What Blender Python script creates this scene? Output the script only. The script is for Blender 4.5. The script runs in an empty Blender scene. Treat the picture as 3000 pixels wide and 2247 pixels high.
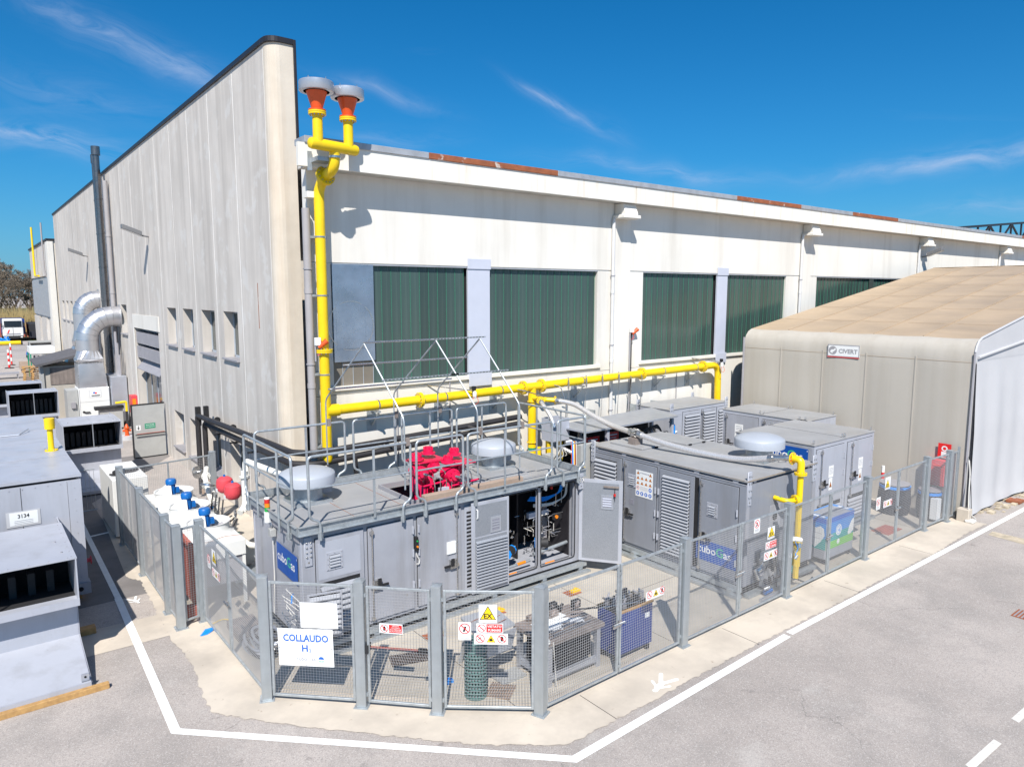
import bpy, bmesh, math, random
from math import radians, sin, cos, pi, atan2, hypot, sqrt
from mathutils import Vector, Matrix
random.seed(7)
SC = bpy.context.scene
COL = SC.collection

# ------------------------------------------------------------------ camera
CAM_AZ, CAM_PITCH = radians(52.2), radians(7.21)
cF = Vector((cos(CAM_AZ)*cos(CAM_PITCH), sin(CAM_AZ)*cos(CAM_PITCH), -sin(CAM_PITCH)))
cR = Vector((sin(CAM_AZ), -cos(CAM_AZ), 0))
cU = cR.cross(cF)
cam = bpy.data.cameras.new('camera'); camo = bpy.data.objects.new('camera', cam); COL.objects.link(camo)
mw = Matrix((cR, cU, -cF)).transposed().to_4x4(); mw.translation = (0, 0, 7.0)
camo.matrix_world = mw
cam.sensor_width = 36; cam.lens = 24.96; cam.clip_start = .1; cam.clip_end = 3000
SC.camera = camo

# ------------------------------------------------------------------ light
SUN_EL = radians(47.7)
sun_h = Vector((-.61, -.79)).normalized()                      # horizontal direction towards the sun
to_sun = Vector((sun_h.x*cos(SUN_EL), sun_h.y*cos(SUN_EL), sin(SUN_EL)))
sl = bpy.data.lights.new('sun', 'SUN'); sl.energy = 5.0; sl.angle = radians(.55); sl.color = (1, .955, .89)
so = bpy.data.objects.new('sun', sl); COL.objects.link(so); so.location = (0, 0, 40)
so.rotation_euler = to_sun.to_track_quat('Z', 'Y').to_euler()

world = bpy.data.worlds.new('World'); SC.world = world; world.use_nodes = True
nt = world.node_tree; N = nt.nodes; L = nt.links; N.clear()
out = N.new('ShaderNodeOutputWorld'); bg = N.new('ShaderNodeBackground'); bg.inputs[1].default_value = .055
sky = N.new('ShaderNodeTexSky'); sky.sky_type = 'NISHITA'; sky.sun_disc = False
sky.sun_elevation = SUN_EL; sky.sun_rotation = atan2(sun_h.x, sun_h.y)
sky.altitude = 150; sky.air_density = 1.0; sky.dust_density = .55; sky.ozone_density = 2.2
hs = N.new('ShaderNodeHueSaturation'); hs.inputs['Saturation'].default_value = 1.12; hs.inputs['Value'].default_value = 1.0
tn = N.new('ShaderNodeMix'); tn.data_type = 'RGBA'; tn.blend_type = 'MULTIPLY'; tn.inputs[0].default_value = 1; tn.inputs[7].default_value = (.34, 1.02, 1.50, 1)
L.new(sky.outputs[0], tn.inputs[6]); L.new(tn.outputs[2], hs.inputs['Color'])
# cirrus wisps, mapped on the sky by direction
geo = N.new('ShaderNodeTexCoord')
def vmath(op, a, b=None):
    n = N.new('ShaderNodeVectorMath'); n.operation = op
    for i, x in enumerate((a, b)):
        if x is None: continue
        if isinstance(x, (tuple, Vector)): n.inputs[i].default_value = tuple(x)
        else: L.new(x, n.inputs[i])
    return n.outputs['Value'] if op == 'DOT_PRODUCT' else n.outputs[0]
def nm(op, a, b=None, clamp=False):
    n = N.new('ShaderNodeMath'); n.operation = op; n.use_clamp = clamp
    for i, x in enumerate((a, b)):
        if x is None: continue
        if isinstance(x, (int, float)): n.inputs[i].default_value = x
        else: L.new(x, n.inputs[i])
    return n.outputs[0]
D = geo.outputs['Generated']
hF = Vector((cos(CAM_AZ), sin(CAM_AZ), 0))
dz = nm('MAXIMUM', vmath('DOT_PRODUCT', D, (0, 0, 1)), .02)
dx = vmath('DOT_PRODUCT', D, tuple(cR)); dy = vmath('DOT_PRODUCT', D, tuple(hF))
dyp = nm('MAXIMUM', dy, .05)
# u,v : tangent-plane coordinates about one compass direction, for the individual streaks
uu = nm('DIVIDE', dx, dyp); vv = nm('DIVIDE', dz, dyp)
def noise3(x, y, z, scale, detail=6, rough=.6, dist=0.0):
    c = N.new('ShaderNodeCombineXYZ')
    for i, q in enumerate((x, y, z)):
        if isinstance(q, (int, float)): c.inputs[i].default_value = q
        else: L.new(q, c.inputs[i])
    n = N.new('ShaderNodeTexNoise'); n.inputs['Scale'].default_value = scale; n.inputs['Detail'].default_value = detail
    n.inputs['Roughness'].default_value = rough; n.inputs['Distortion'].default_value = dist
    L.new(c.outputs[0], n.inputs['Vector']); return n.outputs[0]
def streak(u0, v0, ang, ln, wd, amp, seed):
    ca, sa = cos(ang), sin(ang)
    du = nm('SUBTRACT', uu, u0); dv = nm('SUBTRACT', vv, v0)
    a = nm('ADD', nm('MULTIPLY', du, ca), nm('MULTIPLY', dv, sa))
    b = nm('SUBTRACT', nm('MULTIPLY', dv, ca), nm('MULTIPLY', du, sa))
    wob = nm('MULTIPLY', nm('SUBTRACT', noise3(a, seed, 0, 3.2, 3), .5), .10)
    b2 = nm('ADD', b, wob)
    e = nm('ADD', nm('POWER', nm('ABSOLUTE', nm('DIVIDE', a, ln)), 2.0), nm('POWER', nm('ABSOLUTE', nm('DIVIDE', b2, wd)), 1.4))
    g = nm('POWER', 2.718, nm('MULTIPLY', e, -1.0))
    t = noise3(nm('MULTIPLY', a, 3.5), nm('MULTIPLY', b2, 16), seed, 2.2, 8, .68, .8)
    t = nm('MULTIPLY', nm('SUBTRACT', t, .34, ), 2.6, True)
    return nm('MULTIPLY', nm('MULTIPLY', g, t), amp)
# (u, v, tilt, half length, half width, strength)
wisps = [(-.516, .335, radians(-25), .15, .016, .62, 1.1), (-.44, .30, radians(-27), .07, .012, .35, 1.9), (-.64, .212, radians(-10), .12, .012, .85, 2.3), (-.60, .27, radians(-15), .12, .022, .22, 3.3),
         (.055, .252, radians(-31), .050, .0055, .95, 4.7), (.115, .225, radians(-20), .05, .012, .20, 5.5), (-.17, .257, radians(-13), .075, .009, .42, 6.1),
         (.20, .176, radians(-6), .13, .009, .55, 7.7), (.61, .183, radians(6), .17, .011, .80, 8.2), (-.155, .216, radians(-9), .07, .009, .32, 9.9), (.70, .115, radians(3), .12, .012, .40, 10.6)]
hz = nm('MULTIPLY', nm('POWER', 2.718, nm('MULTIPLY', nm('MAXIMUM', vmath('DOT_PRODUCT', D, (0, 0, 1)), 0.), -7.5)), .62)      # paler air low over the horizon
hm = N.new('ShaderNodeMix'); hm.data_type = 'RGBA'; L.new(hz, hm.inputs[0]); L.new(hs.outputs[0], hm.inputs[6]); hm.inputs[7].default_value = (3.4, 5.6, 8.6, 1)
acc = None
for w_ in wisps:
    s_ = streak(*w_)
    acc = s_ if acc is None else nm('ADD', acc, s_)
# the same thin cirrus goes on round the whole sky
px_ = nm('DIVIDE', dx, nm('ADD', dz, .12)); py_ = nm('DIVIDE', dy, nm('ADD', dz, .12))
g1 = noise3(nm('MULTIPLY', px_, .8), nm('MULTIPLY', py_, 2.6), 3.0, 1.1, 8, .6, .6)
g1 = nm('MULTIPLY', nm('SUBTRACT', g1, .64), 1.0, True)
acc = nm('MINIMUM', nm('ADD', acc, nm('MULTIPLY', g1, .30)), .62)
mixc = N.new('ShaderNodeMix'); mixc.data_type = 'RGBA'
L.new(acc, mixc.inputs['Factor']); L.new(hm.outputs[2], mixc.inputs[6]); mixc.inputs[7].default_value = (7.2, 8.6, 11.5, 1)
L.new(mixc.outputs[2], bg.inputs[0]); L.new(bg.outputs[0], out.inputs[0])

vs = SC.view_settings; vs.view_transform = 'Standard'; vs.look = 'None'; vs.exposure = .46; vs.gamma = 1; vs.use_curve_mapping = False

# ------------------------------------------------------------------ materials
MATS = {}
def M(name, col, rough=.55, metal=0., var=.10, scale=2.0, bump=0., bscale=40., streak=None, speck=None, spec=.5, rnd=0., grain=False, vstretch=1.):
    """procedural paint: large tone drift + optional vertical streaks + optional specks + fine bump"""
    m = bpy.data.materials.new(name); m.use_nodes = True; t = m.node_tree; n = t.nodes; l = t.links
    b = n['Principled BSDF']; b.inputs['Roughness'].default_value = rough; b.inputs['Metallic'].default_value = metal
    b.inputs['Specular IOR Level'].default_value = spec
    tc = n.new('ShaderNodeTexCoord')
    def noi(sc, det=5, stretch=None, off=0.):
        mp = n.new('ShaderNodeMapping'); l.new(tc.outputs['Object'], mp.inputs[0]); mp.inputs['Location'].default_value = (off, off*.7, off*.3)
        if stretch: mp.inputs['Scale'].default_value = stretch
        k = n.new('ShaderNodeTexNoise'); k.inputs['Scale'].default_value = sc; k.inputs['Detail'].default_value = det; k.inputs['Roughness'].default_value = .62
        l.new(mp.outputs[0], k.inputs['Vector']); return k.outputs[0]
    def ramp(src, lo, hi, c0, c1):
        r = n.new('ShaderNodeMapRange'); r.inputs[1].default_value = lo; r.inputs[2].default_value = hi; r.inputs[3].default_value = c0; r.inputs[4].default_value = c1
        l.new(src, r.inputs[0]); return r.outputs[0]
    def mix(f, a, c, typ='MIX'):
        k = n.new('ShaderNodeMix'); k.data_type = 'RGBA'; k.blend_type = typ
        for i, x in ((0, f), (6, a), (7, c)):
            if isinstance(x, tuple): k.inputs[i].default_value = (*x, 1)
            elif isinstance(x, float): k.inputs[i].default_value = x
            else: l.new(x, k.inputs[i])
        return k.outputs[2]
    dark = tuple(c*(1-var) for c in col); light = tuple(min(1, c*(1+var)) for c in col)
    cur = mix(ramp(noi(scale, 6, (1, 1, vstretch)), .3, .7, 0, 1), dark, light)
    if streak:                       # (colour, amount, horizontal scale, vertical scale)
        sc_, am, hsx, vsx = streak[:4]
        f = ramp(noi(1.0, 7, (hsx, hsx, vsx), 3.3), .42 if len(streak) < 5 else streak[4], .72, 0, am)
        cur = mix(f, cur, sc_)
    if speck:                        # (colour, amount, scale, threshold)
        f = ramp(noi(speck[2], 3, None, 9.), speck[3], speck[3]+.08, 0, speck[1]); cur = mix(f, cur, speck[0])
    if grain:
        f = ramp(noi(.9, 8, None, 31.), .46, .66, 0, .6); cur = mix(f, cur, (.27, .245, .225))           # soft worn patches
        f = ramp(noi(.8, 6, None, 57.), .60, .72, 0, .5); cur = mix(f, cur, (.47, .435, .40))
        f = ramp(noi(2.2, 4, None, 77.), .67, .74, 0, .65); cur = mix(f, cur, (.17, .15, .14))             # oil spots
        mp2 = n.new('ShaderNodeMapping'); l.new(tc.outputs['Object'], mp2.inputs[0]); nz = n.new('ShaderNodeTexNoise'); nz.inputs['Scale'].default_value = 1.1; nz.inputs['Detail'].default_value = 6; l.new(mp2.outputs[0], nz.inputs['Vector'])
        ad = n.new('ShaderNodeVectorMath'); ad.operation = 'MULTIPLY_ADD'; l.new(nz.outputs['Color'], ad.inputs[0]); ad.inputs[1].default_value = (1.3, 1.3, 0); l.new(mp2.outputs[0], ad.inputs[2])
        ck = n.new('ShaderNodeTexVoronoi'); ck.feature = 'DISTANCE_TO_EDGE'; ck.inputs['Scale'].default_value = .22; l.new(ad.outputs[0], ck.inputs['Vector'])
        f1 = ramp(ck.outputs['Distance'], .0, .0035, .7, 0); f2 = ramp(noi(.35, 4, None, 91.), .50, .60, 0, .75)
        mm = n.new('ShaderNodeMath'); mm.operation = 'MULTIPLY'; l.new(f1, mm.inputs[0]); l.new(f2, mm.inputs[1]); cur = mix(mm.outputs[0], cur, (.10, .09, .085))
        vo = n.new('ShaderNodeTexVoronoi'); vo.inputs['Scale'].default_value = 75; l.new(tc.outputs['Object'], vo.inputs['Vector'])
        hv_ = n.new('ShaderNodeSeparateColor'); l.new(vo.outputs['Color'], hv_.inputs[0]); f = ramp(hv_.outputs[0], .80, .95, 0, .45); cur = mix(f, cur, (.62, .57, .53))
        f = ramp(hv_.outputs[1], .80, .95, 0, .42); cur = mix(f, cur, (.20, .19, .19))
    if rnd:
        oi = n.new('ShaderNodeObjectInfo'); f = ramp(oi.outputs['Random'], 0, 1, 1-rnd, 1+rnd)
        cb = n.new('ShaderNodeCombineColor')
        for i in range(3): l.new(f, cb.inputs[i])
        cur = mix(1.0, cur, cb.outputs[0], 'MULTIPLY')
    l.new(cur, b.inputs['Base Color'])
    rr = ramp(noi(scale*2.3, 4, None, 5.), .3, .7, max(.04, rough-.08), min(1, rough+.08)); l.new(rr, b.inputs['Roughness'])
    if bump:
        bp = n.new('ShaderNodeBump'); bp.inputs['Strength'].default_value = bump; bp.inputs['Distance'].default_value = .01
        l.new(noi(bscale, 4), bp.inputs['Height']); l.new(bp.outputs[0], b.inputs['Normal'])
    MATS[name] = m; return m
# ground and masonry
M('asphalt', (.42, .37, .335), .9, var=.10, scale=.35, bump=.6, bscale=90, speck=((.21, .195, .185), .7, 55, .55), streak=((.29, .255, .23), .9, .16, .30, .44), grain=True)
M('asphalt_dark', (.20, .185, .18), .92, var=.2, scale=.9, bump=.5, bscale=90, speck=((.30, .28, .26), .5, 60, .60), streak=((.12, .11, .105), .7, .5, .5))
M('concrete_apron', (.56, .49, .405), .85, var=.10, scale=.7, bump=.25, bscale=70, streak=((.40, .35, .295), .9, .8, .8, .42), speck=((.28, .21, .15), .6, 6, .67))
M('concrete_yard', (.48, .43, .36), .85, var=.16, scale=.5, bump=.25, bscale=60, streak=((.30, .27, .23), .7, .7, .7), speck=((.25, .17, .1), .5, 5, .68))
M('road_paint', (.82, .82, .80), .7, var=.06, scale=5, speck=((.45, .43, .41), .5, 30, .67))
M('road_paint_worn', (.66, .63, .58), .8, var=.10, scale=5, speck=((.33, .31, .3), .7, 28, .60))
M('gable_concrete', (.55, .508, .462), .85, var=.10, scale=.5, bump=.12, bscale=40, streak=((.40, .365, .33), .9, 1.9, .11), rnd=.05, speck=((.6, .585, .56), .45, 1.3, .58))
M('corner_concrete', (.58, .515, .43), .85, var=.10, scale=.9, bump=.12, bscale=40, streak=((.48, .37, .26), .5, 1.8, .2, .5))
M('sealant', (.84, .82, .78), .7, var=.04)
M('facade_white', (.71, .68, .625), .75, var=.05, scale=.5, bump=.08, bscale=30, streak=((.52, .48, .42), .55, 1.4, .10, .50), rnd=.03)
M('fascia_white', (.72, .70, .645), .7, var=.05, scale=.8, streak=((.60, .44, .27), .55, 2.6, .25, .52))
M('soffit_concrete', (.5, .48, .44), .85, var=.15, scale=1.5)
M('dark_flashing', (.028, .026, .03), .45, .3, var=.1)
M('zinc_flashing', (.42, .43, .45), .5, .4, var=.15, scale=3)
M('rust_flashing', (.27, .085, .035), .8, var=.25, scale=4, speck=((.55, .5, .45), .9, 2.6, .60))
M('green_glass', (.044, .072, .064), .2, var=.3, scale=.9, vstretch=.25, spec=.7, rnd=.22, streak=((.10, .15, .13), .6, 3.0, .12, .52))
M('green_glass_edge', (.05, .20, .13), .25, var=.1)
M('bronze_glass', (.20, .175, .14), .35, var=.2, scale=1, vstretch=.3, rnd=.08)
M('window_frame', (.38, .42, .47), .5, .1)
M('window_pane', (.055, .07, .065), .12, var=.2, scale=1, spec=.8)
M('sill_metal', (.33, .32, .34), .6, .2)
M('cover_grey', (.53, .55, .63), .5, .1, var=.03)
M('alu_sheet', (.34, .40, .48), .28, .75, var=.2, scale=1.4)
M('pvc_grey', (.33, .31, .31), .5, var=.06)
M('pvc_white', (.58, .575, .57), .5, var=.06)
# metals and paints
M('galv', (.40, .43, .45), .42, .55, var=.16, scale=7, speck=((.52, .55, .57), .5, 16, .56))
M('galv_post', (.36, .39, .41), .40, .6, var=.10, scale=4, streak=((.50, .53, .55), .5, 3, .5))
M('wire', (.42, .42, .43), .42, .5, var=.05)
M('steel', (.55, .54, .53), .28, .9, var=.12, scale=6)
M('duct_steel', (.60, .59, .60), .36, .8, var=.06, scale=1.2)
M('braid_steel', (.72, .69, .67), .34, .6, var=.15, scale=30, bump=.15, bscale=120)
M('box_grey_dark', (.235, .248, .283), .42, var=.07, scale=1.2, bump=.5, bscale=1.4, streak=((.17, .17, .175), .5, 3.0, .25, .48))
M('box_grey', (.315, .323, .36), .42, var=.08, scale=1.2, bump=.5, bscale=1.4, streak=((.21, .205, .205), .55, 3.0, .25, .48), speck=((.2, .17, .14), .5, 9, .70))
M('box_grey_light', (.375, .388, .435), .40, var=.06, scale=.8, bump=.5, bscale=1.2, streak=((.26, .26, .275), .5, 2.0, .3, .5), speck=((.22, .2, .18), .45, 8, .70))
M('roof_grey', (.31, .31, .315), .5, var=.10, scale=1.1, streak=((.30, .27, .23), .5, .8, .8, .5))
M('slat_grey', (.32, .33, .36), .42, var=.05)
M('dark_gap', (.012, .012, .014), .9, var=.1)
M('rubber', (.02, .02, .022), .65, var=.1)
M('pipe_black', (.025, .023, .025), .6, var=.2, bump=.1)
M('yellow', (.80, .545, .006), .36, var=.07, scale=2, streak=((.60, .40, .02), .5, 3, 3, .55))
M('yellow_dark', (.78, .50, .008), .4, var=.08)
M('orange', (.66, .085, .012), .38, var=.06)
M('cap_metal', (.50, .52, .57), .38, .6, var=.08, bump=.2, bscale=6)
M('roof_dark', (.10, .095, .10), .7, var=.15)
M('lamp_grey', (.16, .16, .165), .5)
M('flue_steel', (.20, .19, .19), .3, .85, var=.1)
M('cowl_grey', (.37, .395, .44), .42, var=.03)
M('pink', (.66, .008, .07), .36, var=.10, scale=6)
M('white_metal', (.70, .70, .68), .4, var=.03)
M('white_pipe', (.74, .72, .66), .45, var=.08, scale=5)
M('motor_blue', (.005, .12, .40), .4, var=.05)
M('bright_blue', (.01, .25, .75), .4, var=.05)
M('cab_blue', (.010, .040, .22), .4, var=.05)
M('sign_blue', (.008, .075, .33), .4, var=.03)
M('lamp_red', (.55, .02, .015), .3); M('lamp_amber', (.75, .22, .01), .3); M('lamp_green', (.01, .35, .06), .3)
M('vessel_red', (.62, .06, .075), .5, var=.08)
M('sign_red', (.68, .02, .02), .45); M('sign_white', (.74, .74, .73), .5, var=.02)
M('sign_yellow', (.85, .60, .01), .45); M('sign_black', (.01, .01, .012), .5); M('logo_blue', (.005, .11, .50), .45)
M('logo_green', (.05, .42, .22), .45); M('safe_green', (.0, .23, .12), .5); M('ink_grey', (.22, .22, .26), .6); M('navy', (.02, .03, .12), .5)
M('timber', (.46, .27, .10), .7, var=.2, scale=6, streak=((.28, .15, .06), .7, 12, 12))
M('timber_grey', (.23, .19, .17), .8, var=.2, scale=3, streak=((.12, .10, .09), .8, 9, .6), bump=.3)
M('plank', (.36, .27, .21), .8, var=.15, scale=4)
M('tent_wall', (.44, .405, .355), .6, var=.03, scale=.6, bump=.2, bscale=4, streak=((.37, .33, .275), .6, 2.2, .06, .46))
M('tent_roof', (.43, .325, .22), .6, var=.05, scale=.8, bump=.2, bscale=5, streak=((.27, .21, .155), .6, .25, 3.2, .46))
M('tent_end', (.48, .475, .485), .55, var=.04, scale=.6, bump=.35, bscale=2.2)
M('perforated', (.28, .295, .325), .45, .2, var=.05, speck=((.14, .15, .17), .7, 130, .5))
M('perf_slat', (.30, .315, .35), .5, .1, var=.05, speck=((.16, .17, .19), .8, 120, .5))
M('edge_brown', (.28, .23, .18), .7, var=.25, scale=6)
M('baffle_dark', (.02, .021, .024), .8)
M('hose_white', (.62, .60, .56), .5); M('teal', (.01, .30, .28), .5)
M('rubble', (.45, .38, .28), .9, var=.3, scale=5)
M('brick_red', (.40, .10, .07), .7, var=.1)
M('ac_green', (.10, .19, .18), .5, var=.06)
M('bark', (.10, .075, .06), .9, var=.2); M('twig', (.17, .135, .10), .9, var=.25); M('blossom', (.6, .57, .55), .8, var=.1)
M('reed', (.36, .27, .12), .9, var=.3, scale=.6); M('grass_far', (.07, .10, .03), .9, var=.3, scale=.3)
M('skin', (.45, .27, .2), .6); M('jacket_blue', (.01, .09, .45), .7); M('trousers', (.02, .02, .03), .8); M('hair', (.02, .015, .012), .7)
M('graphic_blue', (.01, .22, .62), .35, var=.1, scale=2); M('graphic_green', (.16, .50, .06), .35)
M('panel_grey2', (.36, .36, .35), .6, var=.08); M('glass_dark', (.02, .03, .04), .1, spec=.8)

# ------------------------------------------------------------------ mesh builder
class Fr:      # a flat face in the place: origin, right, up, outward normal
    def __init__(s, o, u, n, v=(0, 0, 1)):
        s.o = Vector(o); s.u = Vector(u).normalized(); s.v = Vector(v).normalized(); s.n = Vector(n).normalized()
    def p(s, a, b, c=0.): return s.o + s.u*a + s.v*b + s.n*c
WORLD = Fr((0, 0, 0), (1, 0, 0), (0, 1, 0))
def wloc(o):
    r = Vector((0, 0, 0))
    while o: r += o.location; o = o.parent
    return r
class B:
    def __init__(s, mat=None): s.v = []; s.f = []; s.m = []; s.sm = []; s.mats = []; s.cur = 0; s.smooth = False; s.pr = []; s.use(mat or 'box_grey')
    def use(s, mat):
        if mat not in s.mats: s.mats.append(mat)
        s.cur = s.mats.index(mat); return s
    def add(s, vs, fs, smooth=None):
        k = len(s.v); s.pr.append((k, len(s.f))); s.v += [tuple(x) for x in vs]
        for f in fs: s.f.append([i+k for i in f]); s.m.append(s.cur); s.sm.append(s.smooth if smooth is None else smooth)
        return s
    def hexa(s, c): return s.add(c, [(0, 3, 2, 1), (4, 5, 6, 7), (0, 1, 5, 4), (1, 2, 6, 5), (2, 3, 7, 6), (3, 0, 4, 7)], False)
    def box(s, x0, x1, y0, y1, z0, z1):
        x0, x1 = min(x0, x1), max(x0, x1); y0, y1 = min(y0, y1), max(y0, y1); z0, z1 = min(z0, z1), max(z0, z1)
        return s.hexa([(x0, y0, z0), (x1, y0, z0), (x1, y1, z0), (x0, y1, z0), (x0, y0, z1), (x1, y0, z1), (x1, y1, z1), (x0, y1, z1)])
    def fbox(s, fr, u0, u1, v0, v1, n0, n1):
        c = [fr.p(u0, v0, n0), fr.p(u1, v0, n0), fr.p(u1, v0, n1), fr.p(u0, v0, n1), fr.p(u0, v1, n0), fr.p(u1, v1, n0), fr.p(u1, v1, n1), fr.p(u0, v1, n1)]
        if fr.u.cross(fr.n).dot(fr.v)*(u1-u0)*(v1-v0)*(n1-n0) < 0: c = [c[i] for i in (3, 2, 1, 0, 7, 6, 5, 4)]
        return s.hexa(c)
    def poly(s, pts):
        return s.add(pts, [tuple(range(len(pts)))], False)
    def prism(s, pts, d):        # closed outline (list of Vectors) pushed along d
        n = len(pts); d = Vector(d); a = [Vector(p) for p in pts]
        nrm = Vector((0, 0, 0))
        for i in range(n): nrm += (a[i]).cross(a[(i+1) % n])
        if nrm.dot(d) > 0: a = a[::-1]
        vs = a + [p+d for p in a]
        fs = [tuple(range(n)), tuple(range(2*n-1, n-1, -1))] + [(i, i+n, (i+1) % n+n, (i+1) % n) for i in range(n)]
        return s.add(vs, fs, False)
    def cyl(s, p0, p1, r, r2=None, n=12, caps=True, smooth=True):
        p0 = Vector(p0); p1 = Vector(p1); r2 = r if r2 is None else r2
        d = (p1-p0).normalized(); a = d.orthogonal().normalized(); b = d.cross(a)
        ring = lambda c, q: [c + (a*cos(2*pi*i/n) + b*sin(2*pi*i/n))*q for i in range(n)]
        k = len(s.v); s.pr.append((k, len(s.f))); s.v += [tuple(x) for x in ring(p0, r)+ring(p1, r2)]
        for i in range(n): s.f.append([k+i, k+(i+1) % n, k+n+(i+1) % n, k+n+i]); s.m.append(s.cur); s.sm.append(smooth)
        if caps:
            s.f.append([k+i for i in range(n-1, -1, -1)]); s.m.append(s.cur); s.sm.append(False)
            s.f.append([k+n+i for i in range(n)]); s.m.append(s.cur); s.sm.append(False)
        return s
    def tube(s, pts, r, n=8, bend=0., seg=4, caps=True):
        P = [Vector(p) for p in pts]
        if bend > 0 and len(P) > 2:
            Q = [P[0]]
            for i in range(1, len(P)-1):
                a, c, e = P[i-1], P[i], P[i+1]
                q = min(bend, (a-c).length*.45, (e-c).length*.45)
                p0 = c+(a-c).normalized()*q; p1 = c+(e-c).normalized()*q
                for j in range(seg+1):
                    t = j/seg; Q.append(p0*(1-t)**2 + c*2*t*(1-t) + p1*t*t)
            Q.append(P[-1]); P = Q
        k = len(s.v); s.pr.append((k, len(s.f))); a = None
        for i, c in enumerate(P):
            d = (P[min(i+1, len(P)-1)] - P[max(i-1, 0)]).normalized()
            if a is None: a = d.orthogonal().normalized()
            else: a = (a - d*a.dot(d)).normalized()
            b = d.cross(a)
            for j in range(n): s.v.append(tuple(c + (a*cos(2*pi*j/n)+b*sin(2*pi*j/n))*r))
        for i in range(len(P)-1):
            for j in range(n):
                s.f.append([k+i*n+j, k+i*n+(j+1) % n, k+(i+1)*n+(j+1) % n, k+(i+1)*n+j]); s.m.append(s.cur); s.sm.append(n > 4)
        if caps:
            s.f.append([k+j for j in range(n-1, -1, -1)]); s.m.append(s.cur); s.sm.append(False)
            e = k+(len(P)-1)*n; s.f.append([e+j for j in range(n)]); s.m.append(s.cur); s.sm.append(False)
        return s
    def lathe(s, c, prof, n=24, axis=(0, 0, 1), smooth=True, caps=True):   # prof: (radius, height) from bottom to top
        c = Vector(c); d = Vector(axis).normalized(); a = d.orthogonal().normalized(); b = d.cross(a); k = len(s.v); s.pr.append((k, len(s.f)))
        for r, h in prof:
            for j in range(n): s.v.append(tuple(c + d*h + (a*cos(2*pi*j/n)+b*sin(2*pi*j/n))*max(r, 1e-4)))
        for i in range(len(prof)-1):
            for j in range(n):
                s.f.append([k+i*n+j, k+i*n+(j+1) % n, k+(i+1)*n+(j+1) % n, k+(i+1)*n+j]); s.m.append(s.cur); s.sm.append(smooth)
        if not caps: return s
        s.f.append([k+j for j in range(n-1, -1, -1)]); s.m.append(s.cur); s.sm.append(False)
        e = k+(len(prof)-1)*n; s.f.append([e+j for j in range(n)]); s.m.append(s.cur); s.sm.append(False)
        return s
    # flat print on a face
    def disc(s, fr, u, v, r, lift, n=20, r_in=0.):
        if r_in <= 0: return s.poly([fr.p(u+r*cos(2*pi*i/n), v+r*sin(2*pi*i/n), lift) for i in range(n)])
        k = len(s.v)
        for q in (r, r_in):
            for i in range(n): s.v.append(tuple(fr.p(u+q*cos(2*pi*i/n), v+q*sin(2*pi*i/n), lift)))
        for i in range(n): s.f.append([k+i, k+(i+1) % n, k+n+(i+1) % n, k+n+i]); s.m.append(s.cur); s.sm.append(False)
        return s
    def rect(s, fr, u0, u1, v0, v1, lift): return s.poly([fr.p(u0, v0, lift), fr.p(u1, v0, lift), fr.p(u1, v1, lift), fr.p(u0, v1, lift)])
    def shape(s, fr, pts, lift): return s.poly([fr.p(a, b, lift) for a, b in pts])
    def text(s, fr, string, u, v, size, lift, align='CENTER', bold=0., wide=1.):
        key = (string, bold)
        if key not in TXT:
            cu = bpy.data.curves.new('lettering', 'FONT'); cu.body = string; cu.size = 1; cu.offset = bold; cu.align_x = 'LEFT'; cu.resolution_u = 2
            ob = bpy.data.objects.new('lettering', cu); me = bpy.data.meshes.new_from_object(ob)
            TXT[key] = ([tuple(q.co) for q in me.vertices], [tuple(p.vertices) for p in me.polygons])
            bpy.data.objects.remove(ob); bpy.data.curves.remove(cu); bpy.data.meshes.remove(me)
        vs_, fs_ = TXT[key]
        if not vs_: return s
        w = max(q[0] for q in vs_)
        off = {'CENTER': -w/2, 'LEFT': 0, 'RIGHT': -w}[align]
        return s.add([fr.p(u+(q[0]+off)*size*wide, v+q[1]*size, lift) for q in vs_], fs_, False)
    def build(s, name, parent=None, bev=0., label=None, cat=None, group=None, kind=None, seg=1):
        if name in EACH and parent is not None and len(s.pr) > 1:      # every box or tube of these is a piece of its own
            o = None; ends = s.pr[1:]+[(len(s.v), len(s.f))]
            for (v0, f0), (v1, f1) in zip(s.pr, ends):
                c = B(s.mats[0]); c.mats = list(s.mats); c.v = s.v[v0:v1]; c.f = [[i-v0 for i in f] for f in s.f[f0:f1]]; c.m = s.m[f0:f1]; c.sm = s.sm[f0:f1]
                if c.f: o = c.build(name, parent, bev, label, cat, group, kind, seg)
            return o
        me = bpy.data.meshes.new(name)
        o0 = wloc(parent)
        me.from_pydata([(a-o0.x, b-o0.y, c-o0.z) for a, b, c in s.v], [], s.f)
        for m in s.mats: me.materials.append(MATS[m])
        me.polygons.foreach_set('material_index', s.m); me.polygons.foreach_set('use_smooth', s.sm); me.update()
        if any(s.sm): me.set_sharp_from_angle(angle=radians(38))
        o = bpy.data.objects.new(name, me); COL.objects.link(o); o.parent = parent
        if bev:
            md = o.modifiers.new('edge', 'BEVEL'); md.width = bev; md.segments = seg; md.limit_method = 'ANGLE'; md.angle_limit = radians(50)
        tag(o, label, cat, group, kind); return o
TXT = {}
EACH = {'warning_lamp', 'roof_rail', 'valve_wheel', 'corner_profile', 'corner_post', 'bracket', 'clamp', 'rail_post', 'support', 'window_surround', 'cladding', 'roof_seams', 'wall_seams', 'joint_sealant', 'door_surround', 'hatch_curb', 'support_block', 'hatch_catch', 'roof_cover', 'roof_hatch'}
def tag(o, label=None, cat=None, group=None, kind=None):
    if label: o['label'] = label
    if cat: o['category'] = cat
    if group: o['group'] = group
    if kind: o['kind'] = kind
    return o
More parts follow.
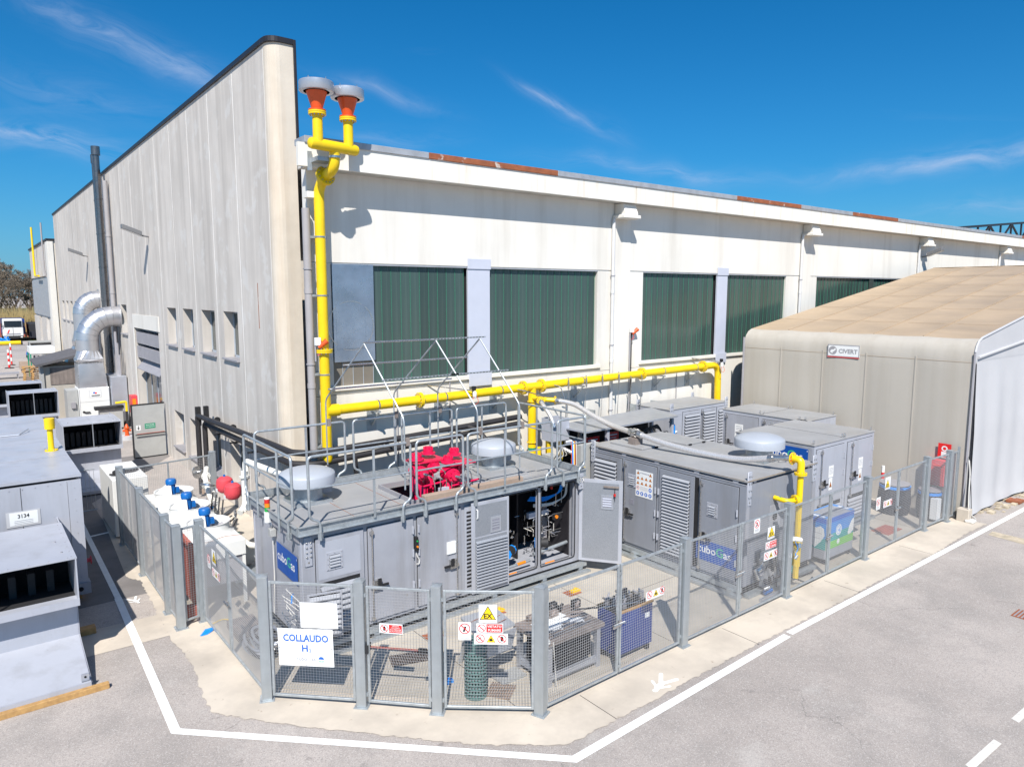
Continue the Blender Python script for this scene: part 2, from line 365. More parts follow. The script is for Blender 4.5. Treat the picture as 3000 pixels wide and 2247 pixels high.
def thing(name, loc, label, cat, group=None):
    o = bpy.data.objects.new(name, None); COL.objects.link(o); o.location = loc; o.empty_display_size = .2
    return tag(o, label, cat, group)
def inst(name, mesh, parent, loc):      # another object on the same mesh, at a world place
    o = bpy.data.objects.new(name, mesh); COL.objects.link(o); o.parent = parent; o.location = Vector(loc) - wloc(parent); return o
def copy_tree(o, parent=None):
    c = o.copy(); COL.objects.link(c); c.parent = parent
    for ch in o.children: copy_tree(ch, c)
    return c
# ------------------------------------------------------------------ ground
def sheet(name, pts, z, mat, th=0.):
    b = B(mat)
    if th: b.prism([Vector((x, y, z-th)) for x, y in pts], (0, 0, th))
    else: b.poly([(x, y, z) for x, y in pts])
    return b.build(name, kind='structure')
sheet('asphalt_ground', [(-900, -300), (900, -300), (900, 1500), (-900, 1500)], 0., 'asphalt')
sheet('grass_verge', [(-300, 128), (40, 128), (40, 420), (-300, 420)], .004, 'grass_far')
sheet('darker_asphalt_lane', [(-9, 17.9), (3.05, 17.9), (3.05, 27), (6.78, 33), (6.78, 34), (-9, 34)], .004, 'asphalt_dark')
apron = [(3.05, 24.6), (2.78, 19.3), (3.02, 18.8), (2.96, 16.7), (2.9, 15.2), (2.98, 14.6), (2.99, 13.6), (2.86, 12.5), (2.86, 11.9), (3.2, 11.45), (3.96, 10.55), (5.15, 9.25), (5.95, 8.42), (6.95, 7.66), (7.3, 7.6),
         (8.7, 7.6), (11.9, 7.66), (15, 7.63), (17.7, 7.66), (20.6, 7.62), (23.1, 7.74), (24.35, 7.7), (24.35, 17.5), (6.85, 17.5), (6.78, 24.6)]
# concrete strip round the fence: edge a little uneven
ap = []
for i in range(len(apron)):
    a, b_ = apron[i], apron[(i+1) % len(apron)]; n_ = max(1, int(hypot(b_[0]-a[0], b_[1]-a[1])/.07)) if i < 22 and b_[1] < 20 and a[1] < 20 else 1
    for k in range(n_):
        t = k/n_; j = .028 if n_ > 1 else 0
        ap.append((a[0]+(b_[0]-a[0])*t+random.uniform(-j, j), a[1]+(b_[1]-a[1])*t+random.uniform(-j, j)))
sheet('concrete_apron', ap, .012, 'concrete_apron')
sheet('concrete_crossing', [(-9, 15.55), (2.92, 15.3), (2.95, 16.5), (-9, 16.9)], .008, 'concrete_apron')
yard = [(3.75, 12.2), (5.2, 10.75), (7.35, 8.75), (24.2, 8.75), (24.2, 17.4), (6.9, 17.4), (6.7, 21.8), (3.4, 21.8), (3.4, 15.9), (3.85, 15.4)]
sheet('concrete_yard', yard, .017, 'concrete_yard')
b = B('dark_gap')
for x in (7.0, 10.9, 14.7, 18.5, 22.2): b.box(x-.006, x+.006, 8.8, 12.4, .0175, .0185)
b.box(7.2, 24.1, 10.9, 10.912, .0175, .0185)
for x in (8.1, 12.2, 16.3, 20.3): b.box(x-.006, x+.006, 7.62, 8.5, .0125, .0135)
b.build('slab_joints', kind='structure')

def stripe(b, a, c, w, z):
    a = Vector((*a, 0)); c = Vector((*c, 0)); d = (c-a).normalized(); n = Vector((-d.y, d.x, 0))*w/2; up = Vector((0, 0, z))
    b.poly([a-n+up, c-n+up, c+n+up, a+n+up])
b = B('road_paint')
b.poly([(6.83, 7.21, .008), (13.0, 7.41, .008), (13.0, 7.57, .008), (6.88, 7.37, .008)])
b.poly([(2.17, 11.72, .008), (6.83, 7.21, .008), (6.88, 7.37, .008), (2.32, 11.78, .008)])
b.build('white_edge_line', kind='structure')
b = B('road_paint')
b.poly([(13.12, 7.44, .008), (60, 7.50, .008), (60, 7.66, .008), (13.12, 7.59, .008)])
b.build('white_edge_line', kind='structure')
b = B('road_paint')
b.poly([(2.17, 11.72, .013), (2.32, 11.78, .013), (2.48, 18.0, .013), (2.33, 18.0, .013)])
stripe(b, (2.41, 18.0), (2.5, 27), .13, .013); stripe(b, (2.5, 23.2), (3.0, 23.3), .12, .014)
b.build('white_bay_line', kind='structure')
b = B('road_paint_worn')
for x0 in (9.6, 11.35, 13.25, 15.1, 17): b.poly([(x0, 3.49, .008), (x0+1.05, 3.46, .008), (x0+1.08, 3.58, .008), (x0+.04, 3.61, .008)])
b.build('dashed_line', kind='structure')
sheet('repair_strip', [(23.3, 7.3), (23.75, 7.35), (23.7, 5.8), (23.1, 5.7)], .006, 'rubble')

# painted walking figures (head blob, two arms, two legs)
def walker(name, cx, cy, ang, s, z):
    b = B('road_paint'); ca, sa = cos(ang), sin(ang)
    def T(p): return (cx+(p[0]*ca-p[1]*sa)*s, cy+(p[0]*sa+p[1]*ca)*s)
    b.add([(*T((.10*cos(t*pi/6)-.46, .08*sin(t*pi/6))), z) for t in range(12)], [tuple(range(12))])
    zz = z
    for a, c, w in (((-.36, .02), (.05, .04), .17), ((-.02, .02), (.46, -.20), .12), ((0, .08), (.42, .30), .12), ((-.28, .06), (-.10, .30), .09), ((-.30, -.02), (-.02, -.22), .09)):
        zz += .0006; A = Vector((*T(a), 0)); Cc = Vector((*T(c), 0)); stripe(b, A[:2], Cc[:2], w*s, zz)
        b.add([(*T((c[0]+w*.5*cos(t*pi/5), c[1]+w*.5*sin(t*pi/5))), zz+.0003) for t in range(10)], [tuple(range(10))])
    return b.build(name, kind='structure')
walker('painted_walking_figure', 9.55, 7.85, radians(12), .62, .014)
walker('painted_walking_figure', 2.70, 17.62, radians(100), .42, .016)

# small litter on the ground
t = thing('storm_drain', (18.0, 4.75, 0), 'dark iron storm drain in the roadway at the right edge', 'drain')
b = B('rust_flashing').box(17.72, 18.22, 4.5, 5.0, .004, .012); b.build('grate', t)
b = B('sill_metal')
for k in range(7): b.box(17.74, 18.2, 4.51+k*.07, 4.54+k*.07, .012, .02)
b.build('bars', t)
b = B('bright_blue')
for k in range(5): b.box(3.42+k*.03, 3.56+k*.03, 14.85+.02*k, 14.89+.03*k, .02, .03+.01*k)
tag(b.build('blue_rag'), 'crumpled bright blue rag lying by the narrow fence gate', 'rag')
for (x, y, z_, l_) in ((6.35, 10.25, 0, 'small blue rag lying inside the narrow wicket gate'),):
    b = B('bright_blue')
    for k in range(4): b.box(x+k*.03, x+.1+k*.04, y-.02*k, y+.06, .02, .04+.012*k)
    tag(b.build('blue_cloth'), l_, 'rag')

# ------------------------------------------------------------------ the factory hall
hall = thing('factory_building', (6.8, 19, 0), 'long pale concrete factory hall with green glazed bays and tall side wall', 'building')
GX = 6.8; GT = 13.45
jn = [19.42] + [22.1+2.65*k for k in range(19)]; jn[-1] = 71.2; jn = [y for y in jn if y <= 71.2]
def gable_panel(y0, y1, holes):
    """holes: (ya, yb, za, zb) wholly or partly inside this panel"""
    b = B('gable_concrete'); x0, x1 = GX, GX+.42; a, c = y0+.026, y1-.026
    hs_ = [(max(h[0], a), min(h[1], c), h[2], h[3]) for h in holes if h[1] > a and h[0] < c]
    if not hs_: b.box(x0, x1, a, c, 0, GT)
    else:
        za = 0
        for h in sorted(hs_, key=lambda q: q[2]):
            if h[2] > za: b.box(x0, x1, a, c, za, h[2])
            if h[0] > a+.001: b.box(x0, x1, a, h[0], h[2], h[3])
            if h[1] < c-.001: b.box(x0, x1, h[1], c, h[2], h[3])
            za = h[3]
        b.box(x0, x1, a, c, za, GT)
    return b.build('wall_panel', hall)
holes = [(22.6, 24.1, 4.93, 6.43), (25.1, 26.75, 4.93, 6.43), (27.9, 29.4, 4.93, 6.43), (30.5, 32.0, 4.93, 6.43), (41.0, 42.5, 4.93, 6.43),
         (22.75, 24.1, .7, 2.2), (25.15, 26.75, .7, 2.2), (27.75, 29.3, .7, 2.2), (30.2, 31.8, .7, 2.2)]
holes += [(62.6, 64.0, 4.93, 6.43), (65.2, 66.6, 4.93, 6.43), (67.8, 69.2, 4.93, 6.43), (60.0, 61.4, 4.93, 6.43)]
DOOR = (33.9, 39.2, 0, 5.35)
prev = 19.42
for k in range(1, len(jn)): gable_panel(jn[k-1], jn[k], holes+[DOOR])
b = B('sealant')
for y in jn[1:-1]: b.box(GX+.004, GX+.2, y-.0255, y+.0255, 0, GT)
b.box(GX+.004, GX+.2, 19.385, 19.437, 0, GT)
# joints must not hang across the doorway
b2 = B('sealant')
for y in jn[1:-1]:
    if DOOR[0] < y < DOOR[1]: b2.box(GX+.004, GX+.2, y-.0255, y+.0255, 5.35, GT)
    else: b2.box(GX+.004, GX+.2, y-.0255, y+.0255, 0, GT)
b2.box(GX+.004, GX+.2, 19.385, 19.437, 0, GT)
b2.build('joint_sealant', hall)
for (ya, yb, za, zb) in holes:
    w = B('window_frame'); x = GX+.30
    for q in ((ya, ya+.06, za, zb), (yb-.06, yb, za, zb), (ya, yb, za, za+.07), (ya, yb, zb-.07, zb), (ya+.62, ya+.68, za, zb)):
        w.box(x, x+.07 + (.002 if q[1]-q[0] > .1 else 0), q[0], q[1], q[2], q[3])
    wo = w.build('window', hall)
    B('window_pane').box(x+.025, x+.045, ya+.03, yb-.03, za+.03, zb-.03).build('pane', wo)
    B('sill_metal').box(GX-.10, GX+.30, ya-.05, yb+.05, za-.055, za+.004).build('sill', wo, bev=.006)
# vertical rust streak under an old fixing
B('rust_flashing').box(GX-.003, GX+.003, 20.59, 20.635, 6.0, 7.3).build('rust_run', hall)
# rounded end of the side wall
prof = [Vector((6.8, 19.4, 0)), Vector((6.8, 19.34, 0))] + [Vector((7.12-.32*cos(t), 19.32-.32*sin(t), 0)) for t in [radians(a) for a in (10, 25, 40, 55, 70, 85)]] + [Vector((7.46, 19.0, 0)), Vector((7.46, 19.4, 0))]
B('corner_concrete').prism(prof, (0, 0, GT)).build('corner_pier', hall)
fl = B('dark_flashing')
fl.box(6.74, 7.30, 19.4, 71.25, GT, GT+.14)
fl.prism([Vector((p.x-.05 if p.x < 7.1 else p.x, p.y-.05, GT)) for p in prof[1:-1]]+[Vector((7.5, 19.4, GT)), Vector((6.74, 19.4, GT))], (0, 0, .142))
fl.box(7.462, 7.53, 18.95, 19.45, 10.9, GT+.138)
fl.build('parapet_flashing', hall, bev=.01)
# sectional door in the side wall
d = B('facade_white'); d.box(GX-.03, GX+.012, DOOR[0]-.25, DOOR[1]+.25, 5.35, 6.0); d.box(GX-.03, GX+.012, DOOR[1], DOOR[1]+.25, 0, 5.35); d.build('door_surround', hall)
dd = B('window_frame'); x = GX+.36
for y in (33.92, 35.2, 36.5, 37.8, 39.1): dd.box(x, x+.06, y, y+.08, 0, 5.3)
dd.box(x, x+.062, 33.92, 39.18, 3.3, 3.42); dd.box(x, x+.062, 33.92, 39.18, 5.2, 5.33)
dw = dd.build('industrial_door', hall)
B('glass_dark').box(x+.02, x+.03, 33.95, 39.15, .05, 5.2).build('pane', dw)
for k in range(2):
    s_ = B('sill_metal').box(GX+.05, GX+.33, 33.95, 39.15, 3.9+k*.7, 4.45+k*.7); s_.build('shutter_panel', dw)
s_ = B('sill_metal'); s_.hexa([(6.75, 34, 3.35), (6.75, 38.9, 3.35), (7.1, 38.9, 3.75), (7.1, 34, 3.75), (6.75, 34, 3.38), (6.75, 38.9, 3.38), (7.1, 38.9, 3.79), (7.1, 34, 3.79)]); s_.build('shutter_panel', dw)
# leaf of the emergency door standing open across the path
lf = thing('open_door_leaf', (6.7, 33.4, 0), 'weathered grey door leaf swung open beside the factory doorway with green notice', 'door')
fr = Fr((5.42, 33.25, .02), (1, .06, 0), (.06, -1, 0))
B('panel_grey2').fbox(fr, .03, 1.30, .03, 2.28, -.05, 0).build('leaf', lf)
q = B('rubber'); q.fbox(fr, 0, .05, 0, 2.32, -.07, .012); q.fbox(fr, .05, 1.33, 2.27, 2.32, -.07, .01); q.fbox(fr, .05, 1.33, 0, .04, -.07, .01); q.build('edge_seal', lf)
q = B('rubber'); q.cyl(fr.p(.1, 1.02, .09), fr.p(1.3, 1.02, .09), .022); q.use('brick_red'); q.cyl(fr.p(.16, 1.06, .10), fr.p(1.25, 1.06, .10), .012); q.build('push_bar', lf)
q = B('safe_green').rect(fr, .5, .92, 1.24, 1.46, .004); q.use('sign_white'); q.text(fr, 'MANTENERE', .71, 1.375, .06, .006, bold=.01); q.text(fr, 'ACCOSTATO', .71, 1.29, .06, .006, bold=.01); q.rect(fr, .16, .34, 1.2, 1.42, .004); q.use('sign_black'); q.shape(fr, [(.20, 1.3), (.25, 1.22), (.30, 1.3)], .006); q.rect(fr, .235, .265, 1.3, 1.39, .006); q.build('notice', lf)

# ---- facade
YF = 17.6; bays = [(7.7, 17.35), (19.65, 28.95), (31.5, 41.0), (43.4, 52.9), (55.3, 64.8), (67.2, 76.7), (79.1, 88.6)]
pil = [6.95, 18.52, 30.5, 42.3, 54.1, 66.0, 77.9, 89.8]
for i, (xa, xb) in enumerate(bays):
    L0, L1 = (7.12 if i == 0 else pil[i]+.43), pil[i+1]-.43
    B('facade_white').box(L0, L1, YF-.02, YF+.28, 7.80, 10.3).build('upper_wall_panel', hall)
    B('facade_white').box(L0, L1, YF, YF+.28, 0, 4.32).build('lower_wall_panel', hall)
    w = B('facade_white'); w.box(L0, xa, YF, YF+.28, 4.335, 7.785); w.box(xb, L1, YF, YF+.28, 4.335, 7.785); w.box(xa, xb, YF+.003, YF+.28, 4.335, 4.55); w.build('window_surround', hall)
    sx = (xa+xb)/2
    for (p, q) in ((xa-.15, sx-.006), (sx+.006, xb+.15)): B('facade_white').box(p, q, YF-.07, YF+.02, 4.44, 4.56).build('window_sill', hall, bev=.006)
    B('dark_gap').box(xa, xb, YF+.16, YF+.22, 4.55, 7.785).build('bay_backing', hall)
    B('zinc_flashing').box(xa, xb, YF-.01, YF+.03, 7.745, 7.786).build('head_flashing', hall)
for x in pil[1:]:
    B('facade_white').box(x-.41, x+.41, YF-.035, YF+.25, 0, 10.3).build('pilaster', hall)
    c = B('facade_white'); z = 9.6
    c.prism([Vector((x-.42, YF-.04, 10.05)), Vector((x-.42, YF-.42, 10.05)), Vector((x-.42, YF-.56, z+.12)), Vector((x-.42, YF-.56, z)), Vector((x-.42, YF-.04, z))], (.62, 0, 0))
    c.box(x-.52, x+.30, YF-.60, YF-.036, z-.06, z+.06); c.build('corbel', hall, bev=.02)
for i, (xa, xb) in enumerate(zip([6.69]+pil[1:], pil[1:]+[100])):
    fx = B('fascia_white'); fx.box(xa+.01, xb-.01, YF-.62, YF-.50, 10.05, 10.60); fx.use('soffit_concrete'); fx.box(max(xa, 6.9)+.01, xb-.01, YF-.50, YF-.03, 10.06, 10.12); fx.build('fascia_panel', hall)
B('soffit_concrete').box(7.5, 100, YF+.3, 71, 10.3, 10.5).build('roof_slab', hall)
edges = [(6.86, 10.32, 0), (10.33, 14.94, 1), (14.95, 24.2, 0), (24.21, 28.8, 1), (28.81, 33.2, 0), (33.21, 37.8, 1), (37.81, 55.5, 0), (55.51, 61, 1), (61.01, 100, 0)]
for a, c, r in edges: B('rust_flashing' if r else 'zinc_flashing').box(a, c, YF-.66, YF+.0, 10.60, 10.76).build('roof_flashing', hall, bev=.008)
# channel glass strips, each its own piece
gm = B('green_glass'); gm.box(-.148, .14, 0, .03, 0, 1); gm.use('green_glass_edge'); gm.box(.14, .15, -.014, .03, 0, 1)
g0 = gm.build('glass_strip'); g0.parent = hall; g_mesh = g0.data
bm_ = B('bronze_glass'); bm_.box(-.148, .14, 0, .03, 0, 1); bm_.use('window_frame'); bm_.box(.14, .15, -.014, .03, 0, 1); b0 = bm_.build('glass_strip'); b0.parent = hall; b_mesh = b0.data
first = [True, True]
def strip(x, z0, z1, bronze=False):
    i = 1 if bronze else 0
    if first[i]: o = (g0, b0)[i]; first[i] = False
    else: o = inst('glass_strip', b_mesh if bronze else g_mesh, hall, (0, 0, 0))
    o.location = Vector((x, YF+.10, z0)) - wloc(hall); o.scale = (1, 1, z1-z0)
for i, (xa, xb) in enumerate(bays[:5]):
    x = xa+.15
    while x < xb:
        if i == 0 and x < 8.8: strip(x, 4.55, 5.2, True)
        elif not (i == 0 and 11.95 < x < 12.85) and not (i == 1 and 24.0 < x < 24.65): strip(x, 4.55, 7.785)
        x += .3
for (a, c) in ((11.98, 12.78), (24.0, 24.66)):
    q = B('cover_grey'); q.box(a, c, YF-.03, YF+.05, 4.55, 7.78); q.box(a-.02, c+.02, YF-.06, YF-.031, 7.72, 8.02); q.box(a-.02, c+.02, YF-.09, YF-.071, 4.22, 4.62); q.build('cover_panel', hall, bev=.004)
q = B('alu_sheet'); q.box(7.72, 8.9, YF-.03, YF+.04, 5.2, 7.76); q.build('alu_sheet', hall)
q = B('alu_sheet'); q.box(7.80, 8.62, YF-.045, YF-.031, 5.55, 6.72); q.build('patch_plate', hall)
fw = Fr((0, YF-.0335, 0), (1, 0, 0), (0, -1, 0)); q = B('steel'); q.disc(fw, 8.22, 6.15, .66, 0.0, 40, .635); q.build('round_scratch', hall)
for x in (36.6,): B('window_pane').box(x, x+.45, YF+.02, YF+.05, 6.4, 7.74).build('pane', hall)
# downpipes
def downpipe(x, r, mat, z1=9.35, y=None, jog=True):
    y = y or YF-.10
    p = B(mat); p.tube([(x, y, .1), (x, y, z1)], r, 12)
    if jog: p.tube([(x, y, z1), (x, y, z1+.18), (x+.22, y-.1, z1+.34), (x+.22, y-.1, z1+.66)], r, 12, bend=.12)
    for z in (2.2, 4.6, 7.0): p.cyl((x, y, z), (x, y, z+.12), r+.012, n=12)
    p.use('sill_metal')
    for z in (2.9, 5.2, 7.6): p.cyl((x, y, z), (x, y, z+.03), r+.02, n=12); p.box(x-.02, x+.02, y, YF, z, z+.03)
    return p.build('downpipe', hall)
for x in pil[1:6]: downpipe(x-.52, .062, 'pvc_white')
downpipe(7.0, .10, 'pvc_grey', 9.1, YF-.22, False)
p = B('facade_white'); p.box(6.98, 7.2, YF-.40, YF-.1, 9.35, 9.5); p.build('corbel', hall)

def wall_lamp(loc, u, n, label):
    t = thing('wall_lamp', loc, label, 'lamp', 'floodlights on the factory walls'); fr = Fr(loc, u, n)
    B('lamp_grey').cyl(fr.p(0, 0, 0), fr.p(0, .05, .33), .035).build('bracket', t)
    q = B('lamp_grey'); c = [fr.p(-.2, .02, .30), fr.p(.2, .02, .30), fr.p(.17, .30, 1.05), fr.p(-.17, .30, 1.05)]
    q.hexa(c+[p+Vector((0, 0, .20)) for p in c]); q.build('lamp_housing', t, bev=.02)
    q = B('sign_white'); q.poly([p+Vector((0, 0, -.004)) for p in reversed(c)]); q.build('lamp_glass', t)
    return t
wall_lamp((6.8, 34.6, 9.45), (0, -1, 0), (-1, 0, 0), 'grey floodlight on the side wall above the big doorway')
wall_lamp((6.8, 53.0, 9.35), (0, -1, 0), (-1, 0, 0), 'grey floodlight farther along the side wall beyond the flues')
wall_lamp((42.3, YF-.04, 9.0), (1, 0, 0), (0, -1, 0), 'grey floodlight under the eave above the beige tent roof')

def siren(loc, label, pole_z0):
    t = thing('gas_alarm_siren', loc, label, 'siren', 'red and white alarms on the facade'); x, y, z = loc
    B('sill_metal').cyl((x-.05, y, pole_z0), (x-.05, y, z), .022, n=8).build('conduit', t)
    B('sign_white').box(x-.07, x+.07, y-.10, y+.02, z, z+.2).build('siren_box', t, bev=.01)
    B('orange').cyl((x+.02, y-.05, z-.05), (x+.22, y-.12, z+.12), .05, .075, 12).build('horn', t)
    c = B('vessel_red'); c.tube([(x+.05, y-.06, z), (x+.07, y-.08, z-.2), (x-.02, y-.05, z-.25)], .01, 5, .05); c.build('cable', t)
siren((19.0, YF-.07, 5.62), 'small red and white alarm horn on the facade pilaster between the glazed bays', 2.6)
siren((7.08, YF-.45, 5.7), 'small red alarm horn by the grey downpipe at the hall corner', 5.3)
# ------------------------------------------------------------------ second building, far left
h2 = thing('workshop_building', (6.5, 74, 0), 'smaller grey concrete workshop beyond the far end of the hall', 'building')
B('corner_concrete').box(6.5, 30, 74, 74.4, 0, 11.6).build('front_wall', h2)
B('facade_white').box(6.45, 6.9, 73.9, 75.6, 0, 11.5).build('corner_pier', h2)
for k in range(7):
    y0 = 75.65+k*2.5
    q = B('gable_concrete'); q.box(6.5, 6.9, y0, y0+2.47, 8.6, 11.55); q.build('wall_panel', h2)
q = B('gable_concrete'); q.box(6.5, 6.9, 75.65, 93.2, 0, .2); q.box(6.5, 6.9, 75.65, 77.5, .2, 4.7); q.box(6.5, 6.9, 80.5, 84.8, .2, 4.7); q.box(6.5, 6.9, 87.6, 93.2, .2, 4.7); q.build('lower_wall', h2)
q = B('dark_flashing'); q.box(6.4, 30, 73.85, 93.3, 11.56, 11.72); q.build('parapet_flashing', h2)
q = B('zinc_flashing')
for k in range(22): q.box(6.52, 6.62, 75.7+k*.8, 76.35+k*.8, 4.9, 8.35)
q.box(6.60, 6.75, 75.65, 93.2, 4.75, 8.55); q.build('cladding', h2)
for (a, c) in ((77.6, 80.4), (84.9, 87.5)):
    w = B('cover_grey'); w.box(6.75, 6.8, a, a+.3, 0, 4.5); w.box(6.75, 6.8, c-.3, c, 0, 4.5); w.box(6.75, 6.8, (a+c)/2-.1, (a+c)/2+.1, 0, 4.5); wo = w.build('industrial_door', h2); B('glass_dark').box(6.81, 6.83, a, c, 0, 4.6).build('pane', wo)
def wallpipe(pts, r, mat, label, cat='pipe', name='vent_pipe'):
    t = B(mat); t.tube(pts, r, 10, .25); return tag(t.build(name), label, cat)
wallpipe([(6.2, 84.5, 13.4), (6.2, 84.5, 8.7), (6.2, 80.5, 8.65)], .09, 'yellow', 'tall thin yellow vent pipe on the far workshop wall')
wallpipe([(6.3, 76.0, 13.2), (6.3, 76.0, 9.0), (6.5, 76.0, 8.4)], .07, 'pvc_grey', 'thin grey vent pipe at the corner of the far workshop')
# far things in the yard
t = thing('kiosk_shed', (4.3, 48, 0), 'small beige cabin with sloping dark roof beside the steel ducts', 'shed')
B('tent_wall').box(3.45, 5.6, 46.8, 50, 0, 2.98).build('wall', t)
q = B('roof_dark'); q.hexa([(3.1, 46.4, 3.0), (5.7, 46.4, 3.6), (5.9, 50.4, 3.75), (3.1, 50.4, 3.05), (3.1, 46.4, 3.12), (5.7, 46.4, 3.74), (5.9, 50.4, 3.9), (3.1, 50.4, 3.18)]); q.build('roof', t)
w = B('timber_grey').box(3.75, 5.5, 46.77, 46.81, 1.95, 2.9).build('window', t); B('panel_grey2').box(3.30, 3.46, 46.7, 46.85, 0, 3.0).build('frame_post', t)
t = thing('equipment_kiosk', (5.2, 71.5, 0), 'white open-fronted machine booth with green frame near the worker', 'booth')
q = B('white_metal'); q.box(4.35, 6.1, 70, 73, 2.1, 2.6); q.box(5.4, 6.1, 70.2, 72.8, 0, 2.1); q.build('booth_body', t); q = B('safe_green'); q.box(4.35, 4.43, 70, 70.1, 0, 2.1); q.box(4.35, 4.43, 72.9, 73, 0, 2.1); q.build('frame', t)
q = B('panel_grey2').box(4.8, 5.4, 70.4, 72.4, .0, 1.0).build('cabinet', t)
t = thing('gas_bottle_rack', (5.6, 84, 0), 'pale crate-like rack holding three dark cylinders by the far workshop', 'rack')
q = B('panel_grey2'); q.box(4.9, 6.9, 79.5, 80.2, 1.4, 2.5); q.box(4.9, 5.0, 78.6, 80.2, 0, 2.5); q.box(4.9, 6.9, 78.5, 80.2, 2.5, 2.6); q.build('housing', t)
for k in range(3): B('sill_metal').cyl((5.4+k*.55, 79.2, 0), (5.4+k*.55, 79.2, 1.3), .24).build('cylinder', t)
# truck
tk = thing('parked_truck', (6.6, 130, 0), 'white cab-over truck with blue sides parked facing the yard at far left', 'truck')
q = B('white_metal'); q.box(4.9, 7.4, 128, 130, .75, 2.0); q.box(4.95, 7.35, 128.05, 130, 2.0, 3.3); q.build('cab', tk, bev=.08)
B('glass_dark').box(5.1, 7.2, 127.98, 128.04, 2.1, 3.0).build('windscreen', tk)
B('rubber').box(5.0, 7.3, 127.9, 128.02, .45, .8).build('bumper', tk)
B('sill_metal').box(5.3, 7.0, 127.97, 127.99, 1.0, 1.18).build('grille', tk)
for x in (5.05, 7.0): B('sign_white').box(x, x+.25, 127.88, 127.9, .55, .72).build('headlight', tk)
for x in (4.7, 7.45): B('rubber').box(x, x+.15, 127.8, 127.9, 2.1, 2.7).build('mirror', tk)
B('dark_gap').box(6.12, 6.15, 127.97, 127.99, .8, 2.0).build('panel_gap', tk)
q = B('sign_red'); q.hexa([(5.4, 127.97, 1.2), (5.55, 127.97, 1.2), (5.75, 127.97, 1.7), (5.6, 127.97, 1.7), (5.4, 127.99, 1.2), (5.55, 127.99, 1.2), (5.75, 127.99, 1.7), (5.6, 127.99, 1.7)]); q.build('red_stripe', tk)
B('cab_blue').box(5.0, 7.75, 130.2, 137, .9, 3.2).build('cargo_box', tk)
for x in (5.1, 7.2):
    for y in (129, 134.5):
        w = B('rubber').cyl((x-.15, y, .5), (x+.15, y, .5), .5, n=16).build('wheel', tk); B('steel').cyl((x-.16, y, .5), (x+.16, y, .5), .25, n=12).build('rim', w)
t = thing('yellow_float_boom', (4.4, 118, 0), 'long yellow boom lying in front of the white truck', 'boom')
B('yellow').cyl((1.5, 118, .35), (6.4, 118, .35), .28).build('boom', t); B('rubber').cyl((6.4, 118, .35), (6.6, 118, .35), .29).build('end_cap', t)
t = B('bright_blue')
for k in range(14): t.tube([(3.6+random.uniform(-.3, 1.6), 121+random.uniform(-1, 1), .1), (3.6+random.uniform(-.3, 2), 121, .5+random.random()*.6), (4.2+random.uniform(-.3, 2), 121+random.uniform(-1, 1), .2)], .07, 5)
tag(t.build('rope_heap'), 'tangled blue plastic heap behind the yellow boom', 'heap')
t = thing('dark_van', (12, 131, 0), 'dark vehicle half hidden behind the workshop corner right of the truck', 'vehicle')
B('rubber').box(8.2, 12.2, 129, 135, .4, 2.6).build('body', t, bev=.15); B('trousers').box(8.2, 12.2, 128.9, 129.02, .4, 1.4).build('front', t)
for x in (8.5, 11.9): B('rubber').cyl((x-.12, 130, .4), (x+.12, 130, .4), .4).build('wheel', t)
t = B('plank').box(9.5, 14.5, 124, 126, 0, 1.9); tag(t.build('loading_skip', bev=.05), 'low brown skip standing between the truck and the far workshop', 'skip')
# pallets
pal = thing('wooden_pallet', (4.2, 61, 0), 'bottom pallet of the wooden stack by the beige cabin', 'pallet', 'stacked wooden pallets')
def pallet_parts(t):
    for k in range(5): B('timber').box(3.4, 4.6, 60.02+k*.17, 60.14+k*.17, .12, .145).build('deck_board', t)
    for k in range(3): B('timber').box(3.4+k*.52, 3.56+k*.52, 60, 60.84, .0, .118).build('block_row', t)
pallet_parts(pal)
pl = ['bottom pallet', 'second pallet from the bottom', 'third pallet', 'fourth pallet', 'fifth pallet', 'sixth pallet', 'second pallet from the top', 'topmost pallet']
for s_, (dx_, dn, n_) in enumerate(((0, 'left', 8), (1.3, 'right', 4))):
    for k in range(n_):
        o = pal if (s_ == 0 and k == 0) else copy_tree(pal)
        o.location = (4.45+dx_+random.uniform(-.04, .04), 68.5+random.uniform(-.05, .05), k*.16); o['label'] = (pl[k] if n_ == 8 else ('bottom pallet', 'second pallet', 'third pallet', 'top pallet')[k])+' of the '+('tall ' if n_ == 8 else 'low ')+dn+' wooden stack by the beige cabin'
for k, (x, y, l_) in enumerate(((2.6, 71.5, 'low grey steel trolley left of the pallet stacks'), (4.5, 76, 'brown crate pile in front of the worker'))):
    q = B('sill_metal' if k == 0 else 'plank'); q.box(x-.6, x+1.0, y, y+.9, .35, .5+.5*k)
    for a in (x-.5, x+.85):
        for c in (y+.1, y+.8): q.box(a, a+.08, c-.04, c+.04, 0, .35)
    tag(q.build('cart' if k == 0 else 'crate_pile'), l_, 'cart' if k == 0 else 'crates')
def stripe_post(x, y, h, r, label, base=True, mat2='sign_red'):
    t = thing('marker_post', (x, y, 0), label, 'post', 'red and white marker posts')
    n_ = 6
    for k in range(n_):
        b = B('sign_white' if k % 2 else mat2); b.cyl((x, y, .06+h*k/n_), (x, y, .06+h*(k+1)/n_), r, n=10, caps=k in (0, n_-1)); b.build('band', t)
    if base: B('rubber').cyl((x, y, 0), (x, y, .07), r*4.5, r*4).build('base', t)
stripe_post(3.39, 81.9, 1.7, .09, 'red and white post standing left of the wooden pallets'); stripe_post(3.75, 85.3, 2.1, .07, 'red and white post just left of the worker')

